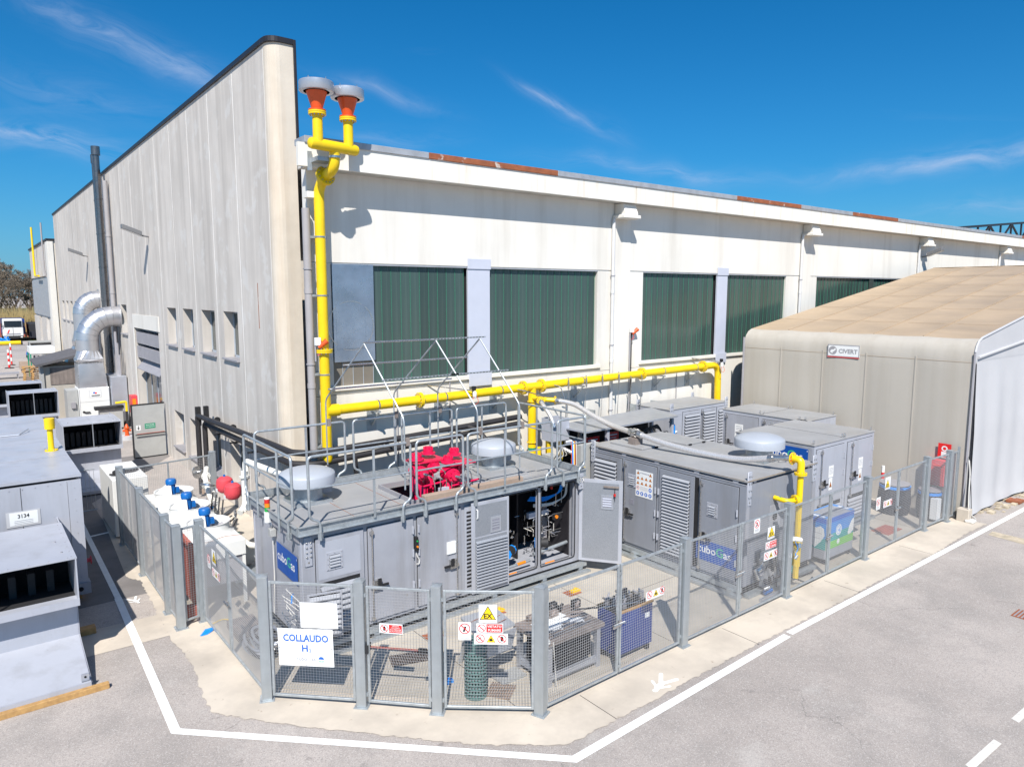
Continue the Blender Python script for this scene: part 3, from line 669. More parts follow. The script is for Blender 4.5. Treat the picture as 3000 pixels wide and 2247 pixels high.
# worker (skin modifier body, jacket and trousers over it)
def skinned(name, pts, edges, rad, mat, parent, root=0, sub=2):
    me = bpy.data.meshes.new(name); o0 = wloc(parent); me.from_pydata([Vector(p)-o0 for p in pts], edges, []); me.materials.append(MATS[mat])
    o = bpy.data.objects.new(name, me); COL.objects.link(o); o.parent = parent
    o.modifiers.new('skin', 'SKIN')
    for i, r in enumerate(rad): me.skin_vertices[0].data[i].radius = (r, r*.85) if isinstance(r, float) else r
    me.skin_vertices[0].data[root].use_root = True
    o.modifiers.new('sub', 'SUBSURF').levels = sub; o.modifiers['sub'].render_levels = sub; return o
px, py = 5.05, 84
pr = thing('person', (px, py, 0), 'worker in a bright blue jacket and dark trousers reaching to the white booth', 'person')
J = dict(pel=(0, 0, .95), wai=(.0, 0, 1.12), che=(.02, 0, 1.36), nec=(.03, 0, 1.52), hd=(.05, 0, 1.64), ht=(.06, 0, 1.76), sl=(.02, .2, 1.44), el=(.25, .24, 1.25), wl=(.5, .18, 1.3), hl=(.6, .17, 1.32),
         sr=(.02, -.2, 1.44), er=(.22, -.24, 1.22), wr=(.46, -.16, 1.2), hr=(.56, -.14, 1.2), hpl=(0, .1, .9), kl=(.04, .11, .5), al=(0, .12, .09), tl=(.18, .12, .04), hpr=(0, -.1, .9), kr=(.03, -.11, .5), ar=(-.04, -.12, .09), tr=(.14, -.12, .04))
W = {k: (px+v[0], py+v[1], v[2]) for k, v in J.items()}
K = list(W); ix = K.index
E_ = [('pel', 'wai'), ('wai', 'che'), ('che', 'nec'), ('nec', 'hd'), ('hd', 'ht'), ('che', 'sl'), ('sl', 'el'), ('el', 'wl'), ('wl', 'hl'), ('che', 'sr'), ('sr', 'er'), ('er', 'wr'), ('wr', 'hr'), ('pel', 'hpl'), ('hpl', 'kl'), ('kl', 'al'), ('al', 'tl'), ('pel', 'hpr'), ('hpr', 'kr'), ('kr', 'ar'), ('ar', 'tr')]
R_ = dict(pel=.13, wai=.12, che=.14, nec=.06, hd=.10, ht=.08, sl=.07, el=.05, wl=.035, hl=.04, sr=.07, er=.05, wr=.035, hr=.04, hpl=.09, kl=.06, al=.045, tl=.04, hpr=.09, kr=.06, ar=.045, tr=.04)
skinned('body', [W[k] for k in K], [(ix(a), ix(c)) for a, c in E_], [R_[k] for k in K], 'skin', pr)
kj = ['pel', 'wai', 'che', 'sl', 'el', 'wl', 'sr', 'er', 'wr', 'nec']
skinned('jacket', [W[k] for k in kj], [(0, 1), (1, 2), (2, 3), (3, 4), (4, 5), (2, 6), (6, 7), (7, 8), (2, 9)], [.17, .16, .175, .095, .075, .055, .095, .075, .055, .08], 'jacket_blue', pr)
kt = ['pel', 'hpl', 'kl', 'al', 'hpr', 'kr', 'ar']
skinned('trousers', [W[k] for k in kt], [(0, 1), (1, 2), (2, 3), (0, 4), (4, 5), (5, 6)], [.15, .12, .085, .07, .12, .085, .07], 'trousers', pr)
hh = B('hair').lathe((px+.045, py, 1.66), [(.105, 0), (.125, .06), (.105, .13), (.04, .165)], 12); hh.build('hair', pr)

# ------------------------------------------------------------------ far trees, reeds and red fence
def tree(x, y, h, seed, label, blossom=False):
    rnd = random.Random(seed); t = thing('bare_tree', (x, y, 0), label, 'tree', 'trees beyond the far fence')
    tb = B('bark'); tw = B('blossom' if blossom else 'twig')
    def grow(p, d, ln, r, lev):
        e = p+d*ln; (tb if lev < 3 else tw).cyl(p, e, r, r*.6, n=5 if lev < 3 else 3, caps=False)
        if lev >= 5:
            for _ in range(7):
                q = e+Vector((rnd.uniform(-.5, .5), rnd.uniform(-.5, .5), rnd.uniform(-.2, .6)))*h*.05
                s_ = h*(.022 if blossom else .016); a = Vector((rnd.uniform(-1, 1), rnd.uniform(-1, 1), rnd.uniform(-1, 1))).normalized()*s_
                tw.add([e, q+a*(1 if blossom else .22), q-a*(1 if blossom else .22)], [(0, 1, 2)])
            return
        for _ in range(rnd.choice((2, 3, 3, 4)) if lev < 4 else 3):
            nd = (d+Vector((rnd.uniform(-1, 1), rnd.uniform(-1, 1), rnd.uniform(-.35, .8)))*.62).normalized()
            grow(e, nd, ln*rnd.uniform(.55, .8), r*.6, lev+1)
    for _ in range(3): grow(Vector((x+rnd.uniform(-.4, .4), y, 0)), Vector((rnd.uniform(-.15, .15), rnd.uniform(-.15, .15), 1)).normalized(), h*rnd.uniform(.2, .27), h*.014, 0)
    tb.build('trunk', t); tw.build('crown', t, kind='stuff')
tr = [(2, 160, 12), (8, 161, 12.5), (13.5, 162, 12), (-2, 162, 12.5), (18, 168, 11), (22, 184, 13), (9, 186, 17), (-6, 184, 17), (1, 168, 15.5), (6, 175, 16.5), (11, 166, 15), (15.5, 178, 14), (20, 170, 11.5), (-4, 172, 16), (3.5, 190, 17), (-9, 165, 15), (25, 176, 11)]
nmz = ['short bushy bare tree at the left frame edge', 'short bushy bare tree right of the frame edge', 'short bushy bare tree over the truck', 'short bushy tree outside left', 'short bushy tree near the workshop', 'distant tree by the workshop', 'distant tall tree over the reeds', 'distant tall tree at the frame edge', 'bare grey tree at the left edge of the sky line', 'tallest bare tree behind the reeds', 'bare tree above the white truck', 'slim bare tree right of the truck roof', 'low bare tree close to the far workshop', 'bare tree left of the frame edge group', 'bare tree farther back among the others', 'bare tree far outside to the left', 'bare tree behind the far workshop corner']
for k, (x, y, h) in enumerate(tr): tree(x, y, h, 11+k, nmz[k])
tree(17.5, 158, 9.5, 40, 'pale blossoming tree beside the far workshop', True)
rb = B('reed'); rr = random.Random(5)
for k in range(5200):
    x = rr.uniform(-14, 30); y = rr.uniform(141, 153); h = rr.uniform(3.0, 5.2); dx_ = rr.uniform(-.5, .5); w = rr.uniform(.05, .13)
    rb.add([(x-w, y, 0), (x+w, y, 0), (x+dx_, y+rr.uniform(-.3, .3), h)], [(0, 1, 2)])
tag(rb.build('reeds'), 'dense band of dry yellow reeds behind the red fence', 'reeds', kind='stuff')
ub = B('twig')
for k in range(9000):
    x = rr.uniform(-20, 34); y = rr.uniform(154, 166); z = rr.uniform(0, 7.5)*rr.uniform(.5, 1); a = Vector((rr.uniform(-1, 1), rr.uniform(-.4, .4), rr.uniform(-1, 1)))*.32; c = Vector((rr.uniform(-1, 1), 0, rr.uniform(-1, 1)))*.32
    q0 = Vector((x, y, z)); ub.add([q0, q0+a, q0+c], [(0, 1, 2)])
tag(ub.build('undergrowth'), 'brown leafless thicket between the reeds and the trees', 'thicket', kind='stuff')
rf = thing('red_fence', (5, 140, 0), 'long dark red slatted fence in front of the reeds', 'fence')
q = B('brick_red')
for k in range(95): q.box(-14+k*.45, -13.78+k*.45, 140, 140.08, 0, 2.3)
q.build('slat_row', rf, kind='stuff'); q = B('brick_red').box(-14, 28, 140.08, 140.16, 1.7, 1.8).build('rail', rf)

# ------------------------------------------------------------------ steel truss bridge behind the roof at the right
t = thing('steel_truss', (125, 40, 14), 'dark steel roof truss rising beyond the hall at the right edge', 'truss')
q = B('dark_flashing')
pts = [(105+k*4.2, 40.0) for k in range(13)]
for k in range(12):
    z0 = 15.6+k*.36; z1 = z0+.36; a, c = pts[k], pts[k+1]
    q.tube([(a[0], 40, z0), (c[0], 40, z1)], .22, 4); q.tube([(a[0], 40, z0-2.6), (c[0], 40, z1-2.6)], .2, 4)
    q.tube([(a[0], 40, z0), (a[0], 40, z0-2.6)], .15, 4); q.tube([(a[0], 40, z0 if k % 2 else z0-2.6), (c[0], 40, z1-2.6 if k % 2 else z1)], .15, 4)
q.build('truss_frame', t)
q = B('panel_grey2').box(105, 155, 44, 44.3, 9, 15.0); q.build('rear_wall', t)

# ------------------------------------------------------------------ fabric tent hall
tt = thing('fabric_tent_hall', (24.4, 8.4, 0), 'large beige fabric tent hall with tan roof beside the fence', 'tent')
XT = 24.4; y0, y1 = 8.42, 16.5; xr = 41.2; zr = 8.35; ze = 5.35
ribs = [8.42, 10.1, 11.7, 13.25, 14.9, 16.5]
def ripple(y):
    for a, c in zip(ribs, ribs[1:]):
        if a <= y <= c: return sin(pi*(y-a)/(c-a))
    return 0
NY = 60
prof = [(0, .0), (0, .5), (0, 1.5), (0, 3.0), (0, 4.6), (0, 4.95), (.03, 5.2), (.10, 5.38), (.24, 5.53), (.45, 5.62), (.8, 5.68)]
slope = (zr-5.68)/(xr-XT-.8)
prof += [(x, 5.68+slope*(x-.8)) for x in (2, 4, 6, 8, 10, 12, 14, 15.5, xr-XT)]
wv = []; NP = len(prof)
for i in range(NP):
    for j in range(NY+1):
        y = y0+(y1-y0)*j/NY; a, z = prof[i]; rp = ripple(y)
        if i <= 5: wv.append((XT+a+.02*(1-rp)*min(1, z/2)-.012*rp, y, z))
        else: wv.append((XT+a, y, z - (.025*rp if i > 8 else .012*rp) - (.04*sin(pi*min(1, max(0, (i-10)/(NP-11))))*rp)))
split = 9
for nm_, mt, i0, i1 in (('side_wall', 'tent_wall', 0, split), ('roof', 'tent_roof', split, NP-1)):
    b = B(mt); b.smooth = True
    b.add(wv[i0*(NY+1):(i1+1)*(NY+1)], [(i*(NY+1)+j, i*(NY+1)+j+1, (i+1)*(NY+1)+j+1, (i+1)*(NY+1)+j) for i in range(i1-i0) for j in range(NY)])
    b.build(nm_, tt)
q = B('tent_roof'); q.hexa([(xr, y0, zr), (XT+33, y0, 5.6), (XT+33, y1, 5.6), (xr, y1, zr), (xr, y0, zr+.02), (XT+33, y0, 5.62), (XT+33, y1, 5.62), (xr, y1, zr+.02)]); q.build('roof', tt)
s_ = B('tent_roof')
for y in ribs[1:-1]:
    for i in range(split, NP-1):
        a, c = prof[i], prof[i+1]; s_.tube([(XT+a[0], y, a[1]+.012), (XT+c[0], y, c[1]+.012)], .022, 4)
for x in (2.6, 5.4, 8.2, 11.0, 13.8): s_.tube([(XT+x, y0, 5.67+slope*(x-.8)-.0), (XT+x, y1, 5.67+slope*(x-.8)-.0)], .008, 4)
s_.build('roof_seams', tt)
s_ = B('tent_wall')
for y in ribs[1:-1]: s_.box(XT+.0, XT+.028, y-.02, y+.02, 0, 5.0)
s_.build('wall_seams', tt); B('tent_roof').tube([(XT+.02*(1-ripple(yy))-.012*ripple(yy)-.002, yy, 4.90) for yy in [y0+(y1-y0)*k/60 for k in range(61)]], .007, 4).build('seam_line', tt)
s_ = B('tent_end'); pe = [Vector((XT+p[0]+.02, y0, p[1])) for p in prof] + [Vector((XT+33, y0, 5.6)), Vector((XT+33, y0, 0))]
s_.prism(pe, (0, .02, 0)); s_.build('end_wall', tt)
s_ = B('tent_end'); s_.tube([(XT+.25, y0-.03, 5.05), (XT+8, y0-.03, 5.75)], .05, 6); s_.tube([(XT+p[0], y0-.01, p[1]+.02) for p in prof[6:]], .035, 6)
s_.build('end_wall_trim', tt)
nx, nz = 90, 26; rf_ = random.Random(4); ph = [(rf_.uniform(.8, 5), rf_.uniform(0, 6), rf_.uniform(-.6, .6), rf_.uniform(.006, .022)) for _ in range(9)]
def fold(x, z): return -.03-sum(a*(1+sin(f*x+p+t_*z)) for f, p, t_, a in ph)*.9*min(1, (5.0-z)/2.5+.1)-max(0, .5-z)*.12
fv = [(XT+.12+9.5*i/nx, y0+fold(9.5*i/nx, .12+4.8*j/nz), .12+4.8*j/nz) for j in range(nz+1) for i in range(nx+1)]
b = B('tent_end'); b.smooth = True; b.add(fv, [(j*(nx+1)+i, j*(nx+1)+i+1, (j+1)*(nx+1)+i+1, (j+1)*(nx+1)+i) for j in range(nz) for i in range(nx)]); b.build('end_curtain', tt)
q = B('sill_metal'); q.tube([(XT-.02, y0-.02, 0), (XT-.02, y0-.02, 5.2)], .03, 6); q.tube([(XT-.02, y1, 0), (XT-.02, y1, 5.3)], .04, 6); q.build('corner_profile', tt)
fr = Fr((XT-.03, 13.06, 4.80), (0, -1, 0), (-1, 0, 0)); q = B('sign_white'); q.fbox(fr, 0, 1.14, 0, .42, -.02, 0); q.use('sill_metal')
for a in ((0, 1.14, .39, .42), (0, 1.14, 0, .025), (0, .03, .02, .4), (1.11, 1.14, .02, .4)): q.rect(fr, *a, .003)
q.disc(fr, .19, .21, .15, .002, 24); q.use('sign_white'); q.shape(fr, [(.09, .16), (.14, .24), (.22, .24), (.28, .30), (.30, .24), (.24, .18), (.20, .16), (.18, .10)], .005)
q.use('sill_metal'); q.text(fr, 'CIVERT', .735, .13, .205, .004, bold=.03, wide=1.0); q.use('sign_red'); q.rect(fr, 0, 1.14, -.03, -.002, .002)
q.build('name_board', tt)
q = B('rubble')
for k in range(60):
    x = 24.6+random.random()*10; y = 7.7+random.random()*.65; r = random.uniform(.03, .14); q.box(x, x+r*2, y, y+r*1.3, 0, r*.5)
tag(q.build('rubble_edge'), 'strip of broken pale rubble along the foot of the tent end wall', 'rubble', kind='stuff')
q = B('rust_flashing').box(27.5, 28.0, 7.8, 8.2, .02, .10); tag(q.build('rusty_plate'), 'small rusty red plate lying by the tent end wall', 'plate')
q = B('concrete_apron').box(24.05, 24.32, 8.1, 8.45, 0, .4); tag(q.build('concrete_block', bev=.02), 'pale concrete block at the foot of the tent corner', 'block')
q = B('hose_white'); q.tube([(24.3, 8.3, 1.9), (24.33, 8.25, 1.5), (24.2, 8.2, .9), (24.15, 8.15, .3), (24.5, 8.05, .05)], .02, 6, .2); q.use('rubber'); q.tube([(24.34, 8.33, 2.0), (24.3, 8.2, 1.2), (24.28, 8.1, .1)], .012, 5, .2); tag(q.build('corner_cable'), 'white and black cables hanging at the tent corner', 'cable')
# ------------------------------------------------------------------ yellow gas pipework on the facade
gp = thing('gas_pipeline', (7.28, 17.2, 0), 'bright yellow gas pipeline running up and along the hall facade with vent heads', 'pipeline')
PR = .13; PX, PY = 7.28, 17.2
def flange(b, c, d, r=.22, t=.035, nb=10, pair=True, bolt='steel', mat='yellow'):
    c = Vector(c); d = Vector(d).normalized(); a = d.orthogonal().normalized(); e = d.cross(a)
    b.use(mat)
    if pair:
        b.cyl(c-d*(t+.004), c-d*.004, r, n=24); b.cyl(c+d*.004, c+d*(t+.004), r, n=24)
    else: b.cyl(c-d*t/2, c+d*t/2, r, n=24)
    b.use(bolt); w = t*1.7 if pair else t
    for k in range(nb):
        p = c + (a*cos(2*pi*k/nb)+e*sin(2*pi*k/nb))*r*.82; b.cyl(p-d*(w+.012), p+d*(w+.012), r*.055+.003, n=6)
    b.use(mat)
b = B('yellow'); b.lathe((PX, PY, 0), [(.0, 2.62), (.07, 2.63), (.115, 2.68), (PR, 2.76), (PR, 9.22)], 24); b.build('vertical_pipe', gp)
b = B('yellow'); b.tube([(PX, PY, 9.2), (PX, PY, 9.55), (PX+.06, PY-.22, 9.83)], PR, 20, .25, 6)
b.tube([(PX+.06, PY-.22, 9.83), (PX+.14, 16.55, 9.98), (PX+.14, 16.5, 10.45)], PR, 20, .26, 6); b.build('swan_neck', gp)
b = B('yellow'); flange(b, (PX+.07, PY-.26, 9.855), (.12, -.85, .35), .24, .035, 12); b.build('flange', gp)
hd = Vector((cos(radians(10)), sin(radians(10)), 0)); hc = Vector((7.38, 16.45, 10.47))
b = B('yellow'); b.lathe(hc-hd*.62, [(0, -.07), (.07, -.06), (.115, -.03), (PR, .02), (PR, 1.22), (.115, 1.27), (.07, 1.30), (0, 1.31)], 24, hd); b.build('header_pipe', gp)
for sg in (-.43, .42):
    c = hc+hd*sg
    B('yellow').cyl(c, c+Vector((0, 0, .68)), .118, n=24).build('riser', gp)
    b = B('yellow'); flange(b, c+Vector((0, 0, .70)), (0, 0, 1), .205, .035, 12); b.build('flange', gp)
    vh = B('orange'); vh.lathe(c+Vector((0, 0, .745)), [(.20, 0), (.20, .03), (.125, .035), (.13, .06), (.25, .46), (.31, .47), (.31, .49)], 28); vh.use('steel')
    for k in range(14): p = c+Vector((.275*cos(k*pi/7), .275*sin(k*pi/7), 1.18)); vh.cyl(p, p+Vector((0, 0, .07)), .012, n=6)
    vo = vh.build('vent_cone', gp)
    q = B('dark_gap'); q.lathe(c+Vector((0, 0, 1.17)), [(.30, .0), (.36, .05), (.36, .12)], 24); q.use('cap_metal'); q.lathe(c+Vector((0, 0, 1.17)), [(.385, .0), (.40, .02), (.40, .21), (.385, .225), (.0, .235)], 36)
    q.use('steel')
    for k in range(5): p = c+Vector((.33*cos(k*1.256), .33*sin(k*1.256), 1.40)); q.cyl(p, p+Vector((0, 0, .05)), .014, n=6)
    q.build('vent_cap', vo)
b = B('yellow'); flange(b, (PX, PY, 5.55), (0, 0, 1), .22, .04, 10); b.build('flange', gp)
ZM = lambda x: 4.0+.012*(x-7.3)
b = B('yellow'); b.tube([(PX, PY, ZM(7.3)), (23.72, PY, ZM(23.7)), (23.78, PY, 1.6)], PR, 20, .38, 8); b.build('horizontal_pipe', gp)
b = B('yellow'); b.tube([(PX+.0, PY, ZM(7.3)), (PX+.35, PY, ZM(7.3))], PR+.03, 20); b.build('tee', gp)
for x in (10.06, 13.78, 14.52, 19.25, 22.75):
    b = B('yellow'); flange(b, (x, PY, ZM(x)), (1, 0, 0), .215, .04, 12); b.build('flange', gp)
b = B('yellow'); b.cyl((14.15, PY, 4.08), (14.15, PY, .6), PR, n=20); b.build('drop_pipe', gp)
b = B('yellow')
for z in (3.62, 2.3, 1.2): flange(b, (14.15, PY, z), (0, 0, 1), .17, .02, 8, False)
b.build('flange', gp)
b = B('yellow'); b.tube([(14.15, PY, 3.72), (14.1, 16.75, 3.74), (13.9, 16.5, 3.74)], .075, 12, .1); b.tube([(14.15, PY, 3.72), (14.25, 16.7, 3.72), (14.5, 16.5, 3.70)], .075, 12, .1)
flange(b, (13.9, 16.48, 3.74), (-.5, -.6, 0), .13, .02, 8); flange(b, (14.5, 16.5, 3.70), (.8, -.5, 0), .13, .02, 8); b.build('branch', gp)
b = B('yellow'); b.tube([(14.15, 16.4, 2.7), (14.15, 16.4, .5)], .09, 12); b.tube([(13.85, 16.5, 2.3), (13.85, 16.5, 1.3), (14.15, 16.4, 1.2)], .07, 12, .1); flange(b, (14.15, 16.4, 1.9), (0, 0, 1), .14, .02, 8); b.build('branch', gp)
def clamp(c, d, wall=None, name='pipe_clamp'):
    c = Vector(c); d = Vector(d); b = B('steel'); b.cyl(c-d*.02, c+d*.02, PR+.008, n=20)
    return b.build(name, gp)
for z in (8.4, 6.95, 4.95, 3.05):
    clamp((PX, PY, z), (0, 0, 1)); q = B('galv'); q.box(PX-.22, PX+.22, PY+.1, YF-.01, z-.03, z+.03); q.box(PX-.3, PX-.15, YF-.03, YF, z-.15, z+.15); q.tube([(PX-.22, PY+.15, z-.02), (PX-.22, YF, z-.45)], .022, 4); q.build('pipe_bracket', gp)
for x in (8.75, 10.9, 12.9, 16.3, 20.4, 22.3):
    z = ZM(x); clamp((x, PY, z), (1, 0, 0)); q = B('galv'); q.box(x-.03, x+.03, PY-.12, YF, z-PR-.07, z-PR-.02); q.box(x-.14, x+.14, YF-.02, YF, z-.75, z-.1)
    q.tube([(x, PY-.05, z-.2), (x, YF-.01, z-.62)], .03, 4); q.build('pipe_bracket', gp)
q = B('galv'); q.box(7.0, 7.42, 16.55, 16.975, 10.14, 10.24); q.box(6.92, 7.02, 16.93, 16.98, 9.95, 10.4); q.use('steel'); q.cyl((PX+.14, 16.5, 10.22), (PX+.14, 16.5, 10.27), PR+.01, n=20); q.build('pipe_bracket', gp)
B('safe_green').cyl((14.15, PY, 2.05), (14.15, PY, 2.13), PR+.003, n=20).build('flow_mark', gp)
# small instruments
def gas_sensor(x, label, arm=-1.2):
    z = ZM(x); t = thing('gas_detector', (x, 17.0, z), label, 'sensor', 'gas detectors on arms above the yellow pipe')
    B('steel').tube([(x+arm, YF-.02, z+.32), (x, 16.95, z+.12)], .018, 6).build('arm', t)
    q = B('white_metal'); q.lathe((x, 16.93, z+.02), [(.04, -.12), (.06, -.06), (.06, .06), (.03, .1)], 12); q.build('sensor_head', t)
    B('dark_gap').box(x-.06, x+.03, 16.9, 17.0, z+.14, z+.26).build('sensor_box', t)
    B('orange').tube([(x, 16.9, z+.0), (x-.15, 16.85, z-.12), (x-.1, 16.85, z-.28), (x+.1, 16.85, z-.22), (x+.05, 16.9, z-.02)], .007, 4, .1).build('cable', t)
gas_sensor(11.75, 'gas detector with coiled orange cable above the pipe, left of the yellow tee')
gas_sensor(23.6, 'gas detector on an arm at the right elbow of the yellow pipe')
# impulse lines hanging from the pipe
t = thing('impulse_tubing', (17, 17.4, 2.6), 'thin steel impulse tubes hanging from the yellow pipe beside the downpipe', 'tubing')
for k, x in enumerate((15.5, 16.3, 17.05, 17.85)):
    z = ZM(x); q = B('steel'); q.tube([(x-.16, 17.03, z-.08), (x, 16.98, z-.08), (x, 17.0, z+.2)], .018, 6); q.cyl((x, 16.98, z-.18), (x, 16.98, z+.12), .03, n=8); q.build('valve', t)
    q = B('steel'); q.tube([(x, 16.98, z-.18), (x, 17.05, 2.75-.08*k), (20.4, 17.1, 2.75-.08*k)], .009, 5, .08); q.build('tube', t)
for k, x in enumerate((18.45, 19.0)):
    z = ZM(x); q = B('steel'); q.tube([(x, 17.0, z), (x, 16.95, z-.1), (x, 17.05, 2.7-.25*k), (x+1.9-.9*k, 17.05, 2.72-.2*k)], .018, 6, .1); q.build('tube', t)
q = B('galv')
for x in (16.9, 18.95, 20.2): q.box(x, x+.05, 17.2, YF, 2.3, 3.05)
q.build('support', t)
t = B('steel')
for x0 in (13.4, 14.9):
    t.tube([(x0+.0, 17.0, ZM(x0)), (x0+.1, 16.8, 4.05), (15.05, 16.6, 3.55), (15.05, 16.6, 2.2)], .018, 6, .1)
tag(t.build('twin_impulse_lines'), 'pair of thin steel lines joining in a Y below the yellow pipe near the tee', 'tubing')
t = B('sill_metal')
for x in (9.55, 11.3, 21.65): t.tube([(x, YF-.03, 1.5), (x, YF-.03, 4.55), (x+.2, YF-.05, 4.55)] if x < 20 else [(x, YF-.03, 1.5), (x, YF-.03, 4.2)], .02, 6, .1)
tag(t.build('wall_conduits'), 'thin grey conduits clipped up the facade behind the yellow pipe', 'conduit')
t = B('dark_gap'); t.tube([(19.05, YF-.05, 2.4), (19.05, YF-.05, 5.6)], .02, 6); tag(t.build('siren_conduit'), 'dark conduit climbing the pilaster to the alarm horn', 'conduit')

# black insulated pipes
bp = thing('insulated_pipes', (6.3, 25.5, 0), 'pair of black insulated pipes running round the hall corner at head height', 'pipes')
for k, (xo, z0) in enumerate(((0, 0), (.0, -.30))):
    q = B('pipe_black'); q.tube([(6.42-.22*(1-k), 25.6, .1), (6.42-.22*(1-k), 25.6, 2.85+z0), (6.42, 19.0, 2.85+z0+.1), (6.48, 17.6, 2.85+z0+.1), (6.9, 17.1+.1*k, 2.95+z0), (13.6, 17.1, 3.2+z0*.7)], .085, 12, .12); q.build('pipe', bp)
q = B('dark_gap')
for y in (24, 22.3, 20.6): q.box(6.3, 6.8, y, y+.05, 2.4, 2.45); q.cyl((6.42, y, 2.9), (6.42, y+.04, 2.9), .10, n=12)
for x in (9.0, 11.5, 13.2): q.box(x, x+.05, 17.0, YF, 2.88, 2.92)
q.box(6.15, 6.3, 25.52, 25.7, 2.5, 3.15); q.box(6.42, 6.56, 25.52, 25.7, 2.5, 3.15); q.build('bracket', bp)
q = B('pipe_black'); q.tube([(11.6, 17.1, 3.12), (11.75, 16.7, 3.0), (11.95, 16.4, 2.6)], .08, 10, .1); q.tube([(8.0, 17.1, 2.72), (8.1, 17.0, .2)], .07, 4); q.build('branch', bp)

# ------------------------------------------------------------------ shared container fittings
def bolts(b, fr, u0, u1, v0, v1, nu, nv, r=.012, h=.012, mat='sill_metal'):
    b.use(mat)
    for i in range(nu):
        for j in range(nv):
            if 0 < i < nu-1 and 0 < j < nv-1: continue
            p = fr.p(u0+(u1-u0)*i/max(1, nu-1), v0+(v1-v0)*j/max(1, nv-1), 0); b.cyl(p, p+fr.n*h, r, n=6)
SLAT = {}
def louvres(parent, fr, u0, u1, v0, v1, pitch=.088, mat='slat_grey', lift=0.0, gap='dark_gap'):
    """dark recess with slats, every slat its own piece"""
    q = B(gap); q.fbox(fr, u0, u1, v0, v1, lift+.001, lift+.004); q.build('louvre_opening', parent)
    key = (round(u1-u0, 3), tuple(round(c, 3) for c in fr.u), pitch, mat)
    n = int((v1-v0)/pitch)
    for k in range(n):
        v = v0+(k+.15)*pitch
        if key not in SLAT:
            q = B(mat); a = [fr.p(u0, v, lift+.052), fr.p(u0, v+pitch*.20, lift+.058), fr.p(u0, v+pitch*.80, lift+.004), fr.p(u0, v+pitch*.70, lift+.004)]
            q.prism(a, fr.u*(u1-u0)); o = q.build('louvre_slat', parent); SLAT[key] = (o.data, fr.p(u0, v, lift)-wloc(parent), wloc(parent)); continue
        me, base, w0 = SLAT[key]; inst('louvre_slat', me, parent, fr.p(u0, v, lift)-base)
def small_vent(parent, fr, u0, u1, v0, v1, mat='box_grey_light'):
    q = B(mat); q.fbox(fr, u0, u1, v0, v1, 0, .012); q.use('dark_gap'); q.fbox(fr, u0+.06, u1-.06, v0+.06, v1-.06, .012, .014)
    bolts(q, fr, u0+.025, u1-.025, v0+.025, v1-.025, 3, 4, .010, .022)
    q.use('slat_grey'); n = 4; h = (v1-v0-.12)/n
    for k in range(n):
        v = v0+.06+k*h; q.prism([fr.p(u0+.06, v, .04), fr.p(u0+.06, v+h*.2, .042), fr.p(u0+.06, v+h*.85, .014), fr.p(u0+.06, v+h*.7, .014)], fr.u*(u1-u0-.12))
    return q.build('air_vent', parent)
def lock_rod(parent, fr, u, v0, v1, side=1):
    q = B('steel'); q.cyl(fr.p(u, v0, .05), fr.p(u, v1, .05), .014, n=8)
    for v in (v0+.04, v0+(v1-v0)*.36, v1-.10): q.fbox(fr, u-.035, u+.035, v-.03, v+.03, 0, .07); q.cyl(fr.p(u, v-.05, .05), fr.p(u, v+.05, .05), .024, n=8)
    q.build('lock_rod', parent)
    v = v0+(v1-v0)*.36; q = B('steel'); q.fbox(fr, u+.03*side, u+.19*side, v-.06, v+.14, 0, .07); q.use('dark_gap'); q.fbox(fr, u-.28*side*0+.19*side, u+.34*side, v-.005, v+.035, .05, .09); q.fbox(fr, u+.10*side, u+.17*side, v+.0, v+.17, .07, .10); q.build('handle', parent)
def hinge(parent, fr, u, vs_):
    q = B('box_grey_light')
    for v in vs_: q.cyl(fr.p(u, v, .03), fr.p(u, v+.16, .03), .014, n=8); q.fbox(fr, u-.02, u+.02, v, v+.16, 0, .022)
    q.build('hinge', parent)
def cubogas(parent, fr, w, h, lift=.004, name='company_sign', scale=1.):
    q = B('sign_blue'); q.fbox(fr, 0, w, 0, h, 0, lift)
    s = w*.235; v = h*.40; q.use('sign_white'); q.text(fr, 'cubo', w*.50, v, s, lift+.002, 'RIGHT', .012)
    q.use('logo_green'); q.text(fr, 'G', w*.50, v, s*1.12, lift+.002, 'LEFT', .012); q.use('sign_white'); q.text(fr, 'as', w*.69, v, s, lift+.002, 'LEFT', .012)
    q.rect(fr, w*.97, w*.985, h*.86, h*.93, lift+.002)
    return q.build(name, parent)
def lug(parent, x, y, z0, z1, dx_=.06, dy_=.06, n=(0, -1, 0)):
    fr = Fr((x, y, z0), (1, 0, 0) if abs(n[1]) else (0, -1, 0), n)
    q = B('box_grey_light'); q.fbox(fr, -.08, .08, 0, z1-z0, -.015, .02); bolts(q, fr, -.04, .04, .2, z1-z0-.1, 2, 4, .02, .05, 'steel'); q.use('steel'); q.disc(fr, 0, .08, .02, .023, 10)
    return q.build('lifting_plate', parent, bev=.01)
def cowl(parent, x, y, z, rc=.56, rn=.30, base=True, hn=.42, name='roof_vent'):
    q = B('galv')
    if base: q.box(x-.40, x+.40, y-.40, y+.40, z, z+.07)
    q.cyl((x, y, z+.05), (x, y, z+hn+.1), rn, n=28); q.cyl((x, y, z+hn+.05), (x, y, z+hn+.12), rn*.5, rc*.9, n=28)
    q.use('sill_metal'); q.box(x+rn*.8, x+rn+.2, y-.1, y+.08, z+.15, z+.34)
    o = q.build('vent_neck', parent)
    q = B('cowl_grey'); q.lathe((x, y, z+hn), [(rc*.96, .0), (rc, .0), (rc, .19), (rc*.97, .225), (rc*.80, .275), (rc*.55, .315), (rc*.25, .338), (0, .345)], 40)
    q.build('vent_hood', parent)
    return o

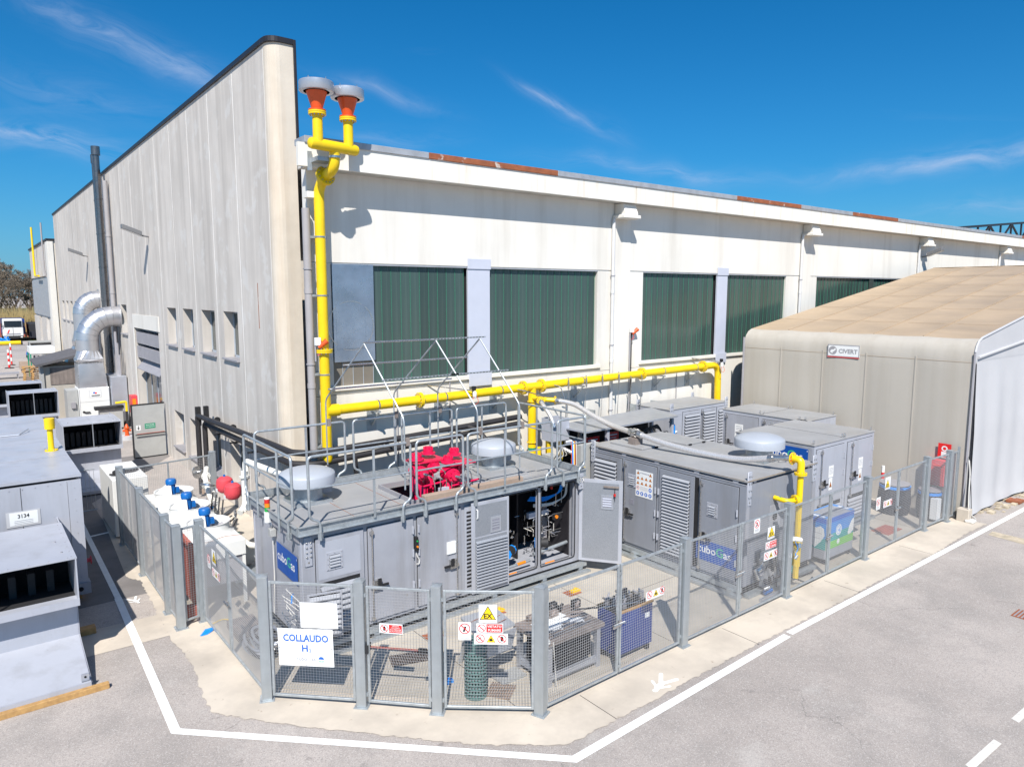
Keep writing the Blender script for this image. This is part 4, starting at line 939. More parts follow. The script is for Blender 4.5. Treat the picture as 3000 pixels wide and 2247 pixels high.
# ------------------------------------------------------------------ container 1 : compressor container with walkway rails
c1 = thing('compressor_container', (4.6, 12.7, 0), 'long grey container with rooftop guard rails and its right doors standing open', 'container')
X0, X1, Y0, Y1 = 4.8, 12.05, 12.7, 15.5; ZB, ZT = .28, 2.46
FF = Fr((X0, Y0, 0), (1, 0, 0), (0, -1, 0)); FL = Fr((X0, Y1, 0), (0, -1, 0), (-1, 0, 0))
q = B('box_grey'); q.box(X0+.001, X0+.05, Y0+.05, Y1-.05, ZB, ZT); q.build('end_wall', c1)
q = B('box_grey'); q.box(X0+.05, X1, Y1-.05, Y1, ZB, ZT); q.box(X1-.05, X1, Y0+.1, Y1-.05, ZB, ZT); q.build('rear_wall', c1)
q = B('box_grey'); q.box(X0, X0+.45, Y0, Y0+.05, ZB, ZT); q.box(X0+.45, 9.55, Y0+.005, Y0+.05, ZB, ZT); q.build('front_wall', c1)
q = B('box_grey'); q.box(9.5, 9.56, Y0+.05, Y1-.05, ZB, ZT); q.box(10.64, 10.72, Y0+.002, Y0+.09, ZB, ZT); q.box(11.86, X1-.001, Y0+.002, Y0+.10, ZB, ZT); q.box(9.56, 11.86, Y0, Y0+.10, ZB-.02, ZB+.10); q.box(9.56, 11.86, Y0+.002, Y0+.1, 2.38, ZT); q.build('door_frame', c1)
q = B('dark_flashing'); q.box(9.562, 9.58, Y0+.35, Y1-.12, ZB+.05, ZT-.03); q.box(11.93, 11.98, Y0+.35, Y1-.12, ZB+.05, ZT-.03); q.box(9.6, 11.9, Y0+1.75, Y0+1.8, ZB+.05, ZT-.03); q.box(10.70, 10.74, Y0+.9, Y0+1.74, ZB+.05, ZT-.04); q.box(9.6, 11.9, Y0+.12, Y1-.12, ZT-.025, ZT-.005); q.build('shade_lining', c1)  # near-black sheets: the shade inside the open compartments is put into their colour
q = B('box_grey_light'); q.box(9.58, 11.93, Y0+.1, Y1-.13, ZB, ZB+.04); q.build('inner_floor', c1)
q = B('rubber')
for a, c in ((9.58, 10.63), (10.73, 11.85)):
    q.tube([(a, Y0-.005, ZB+.12), (c, Y0-.005, ZB+.12), (c, Y0-.005, 2.36), (a, Y0-.005, 2.36), (a, Y0-.005, ZB+.2)], .014, 6, .12)
q.build('door_seal', c1)
# roof with hatch over the compressor
q = B('roof_grey'); hx0, hx1, hy0, hy1 = 7.45, 9.05, 13.05, 14.6; zr_ = ZT+.04
q.box(X0, hx0, Y0, Y1, ZT, zr_); q.box(hx1, X1, Y0, Y1, ZT, zr_); q.box(hx0, hx1, Y0, hy0, ZT, zr_); q.box(hx0, hx1, hy1, Y1, ZT, zr_); q.build('roof', c1)
q = B('sill_metal'); q.box(hx0-.04, hx0, hy0-.04, hy1+.04, zr_, zr_+.09); q.box(hx1, hx1+.04, hy0-.04, hy1+.04, zr_, zr_+.09); q.box(hx0, hx1, hy0-.04, hy0, zr_, zr_+.088); q.box(hx0, hx1, hy1, hy1+.04, zr_, zr_+.088)
q.box(8.95, 9.6, 13.0, 14.65, zr_+.001, zr_+.05); q.build('hatch_curb', c1)
q = B('dark_gap'); q.box(hx0, hx1, hy0, hy1, 1.2, 1.25); q.build('hatch_floor', c1)
q = B('plank'); q.box(7.6, 10.3, Y0+.14, Y0+.30, zr_+.001, zr_+.19); q.build('plank', c1, bev=.005)
q = B('roof_grey'); q.box(9.6, 11.3, 13.25, 14.8, zr_+.001, zr_+.03); q.box(9.8, 10.95, 13.45, 14.6, zr_+.031, zr_+.06); q.build('roof_cover', c1)
for x in (6.05, 7.2): B('rust_flashing').box(x, x+.008, Y0+.12, Y1-.1, zr_, zr_+.004).build('roof_seam', c1)
# galvanised perimeter channel
q = B('galv')
for (a, bb, c, d) in ((X0-.10, X1+.05, Y0-.10, Y0-.085), (X0-.10, X1+.05, Y1+.07, Y1+.085)): q.box(a, bb, c, d, ZT+.02, ZT+.19); q.box(a, bb, c-.05*(c < 13), d+.05*(c > 13), ZT+.185, ZT+.195); q.box(a, bb, c-.05*(c < 13), d+.05*(c > 13), ZT+.015, ZT+.025)
for (a, bb) in ((X0-.12, X0-.105), (X1+.05, X1+.065)): q.box(a, bb, Y0-.10, Y1+.085, ZT+.02, ZT+.19); q.box(a-.04*(a < 8), bb+.04*(a > 8), Y0-.1, Y1+.085, ZT+.186, ZT+.196)
q.build('walkway_channel', c1)
# rails
RT = 3.98
def rail(pts_top, kick, name='guard_rail', mid=True, stiles=()):
    """a bent-tube frame: top between two points, S-kink at foot, outwards by kick"""
    a, c = Vector(pts_top[0]), Vector(pts_top[1]); d = (c-a).normalized(); k = Vector(kick); q = B('galv'); r = .027; zf = ZT-.12
    def leg(p, s): return [p, Vector((p.x, p.y, ZT+.33)), Vector((p.x, p.y, ZT+.25))+d*s*.22*0+k+d*s*.20, Vector((p.x, p.y, zf))+k+d*s*.20]
    La = leg(a, 1)[::-1]; Lc = leg(c, -1); P = [La[0], La[1], La[2]+Vector((0, 0, 0)), a, c, Lc[1], Lc[2], Lc[3]]
    q.tube(P, r, 10, .10, 5)
    if mid: q.tube([a+Vector((0, 0, -.62)), c+Vector((0, 0, -.62))], .018, 8)
    for t_ in stiles:
        p = a+(c-a)*t_; q.box(p.x-.024, p.x+.024, p.y-.008, p.y+.008, ZT+.1, p.z-.01) if abs(d.x) > .5 else q.box(p.x-.008, p.x+.008, p.y-.024, p.y+.024, ZT+.0, p.z-.01)
    o = q.build(name, c1); q = B('galv')
    for s_, p in ((1, a), (-1, c)):
        w = p+k+d*s_*.20; q.box(w.x-.05, w.x+.05, w.y-.02+(.03 if k.y < 0 else 0), w.y+.02, ZT-.10, ZT+.02)
    q.build('rail_clamp', o); return o
yr = Y0-.14; yb = Y1+.12
rail(((4.92, yr, RT), (7.10, yr, RT)), (0, -.02, 0), stiles=(.62,))
rail(((7.24, yr, RT), (8.40, yr, RT)), (0, -.02, 0), stiles=())
rail(((8.52, yr, RT), (10.95, yr, RT)), (0, -.02, 0), stiles=(.42,))
rail(((11.12, yr, RT), (12.02, yr, RT)), (0, -.02, 0))
rail(((4.93, yb, RT), (7.06, yb, RT)), (0, .02, 0), stiles=(.55,))
rail(((7.28, yb, RT), (8.42, yb, RT)), (0, .02, 0)); rail(((8.6, yb, RT), (10.1, yb, RT)), (0, .02, 0), stiles=(.55,)); rail(((10.25, yb, RT), (11.9, yb, RT)), (0, .02, 0), stiles=(.5,))
rail(((X0-.14, 15.5, RT), (X0-.14, Y0+.02, RT)), (-.02, 0, 0), stiles=()); rail(((X1+.12, 15.4, RT), (X1+.12, Y0, RT)), (.02, 0, 0), stiles=(.3, .66))
q = B('galv')
for y in (14.7, 13.45): q.tube([(X0-.15, y, RT-.01), (X0-.15, y, ZT-.12)], .026, 8)
q.build('rail_post', c1)
# front face fittings
def cdoor(fr, u0, u1, v0, v1, mat='box_grey', name='door', lift=.0):
    q = B('dark_gap'); q.fbox(fr, u0-.012, u1+.012, v0-.012, v1+.012, lift+.0, lift+.004); q.use(mat); q.fbox(fr, u0, u1, v0, v1, lift+.004, lift+.035)
    return q.build(name, c1, bev=.004)
FF = Fr((4.6, Y0, 0), (1, 0, 0), (0, -1, 0))
d = cdoor(FF, .46, 1.46, .36, 2.33)
FD = Fr(FF.p(0, 0, .036), FF.u, FF.n)
q = B('box_grey_light'); q.fbox(FD, .50, 1.38, 1.50, 2.24, 0, .005); q.build('raised_panel', d)
FD2 = Fr(FF.p(0, 0, .042), FF.u, FF.n); small_vent(d, FD2, .66, 1.0, 1.66, 2.02)
louvres(d, FD, .53, 1.36, .42, 1.44, .118)
d = cdoor(FF, 1.56, 2.60, .36, 2.33); lock_rod(d, FD, 1.62, .38, 2.33); hinge(d, FD, 2.58, (.8, 1.5, 2.0))
d = cdoor(FF, 2.70, 3.80, .36, 2.33); lock_rod(d, FD, 3.66, .38, 2.33, -1); hinge(d, FD, 2.72, (.8, 1.5, 2.0))
q = B('sign_white'); q.fbox(FD, 3.42, 3.64, 1.35, 1.62, 0, .03); q.build('paper_wallet', d)
q = B('dark_gap'); q.fbox(FF, 2.62, 2.68, 1.62, 1.92, 0, .10); q.use('lamp_green'); q.cyl(FF.p(2.65, 1.84, .10), FF.p(2.65, 1.84, .12), .018, n=8); q.use('lamp_amber'); q.cyl(FF.p(2.65, 1.72, .10), FF.p(2.65, 1.72, .13), .022, n=8); q.use('hose_white'); q.tube([FF.p(2.65, 1.62, .05), FF.p(2.66, 1.50, .06), FF.p(2.72, 1.40, .07), FF.p(2.70, 1.32, .08), FF.p(2.64, 1.34, .08)], .012, 6, .05); q.build('push_button_box', c1)
# slotted post
q = B('box_grey_light'); q.fbox(FF, 3.90, 4.12, .36, 2.33, 0, .03); q.build('slotted_post', c1)
SL = None
for k in range(20):
    v = .45+k*.09; q = B('dark_gap')
    if SL is None: q.fbox(FF, 3.95, 4.07, v, v+.045, .03, .034); o = q.build('slot', c1); SL = (o.data, v)
    else: inst('slot', SL[0], c1, Vector((0, 0, v-SL[1]))+wloc(c1))
# left perforated leaf, opened flat
fl_ = Fr((8.62, Y0-.13, 0), (1, -.03, 0), (-.03, -1, 0))
lf1 = B('box_grey_light'); lf1.fbox(fl_, 0, 1.02, .30, 2.40, -.03, 0); lo1 = lf1.build('door', c1, bev=.004)
q = B('perforated'); q.fbox(fl_, .09, .96, 1.62, 2.33, 0, .006); q.build('perforated_sheet', lo1)
q = B('perforated'); q.fbox(fl_, .09, .96, .37, 1.58, 0, .005); q.build('perforated_sheet', lo1)
louvres(lo1, Fr(fl_.p(0, 0, .004), fl_.u, fl_.n), .10, .95, .38, 1.58, .071, 'perf_slat', gap='perforated')
q = B('cap_metal'); q.fbox(fl_, .50, .78, 1.64, 2.0, .006, .02); q.use('ink_grey'); q.fbox(fl_, .54, .74, 1.69, 1.95, .02, .022); q.use('slat_grey')
for k in range(3): q.fbox(fl_, .54, .74, 1.75+k*.06, 1.77+k*.06, .022, .03)
q.build('air_vent', lo1); q = B('sign_white'); q.tube([fl_.p(.13, 2.24, .0), fl_.p(.13, 2.24, .05), fl_.p(.13, 2.05, .05), fl_.p(.13, 2.03, .0)], .012, 6, .03); q.build('grab_handle', lo1)
# right leaf, standing open
hv = (Vector((12.62, 11.78, 0))-Vector((11.98, 12.66, 0))).normalized()
fr2 = Fr((11.95, 12.66, 0), hv, (-hv.y*-1*-1, hv.x*-1*-1, 0)) if False else Fr((11.95, 12.66, 0), hv, (hv.y, -hv.x, 0))
lf2 = B('box_grey_light'); lf2.fbox(fr2, 0, 1.09, .30, 2.42, -.04, 0); lo2 = lf2.build('door', c1, bev=.004)
q = B('perforated'); q.fbox(fr2, .09, 1.0, .38, 2.34, 0, .005); q.build('perforated_sheet', lo2)
q = B('cap_metal'); q.fbox(fr2, .56, .86, 1.68, 2.04, .005, .02); q.use('ink_grey'); q.fbox(fr2, .60, .82, 1.73, 1.99, .02, .022); q.use('cover_grey')
for k in range(4): q.fbox(fr2, .60, .82, 1.76+k*.06, 1.79+k*.06, .022, .032)
q.build('air_vent', lo2)
q = B('timber_grey'); q.fbox(fr2, .62, 1.0, 2.24, 2.28, .005, .05); q.use('lamp_red'); q.cyl(fr2.p(.90, 2.10, .05), fr2.p(.90, 2.04, .05), .03, n=10); q.use('dark_gap'); q.cyl(fr2.p(.90, 2.24, .04), fr2.p(.90, 1.92, .04), .008, n=6); q.build('door_stay', lo2)
# end face
cubogas(c1, Fr((X0-.021, 14.02, 1.42), (0, -1, -.02), (-1, 0, 0)), 1.12, .57)
q = B('box_grey_light'); q.fbox(FL, .04, .10, ZB, ZT, 0, .02); q.fbox(FL, 2.68, 2.79, ZB, ZT, 0, .02); q.build('corner_post', c1)
lug(c1, X0+.12, Y0-.004, 1.82, 2.40)
lug(c1, X1-.12, Y0-.12, 2.16, 2.56)
q = B('sill_metal'); q.box(X0-.05, X0, Y0+.02, Y1, 2.30, 2.42); q.build('roof_gutter', c1)
# skid
q = B('galv'); q.box(X0+.1, X1+.1, Y0-.14, Y0-.02, .14, .24); q.box(X0+.1, X1+.1, Y0-.30, Y0-.16, .02, .07); q.box(X0+.1, X1, Y1-.1, Y1, .02, .26)
for x in (4.75, 6.2, 7.7, 9.2, 10.7, 11.9): q.box(x, x+.12, Y0-.13, Y1-.05, .02, .139)
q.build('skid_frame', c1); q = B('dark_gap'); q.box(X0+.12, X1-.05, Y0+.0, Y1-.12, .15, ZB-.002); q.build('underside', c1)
# hinged-out louvre flap at the corner, and cable tails
q = B('box_grey_light'); fq = Fr((4.72, 12.25, 0), (.42, -.10, 0), (-.3, -.9, 0))
qo = q.fbox(fq, -.02, .62, .55, 1.45, -.03, 0).build('side_flap', c1)
louvres(qo, fq, .02, .58, .60, 1.42, .10)
q = B('hose_white')
for k in range(9):
    z = .7+.09*k; q.tube([(4.62+.02*(k % 3), 12.85, z), (4.45-.03*(k % 4), 12.6+.03*(k % 5), z+.08), (4.42+.02*k % .2, 12.3, z-.05-.02*(k % 3))], .008, 4, .05)
q.use('bright_blue').tube([(4.6, 12.7, 1.35), (4.5, 12.5, 1.42), (4.46, 12.42, 1.3)], .012, 5, .04); q.build('loose_cables', c1)
cowl(c1, 5.72, 14.66, zr_, .60, .32, True, .42); cowl(c1, 10.68, 14.55, zr_+.03, .58, .31, True, .40)
# interior equipment
eq = thing('valve_panel', (10.6, 13.6, .3), 'maze of steel tubes, valves and cables inside the open right end of the container', 'equipment')
R2 = random.Random(3)
for (a, c, yq) in ((9.65, 10.6, 13.5), (10.8, 11.8, 13.15)):
    for k in range(30):
        q = B('steel' if k % 3 else 'hose_white') if k % 7 else B('sill_metal'); x = R2.uniform(a, c); z = R2.uniform(.6, 1.8); y = R2.uniform(yq-.15, yq+.5)
        P = [Vector((x, y, z))]
        for _ in range(R2.choice((2, 3, 4))):
            ax = R2.randrange(3); dd_ = [0, 0, 0]; dd_[ax] = R2.uniform(-.35, .4); n_ = P[-1]+Vector(dd_); n_.x = min(max(n_.x, a), c); n_.y = min(max(n_.y, yq-.25), yq+.7); n_.z = min(max(n_.z, .45), 2.2)
            if (n_-P[-1]).length > .04: P.append(n_)
        if len(P) > 1: q.tube(P, R2.choice((.007, .009, .012)), 5, .04); q.build('tube', eq)
    for k in range(11):
        q = B('steel'); x = R2.uniform(a+.1, c-.05); z = R2.uniform(.55, 1.35); y = R2.uniform(yq-.2, yq+.2); q.cyl((x, y, z), (x, y, z+.07), .022, n=8); q.cyl((x-.05, y, z+.02), (x+.05, y, z+.02), .016, n=8); q.build('valve', eq)
for (x, y, z, e) in ((10.12, 13.15, .78, .5), (11.05, 12.98, .86, -.55)):
    q = B('rubber'); d_ = Vector((.8, e, 0)).normalized(); p = Vector((x, y, z)); q.cyl(p-d_*.16, p+d_*.12, .12, n=20); q.use('bright_blue'); q.cyl(p+d_*.12, p+d_*.18, .125, n=8) if e > 0 else q.cyl(p-d_*.22, p-d_*.16, .125, n=8)
    q.use('bright_blue'); q.cyl(p-d_*.20, p-d_*.165, .125, n=8); q.build('actuator', eq)
q = B('galv'); q.cyl((9.65, 12.95, .48), (10.6, 12.95, .52), .035, n=12); q.use('lamp_amber'); q.cyl((10.2, 12.95, .503), (10.45, 12.95, .514), .038, n=12); q.use('galv'); q.cyl((10.75, 13.0, .62), (11.85, 13.0, .70), .045, n=12); q.use('steel'); q.cyl((9.65, 12.85, .36), (11.8, 12.85, .37), .02, n=8); q.use('lamp_amber'); q.cyl((9.75, 12.85, .361), (10.1, 12.85, .362), .024, n=8); q.cyl((11.0, 12.85, .366), (11.3, 12.85, .367), .024, n=8); q.build('manifold', eq)
q = B('bright_blue')
for k in range(5): q.tube([(10.8+.02*k, 13.3, 1.9+.02*k), (11.3, 13.2, 1.82+.025*k), (11.66+.02*k, 13.1, 2.0), (11.66+.02*k, 13.0, 2.36)], .013, 5, .14)
q.use('hose_white')
for k in range(4): q.tube([(10.9, 13.2, 1.75+.02*k), (11.4, 13.1, 1.72+.018*k), (11.78+.015*k, 13.0, 1.9), (11.78+.015*k, 12.95, 2.36)], .013, 5, .14)
q.build('cable_loom', eq)
q = B('cover_grey'); q.box(10.85, 11.5, 13.3, 13.4, 1.42, 1.56); q.box(9.7, 10.1, 13.9, 14.0, 1.4, 2.2); q.use('sill_metal'); q.box(11.45, 11.83, 13.75, 13.8, .6, 1.5); q.box(9.62, 10.3, 14.2, 14.3, .5, 1.35); q.build('junction_box', eq)
q = B('lamp_red'); q.cyl((10.86, 13.0, 2.18), (10.86, 13.0, 2.30), .035, n=10); q.cyl((11.5, 13.2, 2.1), (11.5, 13.2, 2.22), .035, n=10); q.cyl((11.2, 13.3, 2.28), (11.2, 13.3, 2.36), .04, n=10); q.build('warning_lamp', eq)
q = B('lamp_amber'); q.cyl((11.52, 13.0, 1.42), (11.52, 13.03, 1.42), .045, n=12); q.use('dark_gap'); q.box(11.45, 11.7, 13.03, 13.1, 1.34, 1.48); q.build('stop_button', eq)
# overhead hoops
hp = thing('canopy_frame', (8.5, 13.9, 2.6), 'open steel tube frame of three hoops clamped over the container rails', 'frame')
for xf, xb in ((6.98, 6.60), (8.80, 8.38), (9.98, 9.66)):
    xm = (xf+xb)/2+.02
    q = B('galv'); q.tube([(xf, yr+.02, 3.0), (xf, yr+.02, 4.48), (xm, 13.95, 5.93)], .018, 8, .12); q.build('hoop_leg', hp)
    q = B('galv'); q.tube([(xb, yb-.02, 3.0), (xb, yb-.02, 4.55), (xm, 13.95, 5.93)], .018, 8, .12); q.build('hoop_leg', hp)
    q = B('timber_grey'); q.box(xf+.02, xf+.10, yr-.03, yr+.05, RT-.06, RT+.10); q.box(xb+.02, xb+.10, yb-.05, yb+.03, RT-.06, RT+.10); q.build('clamp', hp)
xs = (6.82, 8.62, 9.85)
def lerp3(a, c, t): return tuple(a[i]+(c[i]-a[i])*t for i in range(3))
for nm_, xa, xc, t_, side in (('ridge_tube', 6.8, 8.66, 1, 0), ('purlin', 6.6, 9.9, .62, 1), ('purlin', 6.55, 8.5, .18, 1), ('purlin', 8.3, 9.9, .18, 1)):
    f = lerp3((0, yb-.02, 4.55), (0, 13.95, 5.93), t_); q = B('steel'); q.tube([(xa, f[1], f[2]+.03), (xc, f[1], f[2]+.03)], .02, 8); q.build(nm_, hp)
for xa, xc, t_ in ((8.5, 10.0, 1.0), (6.85, 8.75, .48), (8.55, 10.15, .48)):
    f = lerp3((0, yr+.02, 4.48), (0, 13.95, 5.93), t_); q = B('galv'); q.box(xa, xc, f[1]-.02, f[1]+.02, f[2]+.02, f[2]+.05); q.use('dark_gap')
    k = xa+.05
    while k < xc-.05: q.box(k, k+.05, f[1]-.021, f[1]-.02, f[2]+.028, f[2]+.042); k += .09
    q.build('strut_channel', hp)
# pink compressor
pk = thing('hydrogen_compressor', (8.25, 13.6, 1.3), 'bright pink compressor with four cylinder heads rising through the roof hatch', 'compressor')
for k, (x, y, z) in enumerate(((7.86, 13.62, 3.16), (8.22, 13.72, 3.24), (8.52, 13.35, 3.06), (8.86, 13.62, 3.14))):
    q = B('pink'); q.lathe((x, y, 1.25), [(.10, 0), (.13, .6), (.13, .95), (.10, 1.0), (.10, 1.3), (.145, 1.32), (.145, 1.5), (.12, 1.55), (.12, z-1.25)], 20); q.build('cylinder', pk)
    q = B('pink'); q.cyl((x, y+.12, z-.12), (x, y-.25, z-.12), .155, n=24); q.cyl((x, y-.25, z-.12), (x, y-.31, z-.12), .10, n=16); q.lathe((x, y, z+.14), [(.165, 0), (.165, .035), (.115, .04), (.12, .11), (.06, .115), (.06, .165), (.01, .17)], 16, smooth=False)
    for j in range(8): q.cyl((x+.092*cos(j*pi/4), y+.092*sin(j*pi/4), z+.24), (x+.092*cos(j*pi/4), y+.092*sin(j*pi/4), z+.30), .022, n=6)
    for j in range(8): q.cyl((x+.125*cos(j*pi/4), y-.25, z-.12+.125*sin(j*pi/4)), (x+.125*cos(j*pi/4), y-.28, z-.12+.125*sin(j*pi/4)), .018, n=6)
    q.build('cylinder_head', pk)
    q = B('steel'); q.cyl((x, y-.31, z-.12), (x+.04, y-.40, z-.13), .03, n=10); q.tube([(x+.04, y-.40, z-.13), (x+.14, y-.47, z-.18), (x+.18, y-.48, z-.4), (x+.18, y-.48, z-.85)], .014, 6, .1); q.build('pressure_tube', pk)
q = B('pink'); q.box(7.74, 8.54, 13.45, 13.95, 3.24, 3.27); q.box(8.5, 9.18, 13.2, 13.85, 3.13, 3.16); q.cyl((7.8, 13.25, 2.78), (8.5, 13.25, 2.82), .022, n=8); q.cyl((8.45, 13.1, 2.72), (9.2, 13.1, 2.76), .022, n=8); q.build('head_plate', pk)
q = B('pink'); q.tube([(7.78, 13.3, 1.3), (7.78, 13.25, 2.4), (7.85, 13.35, 2.75)], .07, 12, .1); q.tube([(7.95, 13.2, 1.3), (8.0, 13.2, 2.2), (8.3, 13.25, 2.6)], .045, 10, .1); q.cyl((8.05, 13.25, 2.2), (8.45, 13.25, 2.2), .13, n=16); q.cyl((8.75, 13.2, 2.3), (9.0, 13.2, 2.3), .13, n=16); q.box(7.75, 9.05, 13.3, 14.1, 1.3, 2.1)
for x in (8.05, 8.2, 8.5, 8.75, 8.88): q.cyl((x, 13.5, 2.0), (x, 13.5, 3.0), .018, n=8)
q.build('pipework', pk)
q = B('steel')
for x in (8.15, 8.45, 8.82): q.box(x-.05, x+.05, 13.12, 13.2, 2.38, 2.58); q.cyl((x, 13.1, 2.58), (x, 13.1, 2.95), .01, n=6)
q.box(8.05, 8.55, 13.08, 13.22, 2.34, 2.37); q.use('cover_grey'); q.box(8.2, 8.5, 13.22, 13.28, 2.45, 2.68); q.box(8.85, 9.1, 13.2, 13.26, 2.4, 2.62); q.build('valve_block', pk)
for z in (2.30,): B('lamp_red')
# stack light on the end wall
SGX = .18
sg = thing('signal_tower', (4.70, 13.92, 2.35), 'red amber and green signal tower on the left end of the container', 'signal light')
q = B('white_metal'); q.cyl((4.68, 14.20, 2.36), (4.68, 14.20, 2.58), .07, n=16); q.build('sounder', sg)
for k, m in enumerate(('lamp_green', 'lamp_amber', 'lamp_red')): B(m).cyl((4.68, 14.20, 2.59+k*.085), (4.68, 14.20, 2.67+k*.085), .055, n=16).build('lens', sg)
B('sign_white').cyl((4.68, 14.20, 2.845), (4.68, 14.20, 2.87), .055, n=16).build('cap', sg)
q = B('panel_grey2'); q.box(4.66, 4.78, 14.02, 14.18, 2.08, 2.24); q.use('steel'); q.tube([(4.74, 14.2, 2.45), (4.72, 14.1, 2.25)], .015, 6); q.build('junction_box', sg, bev=.008)
q = B('hose_white'); q.tube([(4.73, 14.1, 2.08), (4.74, 14.12, 1.2), (4.71, 14.15, .4)], .011, 6, .1); q.build('cable', sg)
# ------------------------------------------------------------------ container 2
def gdoor(parent, fr, u0, u1, v0, v1, mat='box_grey', name='door'):
    q = B('dark_gap'); q.fbox(fr, u0-.014, u1+.014, v0-.014, v1+.014, 0, .004); q.use(mat); q.fbox(fr, u0, u1, v0, v1, .004, .035); return q.build(name, parent, bev=.004)
c2 = thing('gas_container', (13.85, 9.15, 0), 'long grey container with louvred doors, warning poster and blue company sign facing the open doors', 'container')
F2 = Fr((13.85, 14.2, 0), (0, -1, 0), (-1, 0, 0)); FE = Fr((13.85, 9.15, 0), (1, 0, 0), (0, -1, 0)); F2D = Fr((13.85-.036, 14.2, 0), (0, -1, 0), (-1, 0, 0))
q = B('box_grey_dark'); q.box(13.85, 16.8, 9.15, 14.2, .26, 2.66); q.build('body', c2)
q = B('roof_grey'); q.box(13.83, 16.84, 9.12, 14.23, 2.74, 2.78); q.build('roof', c2); q = B('box_grey_dark'); q.box(13.93, 16.75, 9.25, 14.12, 2.661, 2.739); q.build('roof_web', c2)
q = B('box_grey'); q.box(13.84, 13.92, 9.15, 14.2, 2.662, 2.678)
for y in (9.45, 10.55, 11.8, 12.95, 14.0): q.box(13.85, 13.93, y-.07, y+.07, 2.68, 2.738)
for x in (14.2, 16.5): q.box(x-.05, x+.05, 9.16, 9.24, 2.68, 2.738)
q.build('roof_rail', c2)
q = B('edge_brown'); q.box(13.835, 16.83, 9.117, 9.1195, 2.752, 2.779); q.box(13.826, 13.829, 9.2, 14.0, 2.765, 2.779); q.build('roof_edge_rust', c2)
q = B('roof_grey'); q.box(14.35, 15.6, 12.75, 13.95, 2.781, 2.84); q.box(15.8, 16.7, 12.4, 13.9, 2.781, 2.83); q.build('roof_hatch', c2, bev=.01)
q = B('dark_gap')
for (x, y) in ((14.9, 12.72), (15.9, 12.36), (16.5, 12.36)): q.box(x-.05, x+.05, y-.03, y+.01, 2.79, 2.83)
q.build('hatch_catch', c2)
d = gdoor(c2, F2, .08, 1.20, .34, 2.58, 'box_grey_dark'); louvres(d, F2D, .22, 1.04, .44, 2.46, .105)
d = gdoor(c2, F2, 1.32, 2.42, .34, 2.58, 'box_grey_dark'); lock_rod(d, F2D, 1.38, .36, 2.56); hinge(d, F2D, 2.42, (.7, 1.3, 1.9)); small_vent(d, F2D, 1.46, 1.76, 1.90, 2.24)
q = B('ink_grey'); q.fbox(F2D, 1.52, 1.68, 1.42, 1.56, 0, .006); q.build('door_plate', d)
d = gdoor(c2, F2, 2.54, 3.62, .34, 2.58, 'box_grey_dark'); louvres(d, F2D, 2.66, 3.50, .44, 2.46, .084); hinge(d, F2D, 2.52, (.7, 1.3, 1.9))
q = B('dark_gap'); q.fbox(F2, 3.64, 3.74, .34, 2.58, 0, .01); q.build('door_gap', c2)
d = gdoor(c2, F2, 3.80, 4.86, .34, 2.58, 'box_grey_dark'); lock_rod(d, F2D, 3.86, .36, 2.56); hinge(d, F2D, 4.86, (.7, 1.3, 1.9)); small_vent(d, F2D, 4.02, 4.32, 1.72, 2.06)
cubogas(d, Fr((13.85-.037, 10.46, .60), (0, -1, 0), (-1, 0, 0)), 1.14, .50)
# warning poster
fp = Fr((13.85-.037, 12.46, 1.70), (0, -1, 0), (-1, 0, 0)); q = B('sign_white'); q.fbox(fp, 0, .58, 0, .70, 0, .006)
def tri(q, fr, u, v, s, lift, m='lamp_amber'):
    q.use('sign_black'); q.shape(fr, [(u-s*.58, v-s*.42), (u+s*.58, v-s*.42), (u, v+s*.58)], lift); q.use(m); q.shape(fr, [(u-s*.46, v-s*.35), (u+s*.46, v-s*.35), (u, v+s*.42)], lift+.0006)
for (u, v) in [(.08, .63), (.50, .63)]+[(.08+.14*i, w) for w in (.50, .365) for i in range(4)]:
    tri(q, fp, u, v, .088, .0065); q.use('sign_black'); q.rect(fp, u-.007, u+.007, v-.02, v+.016, .0078)
q.use('navy'); q.text(fp, 'ATTENZIONE', .29, .62, .052, .0065, bold=.01)
q.use('sign_red'); q.disc(fp, .08, .235, .05, .0065, 20, .039); q.use('sign_black'); q.disc(fp, .08, .235, .018, .0065, 8); q.use('ink_grey')
for k in range(5): q.rect(fp, .16, .42, .27-.022*k, .275-.022*k, .0065)
for (u, v) in ((.50, .235), (.08, .09), (.22, .09), (.36, .09), (.50, .09)): q.use('logo_blue'); q.disc(fp, u, v, .053, .0065, 20); q.use('sign_white'); q.disc(fp, u, v+.008, .022, .0075, 8); q.rect(fp, u-.016, u+.016, v-.028, v-.012, .0078)
tag(q.build('warning_poster'), 'white poster of yellow warning triangles and blue discs on the container door', 'poster')
# end face details
q = B('box_grey'); q.fbox(FE, .0, .12, .26, 2.66, 0, .018); q.fbox(FE, 2.83, 2.95, .26, 2.66, 0, .018); q.build('corner_post', c2)
q = B('box_grey'); q.fbox(FE, .98, 1.42, 1.42, 2.02, 0, .006); bolts(q, FE, 1.02, 1.38, 1.46, 1.98, 3, 3); q.use('dark_gap'); q.disc(FE, 1.2, 1.72, .10, .007, 16); q.build('pipe_plate', c2)
lug(c2, 13.94, 9.14, 2.18, 2.98); lug(c2, 16.72, 9.14, 2.3, 2.98); lug(c2, 13.82, 14.08, 2.3, 2.92, n=(-1, 0, 0))
q = B('galv'); q.box(13.6, 13.78, 9.1, 14.3, .03, .1); q.box(13.72, 13.84, 9.15, 14.2, .14, .25); q.box(13.85, 16.8, 8.98, 9.12, .03, .12)
for y in (9.3, 10.8, 12.3, 13.9): q.box(13.62, 13.84, y, y+.12, .1, .2)
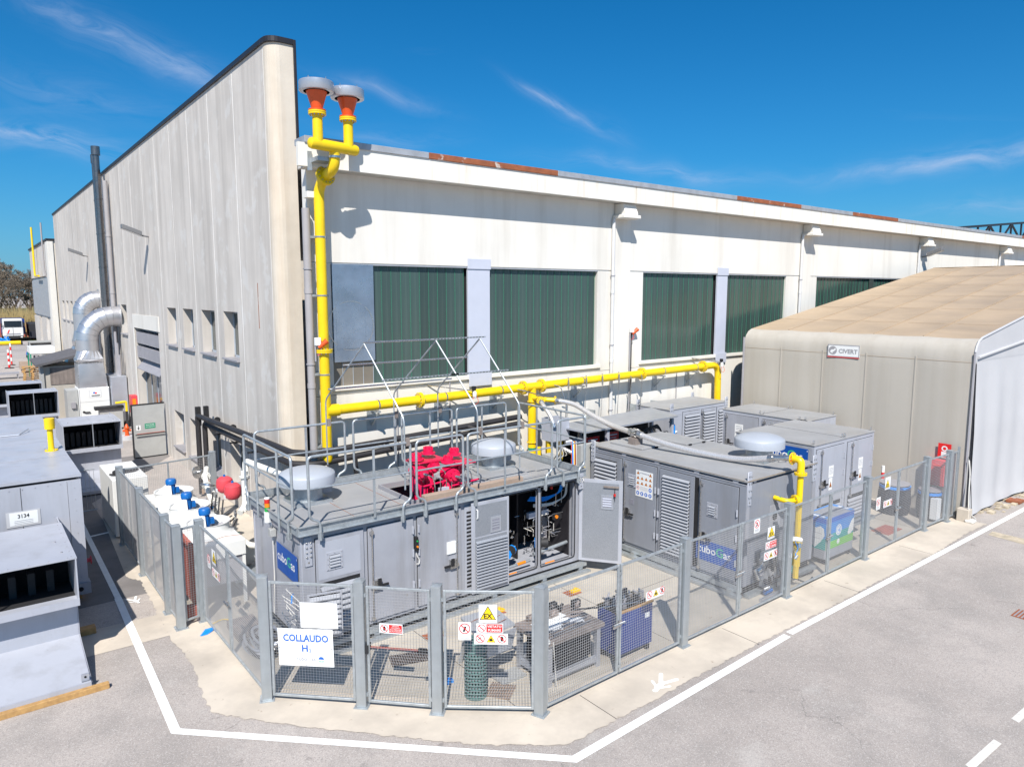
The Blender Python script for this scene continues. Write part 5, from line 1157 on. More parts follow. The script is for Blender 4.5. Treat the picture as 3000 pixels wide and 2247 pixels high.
q.build('skid_frame', c2); B('dark_gap').box(13.9, 16.75, 9.2, 14.1, .02, .255).build('underside', c2)
cowl(c2, 15.95, 10.22, 2.78, .62, .33, True, .34)
q = B('hose_white'); q.tube([(16.2, 9.95, 2.85), (16.35, 9.7, 3.0), (16.2, 9.55, 2.86), (16.0, 9.7, 2.82), (16.3, 9.8, 2.84)], .012, 6, .08); q.build('loose_cable', c2)
# control gear at its far corner
cp = thing('cable_cabinet', (13.7, 14.6, 0), 'cluttered grey cabinet with coloured cables between the two containers', 'cabinet')
q = B('panel_grey2'); q.box(13.55, 14.3, 14.3, 14.5, .3, 2.75); q.box(13.3, 13.6, 15.2, 15.7, .3, 2.3); q.build('cabinet', cp)
for k, m in enumerate(('orange', 'bright_blue', 'bright_blue', 'hose_white', 'yellow', 'orange', 'rubber', 'hose_white')):
    x = 13.18+.025*k; B(m).tube([(x+.25, 14.6, 2.8), (x+.1, 14.4, 2.9), (x, 14.28, 2.6), (x, 14.25, 1.3), (x+.1, 14.3, .5)], .011, 5, .15).build('cable', cp)
for k in range(9): B('hose_white' if k % 2 else 'rubber').tube([(13.0+.06*k, 15.6, 1.4), (13.1+.08*k, 15.3, 1.9+.05*k), (13.3+.07*k, 15.1, 2.3), (13.6, 15.2, 2.6)], .012, 5, .2).build('cable', cp)
q = B('dark_gap'); q.box(13.4, 13.56, 14.26, 14.32, 1.2, 1.75); q.use('lamp_amber'); q.cyl((13.42, 14.26, 1.62), (13.42, 14.22, 1.62), .035, n=10); q.cyl((13.53, 14.26, 1.57), (13.53, 14.22, 1.57), .035, n=10); q.use('yellow'); q.box(13.6, 13.72, 14.29, 14.298, 2.0, 2.12); q.build('switch_box', cp)
# upright grey box behind the rail
bx = thing('filter_box', (13.85, 15.9, 2.6), 'open-topped grey sheet box standing on yellow legs by the pipe tee', 'box')
q = B('box_grey_light'); q.box(13.70, 13.72, 15.7, 16.2, 2.60, 3.28); q.box(13.72, 14.38, 15.7, 15.72, 2.60, 3.28); q.box(14.36, 14.38, 15.72, 16.2, 2.60, 3.26); q.box(13.72, 14.38, 16.18, 16.2, 2.6, 3.28); q.use('dark_gap'); q.box(13.72, 14.36, 15.72, 16.18, 3.0, 3.02); q.build('sheet_box', bx)
q = B('cap_metal'); q.cyl((14.3, 15.8, 2.5), (14.95, 15.5, 2.55), .10, n=14); q.use('yellow'); q.box(13.75, 13.85, 15.9, 16.0, .02, 2.6); q.box(14.2, 14.3, 15.9, 16.0, .02, 2.6); q.build('leg', bx)

# braided hose to the yellow riser
def hose(name, pts, r, label):
    q = B('braid_steel'); P = [Vector(p) for p in pts]; Q = []
    for i in range(len(P)-1):
        p0 = P[max(i-1, 0)]; p1 = P[i]; p2 = P[i+1]; p3 = P[min(i+2, len(P)-1)]
        for k in range(8):
            t_ = k/8; Q.append(.5*((2*p1)+(-p0+p2)*t_+(2*p0-5*p1+4*p2-p3)*t_*t_+(-p0+3*p1-3*p2+p3)*t_**3))
    Q.append(P[-1]); q.tube(Q, r, 14); q.use('steel'); q.cyl(Q[0], Q[0]+(Q[1]-Q[0]).normalized()*.12, r*1.35, n=14); q.cyl(Q[-1], Q[-1]+(Q[-2]-Q[-1]).normalized()*.12, r*1.35, n=14)
    return tag(q.build(name), label, 'hose')
hose('braided_hose', [(14.5, 16.45, 3.70), (14.75, 15.9, 3.62), (14.82, 15.2, 3.38), (14.8, 14.3, 3.18), (14.68, 13.4, 3.14)], .075, 'upper braided steel hose from the yellow tee to the wooden block')
hose('braided_hose', [(14.63, 13.15, 3.14), (14.72, 12.4, 3.02), (14.9, 11.4, 2.92), (15.1, 10.3, 2.90), (15.22, 9.35, 3.08)], .075, 'lower braided steel hose from the wooden block to the yellow standpipe')
hose('braided_hose', [(13.86, 16.42, 3.72), (13.72, 16.1, 3.62), (13.72, 15.8, 3.35), (13.74, 15.66, 3.05)], .06, 'short braided steel hose dropping left of the yellow tee')
hose('braided_hose', [(13.9, 15.6, 2.45), (14.3, 15.1, 2.2), (14.5, 14.8, 2.25), (14.4, 14.5, 2.4)], .06, 'curved braided hose below the open-topped grey box')
t = thing('hose_support', (14.65, 13.27, 2.78), 'weathered square timber block under the hose coupling on the container roof', 'block')
q = B('timber_grey'); q.box(14.50, 14.66, 13.13, 13.40, 2.781, 3.02); q.box(14.663, 14.80, 13.13, 13.40, 2.781, 3.02); q.build('timber', t, bev=.004)
q = B('steel'); q.cyl((14.66, 13.22, 3.14), (14.66, 13.34, 3.14), .135, n=18)
for k in range(6): q.cyl((14.66+.11*cos(k), 13.17, 3.14+.11*sin(k)), (14.66+.11*cos(k), 13.39, 3.14+.11*sin(k)), .014, n=6)
q.build('coupling', t)
ys = thing('standpipe', (15.35, 8.8, 0), 'yellow gas standpipe with side arm standing just inside the fence', 'standpipe')
q = B('steel'); q.tube([(15.22, 9.38, 3.08), (15.28, 9.1, 3.12), (15.33, 8.98, 3.13)], .07, 12, .05); q.use('orange'); q.cyl((15.33, 8.97, 3.13), (15.34, 8.94, 3.13), .13, n=18); flange(q, (15.34, 8.93, 3.13), (0, 1, 0), .15, .025, 8, False); q.build('inlet', ys)
q = B('yellow'); q.tube([(15.34, 8.95, 3.13), (15.36, 8.72, 3.13), (15.36, 8.72, 2.8)], .085, 16, .13); q.tube([(15.36, 8.72, 2.9), (15.36, 8.72, .25)], .072, 16); q.build('pipe', ys)
q = B('yellow'); flange(q, (15.36, 8.72, 2.80), (0, 0, 1), .145, .025, 8); flange(q, (15.24, 8.76, 2.17), (-1, .3, 0), .13, .03, 8); q.build('flange', ys)
q = B('yellow'); q.tube([(15.36, 8.72, 2.17), (15.0, 8.83, 2.17), (14.98, 9.14, 2.20)], .055, 14, .2); q.use('safe_green'); q.cyl((15.0, 8.98, 2.185), (15.0, 9.02, 2.19), .058, n=14); q.build('side_arm', ys)
q = B('yellow_dark'); flange(q, (15.36, 8.72, 1.15), (0, 0, 1), .12, .02, 6); q.cyl((15.36, 8.72, .55), (15.36, 8.72, 1.05), .09, n=14); q.use('steel'); q.cyl((15.26, 8.6, 1.05), (15.28, 8.62, 1.16), .05, n=10); q.build('valve', ys)
q = B('rubber'); q.tube([(15.36, 8.8, .3), (15.9, 8.95, .05), (16.6, 8.9, .04), (16.9, 9.3, .04), (17.1, 9.8, .04)], .022, 6, .3); q.tube([(15.36, 8.8, .25), (15.7, 8.6, .05), (16.2, 8.75, .04)], .018, 6, .2); q.use('teal'); q.tube([(15.6, 8.95, .1), (15.9, 9.1, .35), (15.95, 9.2, .5), (15.7, 9.15, .3)], .03, 6, .1); q.build('hose', ys)

# ------------------------------------------------------------------ storage modules (two-door grey cabinets)
def eye(parent, x, y, z):
    q = B('steel'); q.cyl((x, y, z), (x, y, z+.03), .025, n=8)
    q.tube([(x+.04*cos(a), y, z+.07+.04*sin(a)) for a in [k*pi/5 for k in range(11)]], .009, 5); q.build('eye_bolt', parent)
c4 = thing('storage_cabinet', (18.7, 10.25, 0), 'grey two-door storage cabinet behind the defibrillator-style kiosk with louvred lower doors', 'cabinet')
c4['label'] = 'front grey two-door storage cabinet with blue company sign on its side, nearest the tent'
q = B('box_grey_light'); q.box(18.7, 22.2, 10.25, 12.8, .18, 2.74); q.build('body', c4); q = B('roof_grey'); q.box(18.68, 22.22, 10.23, 12.82, 2.741, 2.78); q.build('roof', c4, bev=.006)
B('dark_gap').box(20.44, 20.45, 10.25, 12.8, 2.779, 2.784).build('roof_seam', c4)
F4 = Fr((18.7, 10.25, 0), (1, 0, 0), (0, -1, 0)); F4D = Fr((18.7, 10.25-.036, 0), (1, 0, 0), (0, -1, 0)); F4S = Fr((18.7, 12.8, 0), (0, -1, 0), (-1, 0, 0))
for k, (a, c) in enumerate(((.12, 1.66), (1.86, 3.38))):
    d = gdoor(c4, F4, a, c, .25, 2.62, 'box_grey_light'); lock_rod(d, F4D, a+.2, .95, 2.62); hinge(d, F4D, c-.03, (1.0, 1.7, 2.2)); louvres(d, F4D, a+.12, c-.12, .32, .98, .11)
    q = B('sign_white'); q.fbox(F4D, a+.68, a+.94, 1.72, 2.06, 0, .004); q.fbox(F4D, a+.72, a+.90, 1.34, 1.70, 0, .004); q.use('sign_black'); q.shape(F4D, [(a+.74, 1.42), (a+.88, 1.42), (a+.81, 1.60)], .005); q.use('lamp_amber'); q.shape(F4D, [(a+.76, 1.435), (a+.86, 1.435), (a+.81, 1.565)], .0056); q.use('sign_black'); q.shape(F4D, [(a+.785, 1.44), (a+.835, 1.44), (a+.82, 1.52)], .0062); q.use('ink_grey')
    for j in range(5): q.rect(F4D, a+.71, a+.91, 1.98-.04*j, 1.99-.04*j, .005)
    q.build('notice', d)
q = B('box_grey'); q.fbox(F4S, .05, 2.5, .22, 2.70, 0, .004); q.build('side_panel', c4)
cubogas(c4, Fr((18.7-.005, 11.72, 2.05), (0, -1, 0), (-1, 0, 0)), 1.30, .58)
for (x, y) in ((18.78, 10.32), (20.38, 10.32), (20.52, 10.32), (22.12, 10.32), (18.78, 12.7), (20.38, 12.7), (20.52, 12.7), (22.12, 12.7)): eye(c4, x, y, 2.78)
q = B('galv'); q.box(18.7, 22.2, 10.05, 10.22, .02, .12); q.box(18.75, 22.1, 10.3, 12.7, .02, .17); q.build('skid_frame', c4)
c3 = thing('storage_cabinet', (22.1, 12.45, 0), 'rear grey two-door storage cabinet whose left door carries white notices lettered B', 'cabinet')
q = B('box_grey_light'); q.box(22.1, 24.05, 12.45, 15.75, .18, 2.74); q.build('body', c3); q = B('roof_grey'); q.box(22.08, 24.07, 12.43, 15.77, 2.741, 2.78); q.build('roof', c3, bev=.006)
B('dark_gap').box(22.1, 24.05, 14.17, 14.18, 2.779, 2.784).build('roof_seam', c3)
F3 = Fr((22.1, 15.75, 0), (0, -1, 0), (-1, 0, 0)); F3D = Fr((22.1-.036, 15.75, 0), (0, -1, 0), (-1, 0, 0))
for k, (a, c) in enumerate(((.12, 1.50), (1.68, 3.20))):
    d = gdoor(c3, F3, a, c, .25, 2.62, 'box_grey'); lock_rod(d, F3D, a+.12, .95, 2.62); hinge(d, F3D, c-.02, (1.6, 2.1))
    if k == 0:
        q = B('sign_white'); q.fbox(F3D, .58, .92, 1.98, 2.30, 0, .004); q.fbox(F3D, .58, .92, 1.58, 1.96, 0, .004); q.fbox(F3D, .62, .88, 1.16, 1.56, 0, .004); q.fbox(F3D, 1.04, 1.32, 1.78, 2.10, 0, .004); q.use('navy'); q.text(F3D, 'B', .75, 1.70, .20, .0055, bold=.015)
        q.use('sign_black'); q.shape(F3D, [(.65, 1.24), (.85, 1.24), (.75, 1.46)], .005); q.use('vessel_red'); q.shape(F3D, [(.70, 1.27), (.80, 1.27), (.76, 1.38)], .0056); q.use('ink_grey')
        for j in range(3): q.rect(F3D, .63, .87, 2.22-.06*j, 2.235-.06*j, .005); q.rect(F3D, 1.08, 1.28, 2.0-.06*j, 2.01-.06*j, .005)
        q.build('notice', d)
for (x, y) in ((22.18, 15.68), (22.18, 14.24), (22.18, 14.1), (22.18, 12.52), (24.0, 12.52), (24.0, 14.1), (24.0, 14.24), (24.0, 15.68)): eye(c3, x, y, 2.78)
c5 = thing('louvred_container', (19.15, 15.8, 0), 'pale grey container with full-height louvred doors against the hall wall', 'container')
q = B('box_grey_light'); q.box(19.15, 22.4, 15.8, 17.35, .2, 2.98); q.build('body', c5); q = B('roof_grey'); q.box(19.13, 22.42, 15.78, 17.37, 2.981, 3.03); q.build('roof', c5, bev=.015)
F5 = Fr((19.15, 15.8, 0), (1, 0, 0), (0, -1, 0)); F5D = Fr((19.15, 15.8-.036, 0), (1, 0, 0), (0, -1, 0))
q = B('box_grey_light'); q.fbox(F5, .02, .62, .3, 2.86, 0, .012); bolts(q, F5, .08, .56, .4, 2.8, 2, 7, .012, .02); q.use('sign_white'); q.tube([F5.p(.2, 2.15, .02), F5.p(.3, 2.2, .03), F5.p(.38, 2.22, .02)], .03, 6); q.build('service_panel', c5)
for k, (a, c) in enumerate(((.70, 1.68), (1.76, 2.58), (2.64, 3.22))):
    d = gdoor(c5, F5, a, c, .3, 2.86, 'box_grey_light'); louvres(d, F5D, a+.08, c-.08, .4, 2.76, .112)
    if k == 1: lock_rod(d, F5D, a-.02, .5, 2.86)
lug(c5, 19.24, 15.78, 2.5, 3.22); lug(c5, 22.34, 15.78, 2.6, 3.2); lug(c5, 19.2, 17.3, 2.7, 3.2); lug(c5, 22.3, 17.3, 2.7, 3.2)
# canopy over the cylinder rack
cn = thing('rack_canopy', (16.2, 15.4, 0), 'flat grey steel canopy over dark cylinder racks beside the louvred container', 'canopy')
q = B('cap_metal'); q.hexa([(14.25, 14.85, 2.93), (18.3, 14.75, 3.0), (18.9, 16.4, 3.0), (14.25, 16.2, 2.93), (14.25, 14.85, 2.98), (18.3, 14.75, 3.05), (18.9, 16.4, 3.05), (14.25, 16.2, 2.98)]); q.build('roof', cn)
for (x, y) in ((15.2, 14.9), (18.25, 14.95), (15.2, 16.1), (18.7, 16.2)): B('box_grey_light').box(x, x+.10, y, y+.10, 0, 2.93).build('post', cn)
B('dark_gap').box(14.6, 18.8, 16.45, 16.5, .2, 2.8).build('shade_panel', cn)  # near-black sheet standing in for the deep shade under the canopy
for k, (x, z, s_) in enumerate(((14.95, 2.55, 'ALLARME'), (16.0, 2.55, 'GAS'))):
    fs = Fr((x-.35, 15.18+.2*k, z-.15), (1, 0, 0), (0, -1, 0)); q = B('sign_red'); q.fbox(fs, 0, .55, 0, .30, -.01, 0); q.use('sign_white')
    q.rect(fs, .06, .48, .19, .225, .003); q.rect(fs, .10, .44, .10, .125, .003); tag(q.build('red_notice_board'), ('left' if k == 0 else 'right')+' red notice board hanging in the shade under the steel canopy', 'sign')
rk = thing('cylinder_rack', (16.5, 15.6, 0), 'black rack of gas cylinders, hoses and valves in shade under the canopy', 'rack')
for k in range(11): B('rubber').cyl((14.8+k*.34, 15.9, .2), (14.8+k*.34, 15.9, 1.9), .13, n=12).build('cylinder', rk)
for k in range(16):
    x = 15.4+R2.random()*3; q = B('rubber' if k % 3 else 'steel'); q.tube([(x, 15.8, 1.9), (x+.1, 15.5, 2.3), (x+.3, 15.4, 2.45), (x+.4, 15.5, 1.6)], .015, 5, .15); q.build('hose', rk)
q = B('bright_blue'); q.tube([(18.3, 15.1, 2.8), (18.45, 15.0, 2.7), (18.45, 15.0, 1.4)], .03, 6, .1); q.tube([(18.2, 15.1, 1.9), (18.3, 15.05, 1.6), (18.4, 15.0, 1.9), (18.4, 15.0, 2.5)], .025, 6, .1); q.use('cover_grey'); q.box(17.4, 17.65, 14.9, 15.0, 2.3, 2.55); q.build('blue_hose', rk)
for k in range(8): B('rubber').tube([(17.0+.1*k, 15.2, 2.55), (17.3+.05*k, 15.1, 2.75+.01*k), (17.9, 15.1, 2.6), (17.9+.03*k, 15.1, 2.0)], .018, 5, .2).build('hose', rk)

# ------------------------------------------------------------------ fence
FH = 2.25
POSTS = [((3.73, 11.75), 22, 'corner post left of the blue-lettered test sign'), ((4.95, 10.55), 45, 'post right of the blue-lettered test sign, left of the narrow gate'), ((5.87, 9.6), 45, 'post between the narrow gate and the EX warning panel'), ((7.2, 8.5), 68, 'corner post between the EX panel and the workbench panels'),
         ((10.95, 8.55), 0, 'post right of the blue tool cabinet'), ((14.7, 8.58), 0, 'post beside the yellow standpipe with a small camera'), ((18.5, 8.62), 0, 'post right of the blue and green kiosk'), ((22.2, 8.66), 0, 'post left of the red box, near the tent'), ((23.65, 8.6), 0, 'last thick post before the tent corner'),
         ((3.68, 15.6), 0, 'right post of the narrow opening by the fan cooler'), ((3.2, 15.5), 0, 'left post of the narrow opening by the fan cooler'), ((3.18, 16.45), 0, 'post beside the middle fan of the cooler'), ((3.18, 19.15), 0, 'post beside the farthest fan of the cooler'), ((3.18, 21.9), 0, 'far corner post beside the white chiller box'), ((5.75, 22.3), 0, 'post against the side wall behind the cooler')]
w_ = .085
q = B('galv_post'); q.box(-w_, w_, -w_, w_, .012, FH-.01); post0 = None
def make_post(xy, ang, lab):
    global post0
    if post0 is None:
        post0 = thing('fence_post', (0, 0, 0), 'x', 'post', 'thick galvanised fence posts')
        q = B('galv_post'); q.box(-w_, w_, -w_, w_, .02, FH-.012); q.build('shaft', post0, bev=.008)
        q = B('galv'); q.box(-w_-.004, w_+.004, -w_-.004, w_+.004, FH-.012, FH); q.add([(-w_, -w_, FH), (w_, -w_, FH), (w_, w_, FH), (-w_, w_, FH), (0, 0, FH+.018)], [(0, 1, 4), (1, 2, 4), (2, 3, 4), (3, 0, 4)], False); q.build('cap', post0)
        q = B('galv'); q.box(-.125, .125, -.125, .125, .012, .024); 
        for a in (-.1, .1):
            for c in (-.1, .1): q.cyl((a, c, .024), (a, c, .045), .012, n=6)
        q.build('base_plate', post0); o = post0
    else: o = copy_tree(post0)
    o.location = (xy[0], xy[1], 0); o.rotation_euler = (0, 0, radians(-ang)); o['label'] = 'thick galvanised '+lab; return o
for p in POSTS: make_post(*p)
tt_ = thing('fence_end_post', (24.25, 8.58, 0), 'slim galvanised end post at the tent corner', 'post'); B('galv').box(24.22, 24.28, 8.55, 8.61, .02, 2.28).build('shaft', tt_)
def leaf(a, c, label, m0=.11, m1=.11, latch=0, z0=.09, z1=2.16, group='welded mesh fence leaves', mid=False):
    A_ = Vector((*a, 0)); C_ = Vector((*c, 0)); d = (C_-A_).normalized(); Lh = (C_-A_).length; fr = Fr(A_, d, (d.y, -d.x, 0)); u0, u1 = m0, Lh-m1
    t = thing('fence_leaf', fr.p(u0, 0, 0), label, 'fence', group)
    q = B('galv'); e = .045
    q.fbox(fr, u0, u0+e, z0, z1, -.022, .022); q.fbox(fr, u1-e, u1, z0, z1, -.022, .022); q.fbox(fr, u0+e, u1-e, z0, z0+e, -.021, .021); q.fbox(fr, u0+e, u1-e, z1-e, z1, -.021, .021)
    if mid: q.fbox(fr, (u0+u1)/2-.02, (u0+u1)/2+.02, z0+e, z1-e, -.02, .02)
    q.build('frame', t, bev=.004)
    q = B('wire'); r = .0026
    n = int(round((u1-u0-2*e)/.05)); mV = int(round((z1-z0-2*e)/.05))
    def bar(p0, p1, w0, w1): q.add([p0-w0-w1, p0+w0-w1, p0+w1, p1-w0-w1, p1+w0-w1, p1+w1], [(0, 1, 4, 3), (1, 2, 5, 4), (2, 0, 3, 5)], False)
    for i in range(1, n):
        u = u0+e+(u1-u0-2*e)*i/n; bar(fr.p(u, z0+e, .003), fr.p(u, z1-e, .003), fr.u*r, fr.n*r)
    for j in range(1, mV):
        v = z0+e+(z1-z0-2*e)*j/mV; bar(fr.p(u0+e, v, -.003), fr.p(u1-e, v, -.003), fr.v*r, fr.n*r)
    q.build('wire_mesh', t, kind='stuff')
    q = B('galv')
    for v in (z0+.14, z1-.16):
        q.fbox(fr, u0-.05, u0, v-.03, v+.03, -.012, .03); q.fbox(fr, u1, u1+.05, v-.03, v+.03, -.012, .03)
    q.build('hinge', t)
    if latch:
        u = u1-.02; q = B('steel'); q.fbox(fr, u-.02, u+.06, 1.0, 1.12, .022, .05); q.cyl(fr.p(u-.16, 1.06, .055), fr.p(u+.14, 1.06, .055), .02, n=8); q.fbox(fr, u-.16, u-.02, .99, 1.05, .03, .05); q.build('handle', t)
    return t, fr
P = [p[0] for p in POSTS]
lA, fA = leaf(P[0], P[1], 'mesh fence panel that carries the big white test sign')
lB, fB = leaf(P[1], P[2], 'narrow mesh wicket gate with a red push bar')
lC, fC = leaf(P[2], P[3], 'mesh fence panel with the yellow EX triangle')
def mids(a, c): return ((a[0]+c[0])/2, (a[1]+c[1])/2)
nm2 = ['in front of the cluttered workbench', 'in front of the blue tool cabinet', 'in front of the blue company sign', 'with EX and no smoking signs left of the standpipe post', 'in front of the left half of the blue and green kiosk', 'in front of the right half of the blue and green kiosk', 'with the small EX sign and striped posts behind', 'in front of the dark water tanks']
frs = {}
for k in range(4):
    a, c = P[3+k], P[4+k]; m = mids(a, c)
    _, frs[k] = leaf(a, m, 'mesh gate leaf '+nm2[2*k], .11, .012, 1); leaf(m, c, 'mesh gate leaf '+nm2[2*k+1], .012, .11)
leaf(P[7], P[8], 'short mesh panel in front of the red cabinet'); leaf(P[8], (24.25, 8.58), 'last narrow mesh panel beside the tent', .1, .04)
_, fD = leaf(P[9], mids(P[9], P[0]), 'mesh leaf with small warning signs left of the cooler end', .11, .012, 1); leaf(mids(P[9], P[0]), P[0], 'mesh leaf beside the cable coils at the container end', .012, .11)
leaf(P[10], P[9], 'very narrow mesh gate between two posts by the cooler', .09, .09, z0=.12)
leaf(P[11], P[10], 'mesh panel beside the nearest fan', .09, .09); leaf(P[12], P[11], 'mesh panel beside the middle fan', .09, .09, mid=True); leaf(P[13], P[12], 'mesh panel beside the farthest fan', .09, .09, mid=True); leaf(P[13], P[14], 'mesh panel across the far end of the cooler', .09, .09, mid=True)
q = B('rubber'); q.fbox(fB, .04, .14, .98, 1.12, -.10, .05); q.use('brick_red'); q.cyl(fB.p(.14, 1.04, -.08), fB.p(.98, 1.04, -.08), .016, n=8); q.use('rubber'); q.fbox(fB, .98, 1.12, 1.0, 1.08, -.1, -.03); tag(q.build('push_bar'), 'red panic push bar on the narrow wicket gate', 'push bar')

# ------------------------------------------------------------------ signs
def flame(q, fr, u, v, s, lift): q.use('sign_black'); q.shape(fr, [(u-.20*s, v-.2*s), (u+.20*s, v-.2*s), (u+.22*s, v), (u+.08*s, v+.12*s), (u+.04*s, v+.32*s), (u-.08*s, v+.1*s), (u-.16*s, v+.14*s), (u-.24*s, v)], lift)
def warn(q, fr, u, v, s, lift):
    q.use('sign_black'); q.shape(fr, [(u-.58*s, v-.45*s), (u+.58*s, v-.45*s), (u, v+.58*s)], lift); q.use('sign_yellow'); q.shape(fr, [(u-.50*s, v-.40*s), (u+.50*s, v-.40*s), (u, v+.48*s)], lift+.0007)
def nope(q, fr, u, v, r, lift, glyph):
    q.use('sign_black')
    if glyph == 'phone': q.shape(fr, [(u-.38*r, v-.55*r), (u-.02*r, v-.62*r), (u+.32*r, v+.35*r), (u-.02*r, v+.45*r)], lift)
    elif glyph == 'hand': q.shape(fr, [(u-.25*r, v-.55*r), (u+.25*r, v-.55*r), (u+.38*r, v+.05*r), (u+.22*r, v+.5*r), (u-.12*r, v+.58*r), (u-.34*r, v+.3*r), (u-.3*r, v-.1*r)], lift)
    elif glyph == 'match': q.shape(fr, [(u-.5*r, v-.2*r), (u-.42*r, v-.32*r), (u+.12*r, v+.05*r), (u+.2*r, v+.4*r), (u-.04*r, v+.25*r)], lift); q.shape(fr, [(u+.05*r, v-.45*r), (u+.3*r, v-.45*r), (u+.2*r, v-.1*r)], lift)
    else: q.use('ink_grey'); q.shape(fr, [(u-.6*r, v-.18*r), (u+.6*r, v-.18*r), (u+.6*r, v-.04*r), (u-.6*r, v-.04*r)], lift)
    q.use('sign_red'); q.disc(fr, u, v, r, lift+.0008, 28, r*.84)
    a = r*.88; k = .07*r; q.shape(fr, [(u-a*.707-k, v+a*.707-k), (u-a*.707+k, v+a*.707+k), (u+a*.707+k, v-a*.707+k), (u+a*.707-k, v-a*.707-k)], lift+.0012)
def board(fr, u, v, w, h, name, label, draw, rot=0.):
    c, s = cos(rot), sin(rot); f2 = Fr(fr.p(u, v, .030), fr.u*c+fr.v*s, fr.n, fr.v*c-fr.u*s); q = B('sign_white'); q.fbox(f2, 0, w, 0, h, -.004, 0); draw(q, f2)
    q.use('sill_metal')
    for a in (.02, w-.02):
        for b_ in (.02, h-.02): q.cyl(f2.p(a, b_, 0), f2.p(a, b_, .005), .007, n=8)
    return tag(q.build(name), label, 'sign')
def d_collaudo(q, f):
    q.use('logo_blue'); q.text(f, 'COLLAUDO', .495, .445, .172, .001, bold=.03, wide=.86); q.text(f, 'H', .47, .265, .165, .001, bold=.03); q.text(f, '2', .565, .255, .085, .001, bold=.012)
    q.use('ink_grey'); q.text(f, 'cubo', .50, .10, .095, .001, 'RIGHT', .008); q.use('cap_metal'); q.text(f, 'G', .505, .10, .095, .001, 'LEFT'); q.use('ink_grey'); q.text(f, 'as', .58, .10, .095, .001, 'LEFT', .008)
    q.use('logo_blue'); q.shape(f, [(.755+.05*cos(a), .13+.05*sin(a)) for a in [k*pi/10 for k in range(0, 11)]], .001); q.use('logo_green')
    for k in range(4): q.rect(f, .71+.025*k, .727+.025*k, .08+.004*abs(k-1.5), .105, .001)
    q.use('sill_metal')
    for (a, b_) in ((.48, .64), (.48, .02), (.02, .33), (.95, .33)): q.cyl(f.p(a, b_, 0), f.p(a, b_, .006), .010, n=8)
board(fA, .26, .67, .98, .67, 'site_sign', 'large white sign lettered COLLAUDO H2 in blue on the fence', d_collaudo, radians(1))
def d_plan(q, f):
    q.use('cap_metal')
    for (a, b_, c, d) in ((.08, .05, .16, .052), (.08, .05, .082, .14), (.12, .05, .123, .12), (.22, .05, .222, .11), (.26, .05, .263, .11), (.52, .1, .6, .102), (.56, .25, .6, .252), (.56, .2, .6, .202), (.1, .35, .14, .353), (.3, .2, .36, .203), (.4, .3, .403, .35)): q.rect(f, a, c, b_, d, .001)
board(fA, .67, 1.37, .66, .45, 'plan_board', 'blank-looking white faded plan board above the lettered sign', d_plan, radians(1))
def d_acc(q, f):
    nope(q, f, .085, .085, .07, .001, 'hand'); q.use('sign_red'); q.rect(f, .165, .39, .015, .155, .001); q.use('sign_white')
    for k, s in enumerate(('VIETATO', "L'ACCESSO", 'ALLE PERSONE', 'NON AUTORIZZATE')): q.text(f, s, .278, .127-.032*k, .030, .002, bold=.01)
board(fB, .34, 1.36, .40, .17, 'access_sign', 'small red and white no entry sign on the wicket gate', d_acc)
def d_ex(q, f):
    warn(q, f, .15, .155, .235, .001); q.use('sign_black'); q.text(f, 'EX', .15, .075, .115, .003, bold=.03); q.use('ink_grey'); q.rect(f, .03, .27, .025, .033, .001)
board(fC, .70, 1.62, .30, .31, 'ex_sign', 'square white sign with yellow EX triangle on the front corner panel', d_ex)
def d_ph(q, f):
    nope(q, f, .105, .20, .092, .001, 'phone'); q.use('ink_grey')
    for k in range(3): q.rect(f, .03, .18, .075-.022*k, .083-.022*k, .001)
board(fC, .36, 1.31, .21, .31, 'phone_sign', 'tall white no phones sign left of the EX triangle sign', d_ph)
def d_vf(q, f):
    nope(q, f, .085, .08, .068, .001, 'cig'); q.use('sign_red'); q.rect(f, .165, .43, .012, .155, .001); q.use('sign_white'); q.text(f, 'VIETATO', .297, .095, .058, .002, bold=.02); q.text(f, 'FUMARE', .297, .030, .058, .002, bold=.02)
board(fC, .66, 1.44, .44, .165, 'no_smoking_sign', 'VIETATO FUMARE sign under the EX sign on the front corner panel', d_vf)
def d_tr(q, f):
    nope(q, f, .10, .10, .075, .001, 'match'); warn(q, f, .28, .095, .13, .001); flame(q, f, .28, .085, .13, .003); nope(q, f, .46, .10, .075, .001, 'hand')
board(fC, .62, 1.24, .56, .19, 'triple_sign', 'long white sign of three pictograms at the bottom of the front corner panel', d_tr)
board(frs[0], 2.58, 1.27, .52, .17, 'triple_sign', 'long white three-pictogram sign on the leaf in front of the blue cabinet', d_tr)
board(frs[1], 2.32, 1.83, .22, .31, 'phone_sign', 'tall white no phones sign on the gate in front of the container end', d_ph)
board(frs[1], 2.86, 1.57, .28, .28, 'ex_sign', 'EX triangle sign left of the standpipe post', d_ex)
board(frs[1], 2.80, 1.35, .42, .17, 'no_smoking_sign', 'red faded no smoking sign left of the standpipe post', d_vf)
board(frs[1], 2.75, 1.10, .52, .19, 'triple_sign', 'three-pictogram sign at the bottom, left of the standpipe post', d_tr)
board(frs[3], .50, 1.24, .24, .34, 'phone_sign', 'no phones sign on the gate left of the striped posts', d_ph)
board(frs[3], .95, 1.72, .32, .34, 'ex_sign', 'EX triangle sign in front of a red and white striped post', d_ex)
board(frs[3], .93, 1.22, .50, .19, 'triple_sign', 'three-pictogram sign below the EX sign near the tent', d_tr)
board(fD, .98, 1.60, .24, .30, 'ex_sign', 'EX triangle sign on the left side fence beside the cooler', d_ex)
board(fD, .64, 1.42, .20, .26, 'phone_sign', 'no phones sign on the left side fence beside the cooler', d_ph)
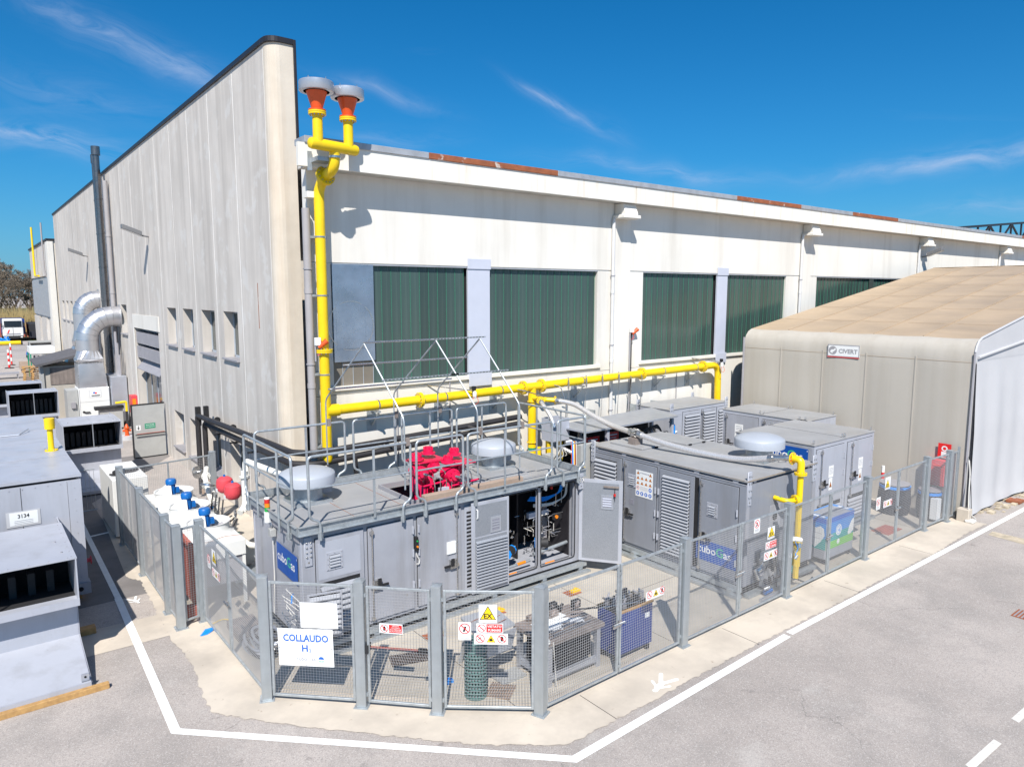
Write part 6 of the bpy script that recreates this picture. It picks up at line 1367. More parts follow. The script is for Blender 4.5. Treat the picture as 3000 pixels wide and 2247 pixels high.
board(fD, .94, 1.33, .50, .18, 'triple_sign', 'three-pictogram sign on the left side fence beside the cooler', d_tr)
# camera on the standpipe post
t = thing('gas_camera', (14.85, 8.52, 1.35), 'small white cylindrical camera on the fence post by the standpipe', 'camera')
B('white_metal').cyl((14.80, 8.5, 1.40), (15.05, 8.46, 1.33), .055, n=16).build('body', t); B('lamp_red').cyl((15.05, 8.46, 1.33), (15.06, 8.458, 1.327), .05, n=16).build('lens', t)
q = B('steel'); q.tube([(14.78, 8.52, 1.36), (14.82, 8.5, 1.15), (14.9, 8.46, .98)], .012, 6, .05); q.use('bright_blue'); q.tube([(14.85, 8.48, 1.33), (14.95, 8.45, 1.15), (14.85, 8.47, 1.0)], .008, 5, .06); q.use('steel'); q.cyl((14.84, 8.46, .92), (14.9, 8.44, 1.0), .04, n=10); q.build('bracket', t)
# ------------------------------------------------------------------ yard things behind the fence
t = thing('tool_cabinet', (9.95, 8.95, 0), 'dark blue wheeled tool cabinet heaped with clamps beside the fence', 'cabinet')
q = B('cab_blue'); q.box(9.35, 10.35, 8.82, 9.35, .17, 1.0); q.build('body', t, bev=.012)
FB = Fr((9.35, 8.82, 0), (1, 0, 0), (0, -1, 0)); q = B('sign_white'); q.fbox(FB, .78, .90, .72, .82, 0, .004); q.build('sticker', t)
q = B('timber'); q.box(9.34, 10.36, 8.81, 8.86, 1.0, 1.03); q.box(9.34, 10.36, 9.31, 9.36, 1.0, 1.03); q.use('dark_gap'); q.box(9.36, 10.34, 8.861, 9.309, 1.0, 1.012); q.build('top_tray', t)
for x in (9.42, 10.26):
    for y in (8.9, 9.27): B('rubber').cyl((x-.02, y, .085), (x+.02, y, .085), .075, n=14).build('caster', t)
R3 = random.Random(8)
t2 = thing('clamp_heap', (9.9, 9.05, 1.03), 'heap of dark clamps, cylinders and steel tools on top of the blue cabinet', 'tools')
for k in range(16):
    x, y = R3.uniform(9.42, 10.2), R3.uniform(8.9, 9.25); h = R3.uniform(.06, .22); m = ('rubber', 'steel', 'trousers', 'sill_metal')[k % 4]
    q = B(m); q.box(x, x+R3.uniform(.05, .14), y, y+.05, 1.02, 1.02+h); q.cyl((x, y, 1.03+h*.5), (x+R3.uniform(-.15, .2), y+.1, 1.05+h), .02, n=8); q.build('tool', t2)
q = B('steel'); q.cyl((9.05, 9.0, 1.17), (10.0, 8.86, 1.08), .012, n=8); q.use('rubber'); q.cyl((8.75, 9.45, 1.05), (9.5, 9.2, 1.0), .018, n=8); q.build('long_bar', t2)
# workbench with vice and papers
wb = thing('steel_workbench', (8.5, 9.4, 0), 'heavy dark steel workbench on pale grey legs inside the fence', 'workbench')
q = B('timber_grey'); q.box(7.75, 9.15, 8.95, 9.95, .80, .88); q.build('bench_top', wb, bev=.004)
for (x, y) in ((7.8, 9.0), (9.0, 9.0), (7.8, 9.82), (9.0, 9.82)): B('cap_metal').box(x, x+.09, y, y+.09, 0, .80).build('leg', wb)
q = B('cap_metal'); q.box(7.89, 9.0, 9.01, 9.08, .12, .22); q.box(7.89, 9.0, 9.83, 9.9, .12, .22); q.box(7.81, 7.88, 9.1, 9.82, .12, .22); q.use('dark_gap'); q.box(7.95, 8.95, 9.12, 9.8, .23, .74); q.build('lower_rail', wb)
t3 = thing('bench_clutter', (8.5, 9.4, .88), 'papers, steel rods and parts strewn over the dark workbench', 'clutter')
for k in range(7):
    x, y = R3.uniform(7.85, 8.6), R3.uniform(9.25, 9.75); q = B('sign_white'); a = R3.uniform(-.5, .5); f = Fr((x, y, .885+.004*k), (cos(a), sin(a), 0), (0, 0, 1), (-sin(a), cos(a), 0)); q.fbox(f, 0, .27, 0, .19, 0, .003+.01*(k % 2)); q.build('paper', t3)
for k in range(6):
    y = 9.05+k*.045; q = B('steel'); q.cyl((7.85+R3.uniform(0, .2), y, .90), (8.7+R3.uniform(0, .3), y+R3.uniform(-.05, .1), .91), .010, n=6); q.build('rod', t3)
for k in range(12):
    x, y = R3.uniform(7.9, 9.1), R3.uniform(9.6, 9.9); q = B('rubber' if k % 2 else 'timber_grey'); q.box(x, x+R3.uniform(.05, .18), y, y+.1, .885, .92+R3.uniform(.02, .13)); q.cyl((x, y, .95), (x+.1, y+.02, 1.02), .03, n=8); q.build('machine_part', t3)
q = B('hose_white')
for k in range(5): q.tube([(7.74+.10*cos(a)*(1-.1*k), 9.02+.08*sin(a), .89+.012*k) for a in [j*pi/6 for j in range(13)]], .011, 5)
q.tube([(7.85, 8.93, .9), (7.88, 8.92, .5), (7.9, 8.91, .2), (7.92, 8.93, .05)], .008, 5, .1); tag(q.build('rope_coil'), 'coil of pale rope hanging over the near corner of the workbench', 'rope')
t = thing('steel_trestle', (7.35, 10.3, 0), 'rust-streaked steel plate on a leaning grey trestle behind the EX panel', 'trestle')
q = B('zinc_flashing'); q.hexa([(6.95, 9.95, .80), (7.75, 9.9, .86), (7.8, 10.6, .92), (7.1, 10.75, .86), (6.95, 9.95, .84), (7.75, 9.9, .90), (7.8, 10.6, .96), (7.1, 10.75, .90)]); q.use('rust_flashing')
for k in range(3): q.tube([(7.1, 10.05+.2*k, .895+.004*k), (7.7, 10.1+.2*k, .935)], .006, 4)
q.build('plate', t); q = B('cap_metal'); q.hexa([(6.93, 9.9, .45), (7.6, 9.84, .5), (7.75, 9.88, .84), (6.95, 9.94, .80), (6.93, 9.87, .45), (7.6, 9.81, .5), (7.75, 9.85, .84), (6.95, 9.91, .80)]); q.build('front_plate', t)
for (a, c) in (((7.1, 9.95), (7.0, 9.9)), ((7.65, 10.5), (7.7, 10.6)), ((7.15, 10.6), (7.05, 10.7))): B('panel_grey2').tube([(a[0], a[1], .8), (c[0], c[1], .01)], .035, 4).build('leg', t)
B('panel_grey2').box(7.2, 7.75, 9.55, 9.9, .01, .06).build('foot_plate', t)
# teal ribbed drum
t = thing('ribbed_drum', (6.72, 9.55, 0), 'green ribbed plastic drum standing behind the EX panel', 'drum')
pr_ = []
for k in range(13): z = .03+k*.074; pr_ += [(.20, z), (.205, z+.02), (.188, z+.03), (.188, z+.06), (.20, z+.07)]
q = B('ac_green'); q.lathe((6.66, 9.62, .02), [(.20, 0)]+pr_+[(.20, 1.0), (.185, 1.03), (.12, 1.05), (.02, 1.055)], 28, smooth=False); q.build('barrel', t)
q = B('dark_gap')
for k in range(11):
    for j in range(22):
        a = j*2*pi/22+.08*(k % 2); z = .10+k*.074; c = Vector((6.66+.189*cos(a), 9.62+.189*sin(a), z)); q.box(c.x-.008, c.x+.008, c.y-.008, c.y+.008, z-.02, z+.012)
q.build('slots', t, kind='stuff'); B('ac_green').lathe((6.66, 9.62, 1.07), [(.10, 0), (.10, .02), (.06, .04), (0, .045)], 16).build('lid', t)
t = thing('floor_grating', (7.1, 9.35, 0), 'brown ribbed metal cover lying on the slab next to the green drum', 'grating')
f = Fr((7.02, 9.12, .02), (.80, .60, 0), (0, 0, 1), (-.6, .8, 0)); q = B('plank'); q.fbox(f, 0, .46, 0, .46, 0, .012); q.use('timber_grey')
for k in range(11): q.fbox(f, .0, .46, .01+k*.041, .028+k*.041, .012, .024)
q.build('grating', t)
t = thing('floor_grating', (6.5, 11.3, 0), 'dark ribbed drain grating set in the slab behind the wicket gate', 'grating')
f = Fr((5.95, 11.35, .018), (.95, -.3, 0), (0, 0, 1), (.3, .95, 0)); q = B('dark_gap'); q.fbox(f, 0, 1.05, 0, .42, 0, .006); q.use('timber_grey')
for k in range(24): q.fbox(f, .01+k*.043, .03+k*.043, 0, .42, .006, .018)
q.build('grating', t)
t = thing('floor_grating', (20.5, 9.4, 0), 'small red ribbed grating set in the slab near the tent', 'grating')
q = B('brick_red')
for k in range(10): q.box(20.9+k*.09, 20.96+k*.09, 9.05, 9.55, .02, .04)
q.build('grating', t)
for (x, y, w, h) in ((5.95, 10.45, .34, .10), (7.05, 10.1, .28, .14), (6.95, 9.85, .45, .15)): pass
for k, (x, y, l_) in enumerate(((7.3, 11.95, 'leftmost yellow foot block on the slab in front of the container skid'), (8.95, 12.0, 'middle yellow foot block on the slab below the louvred leaf'), (11.0, 11.75, 'rightmost yellow foot block on the slab near the standing open door'))):
    t = thing('yellow_block', (x, y, 0), l_, 'block', 'yellow foot blocks'); q = B('yellow_dark'); q.box(x-.12, x+.12, y-.06, y+.06, .02, .07); q.cyl((x, y, .07), (x, y, .12), .04, n=10); q.build('foot', t); B('rust_flashing').box(x-.28, x+.1, y-.14, y+.14, .0195, .024).build('base_plate', t)
# kiosk with blue-green graphics
kx0, kx1, ky0, ky1 = 17.2, 18.62, 8.98, 9.62
t = thing('graphic_kiosk', (17.9, 9.3, 0), 'low kiosk cabinet wrapped in blue and green graphics with white hearts', 'kiosk')
q = B('box_grey'); q.box(kx0, kx1, ky0, ky1, .16, 1.26); q.build('body', t, bev=.02)
FK = Fr((kx0, ky0-.001, 0), (1, 0, 0), (0, -1, 0)); FKS = Fr((kx0-.001, ky1, 0), (0, -1, 0), (-1, 0, 0)); W_ = kx1-kx0; D_ = ky1-ky0
q = B('graphic_blue'); q.fbox(FK, .01, W_-.01, .82, 1.12, 0, .004); q.use('logo_blue'); q.fbox(FK, .01, W_-.01, 1.121, 1.25, 0, .004); q.use('teal'); q.fbox(FK, .01, W_-.01, .62, .819, 0, .004); q.use('graphic_green'); q.fbox(FK, .01, W_-.01, .42, .619, 0, .004)
q.use('sign_white'); q.shape(FK, [(W_-.02, 1.05), (W_-.16, .98), (W_-.27, .84), (W_-.32, .68), (W_-.28, .62), (W_-.15, .64), (W_-.02, .70)], .006); q.disc(FK, .62, .86, .15, .006, 24); q.disc(FK, .62, .55, .07, .006, 14); q.use('graphic_blue'); q.disc(FK, .62, .86, .115, .0065, 24, .10); q.text(FK, 'H', .62, .80, .16, .007, bold=.02); q.build('front_graphic', t)
q = B('graphic_blue'); q.fbox(FKS, .01, D_-.01, .72, 1.12, 0, .004); q.use('logo_blue'); q.fbox(FKS, .01, D_-.01, 1.121, 1.25, 0, .004); q.use('teal'); q.fbox(FKS, .01, D_-.01, .42, .719, 0, .004); q.use('sign_white')
q.shape(FKS, [(.34, .44), (.50, .62), (.60, .80), (.58, .98), (.48, 1.04), (.36, .97), (.24, 1.04), (.12, .98), (.08, .82), (.18, .62)], .006); q.use('ink_grey'); q.rect(FKS, .16, .52, .84, .848, .007); q.rect(FKS, .14, .5, .7, .708, .007); q.build('side_graphic', t)
q = B('slat_grey'); q.box(kx0+.22, kx1-.22, ky0+.12, ky1-.1, 1.262, 1.275)
for k in range(9): q.box(kx0+.3+k*.09, kx0+.34+k*.09, ky0+.14, ky1-.12, 1.275, 1.29)
q.use('graphic_blue'); q.box(kx0+.01, kx0+.2, ky0+.01, ky1-.01, 1.262, 1.266); q.box(kx0+.3, kx1-.2, ky1-.09, ky1-.01, 1.262, 1.266); q.box(kx1-.2, kx1-.01, ky0+.01, ky1-.01, 1.262, 1.266); q.use('sign_white'); q.box(kx0+.05, kx0+.15, ky0+.1, ky0+.5, 1.2662, 1.268); q.box(kx1-.17, kx1-.05, ky0+.1, ky0+.4, 1.2662, 1.268); q.build('top_panel', t)
for x in (kx0+.1, kx1-.1):
    for y in (ky0+.08, ky1-.08): B('rubber').cyl((x-.025, y, .09), (x+.025, y, .09), .07, n=12).build('caster', t)
# tanks, red cabinet and posts by the tent
def tank(x, y, r, h, label, stripe):
    t = thing('water_tank', (x, y, 0), label, 'tank', 'dark tanks near the tent')
    q = B('trousers'); q.lathe((x, y, .02), [(r*.92, 0), (r*1.0, .15), (r*1.06, h*.45), (r*1.0, h*.8), (r*.9, h)], 24); q.build('barrel', t)
    q = B('sill_metal'); q.lathe((x, y, .02+h), [(r*.95, 0), (r*.95, .03), (0, .05)], 24); q.build('lid', t); q = B('bright_blue'); q.lathe((x, y, h*.9), [(r*1.0, 0), (r*1.0, .08)], 24); q.build('rim_band', t)
    if stripe: B('sign_white').box(x-.16-r*.7, x-r*.75+.12, y-r-.05, y-r*.55, .12, h*.85).build('label_sheet', t)
tank(23.3, 10.0, .46, .95, 'larger dark water tank with a blue rim near the tent wall', False); tank(23.55, 9.05, .34, .90, 'narrower dark tank with a white sheet beside the red cabinet', True)
t = thing('red_cabinet', (24.2, 9.1, 0), 'tall red fire hose cabinet mounted at the tent wall', 'cabinet'); q = B('vessel_red'); q.box(24.12, 24.36, 8.9, 9.5, .95, 1.78); q.build('body', t, bev=.01); B('galv').box(24.2, 24.28, 9.15, 9.25, .02, .95).build('stand', t); B('sign_red').box(24.11, 24.125, 8.95, 9.25, 1.58, 1.62).build('label_strip', t)
q = B('sign_red'); f = Fr((24.3, 9.2, 1.84), (0, -1, 0), (-1, 0, 0)); q.fbox(f, 0, .38, 0, .46, -.005, 0); q.use('sign_white'); q.disc(f, .19, .30, .09, .002, 16, .05); q.shape(f, [(.1, .06), (.28, .06), (.28, .2), (.1, .2)], .002); q.rect(f, .01, .37, .0, .02, .002); tag(q.build('fire_sign'), 'red fire equipment sign above the red cabinet', 'sign')
stripe_post(23.2, 11.1, 1.35, .05, 'red and white striped post behind the EX sign near the tent', True); stripe_post(23.75, 10.6, 1.3, .05, 'red and white striped post left of the larger dark tank', True)
q = B('rubber')
for k in range(3): q.tube([(21.6, 11.3+.1*k, .25+.1*k), (22.4, 11.2, .7-.1*k), (22.7, 11.0, .5), (22.8, 10.9, .06), (23.6, 10.8, .05)], .04, 6, .3)
q.tube([(21.8, 11.6, .5), (24.1, 11.4, .45)], .05, 6); tag(q.build('black_hose'), 'thick black hose looping behind the striped posts', 'hose')
q = B('hose_white').box(24.0, 24.3, 7.95, 8.2, .0, .10); tag(q.build('pale_stone', bev=.03), 'pale broken stone in front of the last fence post', 'stone')
# valve gear behind the standpipe leaf
t = thing('pump_skid', (14.9, 8.9, 0), 'dark cluster of motors and fittings at the foot of the container end', 'machinery')
for k in range(16):
    x, y, z = R3.uniform(14.0, 15.1), R3.uniform(8.75, 9.05), R3.uniform(.1, .75); q = B(('rubber', 'steel', 'sill_metal', 'trousers')[k % 4]); q.cyl((x, y, z), (x+R3.uniform(-.2, .2), y+R3.uniform(-.1, .1), z+R3.uniform(.05, .3)), R3.uniform(.02, .07), n=10); q.tube([(x, y, z), (x+.15, y-.05, z+.2), (x+.3, y, z-.1)], .012, 5, .05); q.build('fitting', t)
B('motor_blue').cyl((14.3, 8.85, .12), (14.55, 8.85, .12), .06, n=12).build('motor', t); q = B('cap_metal'); q.box(13.95, 15.1, 8.7, 8.76, .02, .10); q.box(14.35, 14.9, 8.95, 9.05, .2, 1.0); q.build('frame', t)
# cable coils and pallet at the container's left end
t = thing('hose_coils', (4.3, 13.6, 0), 'loose heap of grey hoses and cables beside the container end', 'hoses')
for k in range(9):
    q = B(('cap_metal', 'steel', 'rubber', 'cap_metal')[k % 4]); cx_, cy_ = 4.15+.03*k, 13.7-.12*(k % 3); r_ = .32+.03*(k % 4)
    q.tube([(cx_+r_*.6*cos(a), cy_+r_*1.3*sin(a), .05+.03*k+.02*sin(3*a)) for a in [j*pi/8 for j in range(15)]], .028, 6); q.build('hose', t)
q = B('timber_grey'); q.box(3.95, 4.5, 14.1, 14.9, .02, .18); tag(q.build('grey_board', bev=.01), 'grey board lying on the slab near the hoses', 'board')
q = B('brick_red'); q.box(3.55, 3.62, 15.9, 17.2, .3, 1.65); q.box(3.42, 3.75, 15.75, 15.95, .02, .3); tag(q.build('red_bumper', bev=.01), 'dark red frame standing at the near corner of the fan cooler', 'frame')
q = B('yellow'); q.tube([(3.7, 15.2, .05), (4.0, 15.3, .06), (4.2, 15.0, .05), (4.5, 15.1, .05), (4.4, 14.2, .04)], .012, 5, .1); tag(q.build('yellow_cable'), 'thin yellow cable trailing on the slab by the cooler', 'cable')
# ------------------------------------------------------------------ fan cooler
fc = thing('fan_cooler', (4.2, 18.6, 0), 'white dry cooler with three blue fan motors along the left fence', 'cooler')
q = B('white_metal'); q.box(3.66, 4.74, 15.95, 21.2, 1.15, 1.5); q.build('casing', fc, bev=.01)
q = B('sill_metal'); q.box(3.72, 4.68, 16.0, 21.1, .55, 1.149); q.build('coil_block', fc)
for (x, y) in ((3.68, 15.98), (4.66, 15.98), (3.68, 18.5), (4.66, 18.5), (3.68, 21.1), (4.66, 21.1)): B('white_metal').box(x, x+.07, y, y+.07, .02, 1.149).build('leg', fc)
for y in (16.95, 18.6, 20.25):
    q = B('white_metal'); q.lathe((4.2, y, 1.501), [(.56, 0), (.50, .05), (.47, .10), (.47, .24), (.49, .26), (.46, .26), (.445, .24), (.445, .02)], 32, caps=False); fo = q.build('fan_ring', fc)
    q = B('dark_gap'); q.disc(Fr((4.2, y, 1.51), (1, 0, 0), (0, 0, 1), (0, 1, 0)), 0, 0, .45, 0, 28); q.use('sill_metal')
    for k in range(6): a = k*pi/3; q.add([(4.2+.08*cos(a), y+.08*sin(a), 1.56), (4.2+.42*cos(a), y+.42*sin(a), 1.56), (4.2+.42*cos(a+.5), y+.42*sin(a+.5), 1.62), (4.2+.08*cos(a+.7), y+.08*sin(a+.7), 1.60)], [(0, 1, 2, 3)], False)
    q.build('blades', fo)
    q = B('white_metal'); q.hexa([(3.66, y-.30, 1.52), (4.14, y-.07, 1.98), (4.14, y+.07, 1.98), (3.66, y+.34, 1.52), (3.64, y-.30, 1.54), (4.12, y-.07, 2.0), (4.12, y+.07, 2.0), (3.64, y+.34, 1.54)]); q.prism([Vector((3.66, y-.30, 1.51)), Vector((4.10, y-.30, 1.51)), Vector((4.12, y-.08, 1.97))], (0, .015, 0)); q.build('motor_bracket', fo)
    q = B('motor_blue'); q.lathe((4.14, y, 1.60), [(.10, 0), (.10, .04), (.095, .05), (.095, .34), (.13, .345), (.135, .44), (.11, .48), (0, .485)], 24)
    for k in range(16): a = k*pi/8; q.box(4.14+.1*cos(a)-.006, 4.14+.1*cos(a)+.006, y+.1*sin(a)-.006, y+.1*sin(a)+.006, 1.66, 1.93)
    q.box(4.24, 4.33, y-.07, y+.05, 1.70, 1.84); q.build('fan_motor', fo)
q = B('rust_flashing'); q.tube([(3.66, 16.3, 1.504), (4.0, 16.2, 1.505), (4.4, 16.4, 1.505), (4.74, 16.3, 1.504)], .006, 4, .1); q.build('tie_wire', fc)
# pump group with red vessels
pg = thing('pump_group', (5.0, 17.5, 0), 'white pipework with pumps and two red expansion vessels behind the cooler', 'pump group')
def wp(pts, r=.075, bend=.13, name='pipe', mat='white_pipe'): return B(mat).tube(pts, r, 12, bend, 5).build(name, pg)
wp([(5.2, 17.2, 2.55), (5.25, 17.4, 2.95), (5.55, 15.6, 2.9), (6.5, 15.3, 2.7)]); wp([(5.15, 17.2, 2.75), (5.15, 17.2, 1.9), (4.95, 17.0, 1.8)]); wp([(5.2, 16.2, 2.45), (5.2, 16.2, 1.15), (5.0, 16.6, 1.1), (4.75, 18.3, 1.35)]); wp([(5.3, 15.9, 2.4), (5.2, 16.2, 2.45)], .06)
wp([(4.9, 18.8, 1.5), (4.95, 19.6, 1.6), (5.0, 20.2, 2.0), (5.2, 20.8, 2.1)], .07); wp([(5.1, 19.6, .4), (5.1, 19.6, 1.5), (4.9, 18.8, 1.5)], .07)
for (x, y, z, m) in ((5.2, 16.2, 1.3, 'safe_green'), (4.9, 17.3, 1.21, 'safe_green'), (5.6, 15.58, 2.88, 'safe_green')): B(m).cyl((x, y, z), (x+.001, y+.001, z+.001) if False else (x, y-.12, z) if z != 1.3 else (x, y, z+.12), .079, n=12).build('flow_mark', pg)
for (x, y, z, d_) in ((5.15, 17.2, 2.62, (0, 0, 1)), (5.2, 16.2, 2.35, (0, 0, 1)), (4.85, 17.8, 1.28, (-.2, 1, .1)), (4.92, 19.2, 1.55, (0, 1, .1)), (5.05, 20.3, 2.0, (.3, 1, .1)), (4.95, 19.9, 1.85, (.1, 1, .5))):
    q = B('white_pipe'); flange(q, (x, y, z), d_, .12, .02, 8, True, 'steel', 'white_pipe'); q.build('flange', pg)
for (x, y, z) in ((5.0, 18.35, 2.2), (5.02, 17.75, 2.16)):
    q = B('vessel_red'); q.lathe((x, y, z), [(.02, -.21), (.12, -.20), (.19, -.13), (.205, -.04), (.205, .05), (.19, .13), (.12, .19), (.02, .205)], 28); q.use('motor_blue'); q.cyl((x, y, z+.2), (x, y, z+.25), .03, n=8); q.use('sign_white'); q.box(x-.208, x-.195, y-.06, y+.05, z-.16, z-.08); q.build('expansion_vessel', pg)
q = B('steel'); q.lathe((4.95, 20.9, 2.0), [(.17, 0), (.18, .03), (.05, .06), (.06, .2)], 18, (.6, -.8, .2)); q.lathe((4.9, 19.5, 1.95), [(.2, -.03), (.2, .03)], 20, (.3, .2, 1)); q.build('valve_wheel', pg)
for k in range(16):
    x, y, z = R3.uniform(4.78, 5.2), R3.uniform(16.3, 20.4), R3.uniform(.9, 1.9); q = B(('steel', 'sill_metal', 'plank', 'white_pipe')[k % 4]); q.cyl((x, y, z), (x+R3.uniform(-.05, .05), y, z+.14), .035, n=8); q.cyl((x, y-.08, z+.06), (x, y+.08, z+.06), .022, n=8); q.build('valve', pg)
for k in range(4): B('rubber').tube([(4.85, 18.0+.3*k, 1.9), (4.7, 17.7+.3*k, 1.5), (4.85, 17.4+.4*k, 1.3), (5.1, 17.8+.2*k, 1.4)], .018, 6, .2).build('hose', pg)
q = B('white_metal'); q.cyl((4.92, 16.75, .85), (4.92, 17.5, .85), .24, n=20); q.cyl((4.92, 16.7, .85), (4.92, 16.74, .85), .30, n=20); q.box(4.7, 5.15, 16.7, 17.6, .2, .6); q.build('pump_body', pg)
q = B('bright_blue'); q.cyl((4.8, 18.9, 1.45), (4.86, 18.9, 1.55), .02, n=8); q.box(4.76, 4.84, 18.87, 18.93, 1.5, 1.54); q.use('lamp_amber'); q.cyl((5.25, 15.75, 1.2), (5.35, 15.7, 1.15), .04, n=8); q.use('yellow')
for k in range(5): q.tube([(5.1+.03*k, 15.75, 1.12), (5.2+.03*k, 15.65, 1.05), (5.35, 15.7, 1.1)], .014, 5, .03)
q.build('valve_handle', pg)
q = B('galv'); q.box(4.8, 5.3, 15.5, 16.5, .6, .64)
for x in (4.82, 5.25): q.box(x, x+.04, 15.52, 15.56, .02, .6); q.box(x, x+.04, 16.4, 16.44, .02, .6)
q.build('cable_tray', pg); q = B('concrete_apron'); q.box(4.78, 5.6, 15.6, 21, .018, .14); q.build('plinth', pg)
# white chiller outside the fence
ch = thing('chiller_box', (3.5, 23.6, 0), 'white box chiller with round fan grille outside the far fence corner', 'chiller')
q = B('white_metal'); q.box(3.08, 4.0, 22.55, 24.9, .05, 1.72); q.build('casing', ch, bev=.012); q = B('dark_gap'); q.disc(Fr((3.6, 23.6, 1.722), (1, 0, 0), (0, 0, 1), (0, 1, 0)), 0, 0, .36, 0, 24); q.use('sill_metal')
for r_ in (.12, .2, .28, .36): q.disc(Fr((3.6, 23.6, 1.73), (1, 0, 0), (0, 0, 1), (0, 1, 0)), 0, 0, r_, 0, 24, r_-.012)
q.build('fan_grille', ch); q = B('dark_gap'); q.tube([(3.3, 23.4, 1.74), (3.2, 23.2, 1.8), (3.35, 23.0, 1.76), (3.1, 23.1, 1.78)], .03, 6, .05); q.build('black_cable', ch); B('cap_metal').cyl((3.75, 22.54, 1.35), (3.75, 22.52, 1.35), .05, n=14).build('gauge', ch)
# ------------------------------------------------------------------ grey machine housings at the left
L1 = thing('machine_container', (-1, 23, 0), 'large pale grey machine container carrying a taped paper numbered 3134', 'container')
q = B('box_grey_light'); q.box(-4.3, 1.88, 18.3, 28.2, .38, 2.86); q.build('body', L1); q = B('box_grey_light'); q.box(-4.32, 1.90, 18.28, 28.22, 2.92, 2.98); q.use('dark_gap'); q.box(-4.28, 1.80, 18.36, 28.15, 2.861, 2.919); q.build('roof', L1)
q = B('box_grey'); q.box(-4.3, 1.9, 18.27, 18.5, .22, .40); q.box(1.5, 1.92, 18.22, 18.52, .20, .46); q.use('dark_gap'); q.cyl((1.72, 18.2, .33), (1.72, 18.225, .33), .05, n=12); q.box(1.0, 1.45, 18.262, 18.27, .27, .36); q.build('base_frame', L1)
q = B('box_grey_light'); q.box(1.62, 1.88, 18.26, 18.299, .46, 2.86); q.use('dark_gap'); q.box(1.615, 1.625, 18.29, 18.30, .5, 2.84); q.build('corner_post', L1)
q = B('cap_metal'); q.tube([(-3, 24.4, 2.99), (1.1, 24.4, 3.0), (1.35, 24.9, 3.06)], .018, 5); q.use('box_grey_light'); q.box(-4.3, 1.9, 24.9, 24.93, 2.98, 2.99); q.build('roof_rib', L1)
for x in (-1.9, -.55, .75): B('dark_gap').box(x, x+.008, 18.293, 18.3, .5, 2.84).build('panel_seam', L1)
for y in (20.6, 22.9, 26.9): B('box_grey').box(-4.28, 1.86, y, y+.012, 2.98, 2.986).build('panel_seam', L1)
q = B('sill_metal')
for k in range(15):
    for z in (.52, 2.80): q.cyl((-1.8+k*.235, 18.3, z), (-1.8+k*.235, 18.288, z), .010, n=6)
for k in range(9): q.cyl((1.75, 18.26, .6+k*.26), (1.75, 18.252, .6+k*.26), .010, n=6)
q.build('rivet_row', L1, kind='stuff')
fq = Fr((.46, 18.295, 1.99), (1, .0, 0), (0, -1, 0)); q = B('tent_end'); q.fbox(fq, .0, .62, 0, .34, 0, .006); q.use('sign_white'); q.fbox(fq, .06, .57, .04, .32, .006, .009); q.use('sign_black'); q.text(fq, '3134', .31, .19, .12, .011, bold=.02, wide=.9); q.use('ink_grey')
for k in range(3): q.rect(fq, .14, .48, .13-.035*k, .138-.035*k, .011)
q.build('number_paper', L1)
for x in (-2.0, 1.6):
    for y in (18.6, 27): B('timber').box(x-.15, x+.15, y-.1, y+.15, 0, .2).build('support_block', L1)
q = B('vessel_red'); q.cyl((1.93, 19.5, .55), (2.08, 19.5, .55), .05, n=10); q.cyl((2.08, 19.5, .55), (2.1, 19.5, .55), .1, n=12); q.build('red_valve', L1)
t = thing('roof_vent_pipe', (1.62, 21.5, 2.98), 'yellow capped vent pipe standing on the pale grey container roof', 'vent')
q = B('yellow'); q.lathe((1.62, 21.5, 2.98), [(.15, 0), (.15, .025), (.08, .04), (.068, .07), (.068, .56), (.118, .57), (.118, .84), (.10, .85), (.0, .845)], 24); q.use('steel')
for k in range(6): q.cyl((1.62+.14*cos(k), 21.5+.14*sin(k), 3.01), (1.62+.14*cos(k), 21.5+.14*sin(k), 3.035), .014, n=6)
q.build('vent', t)
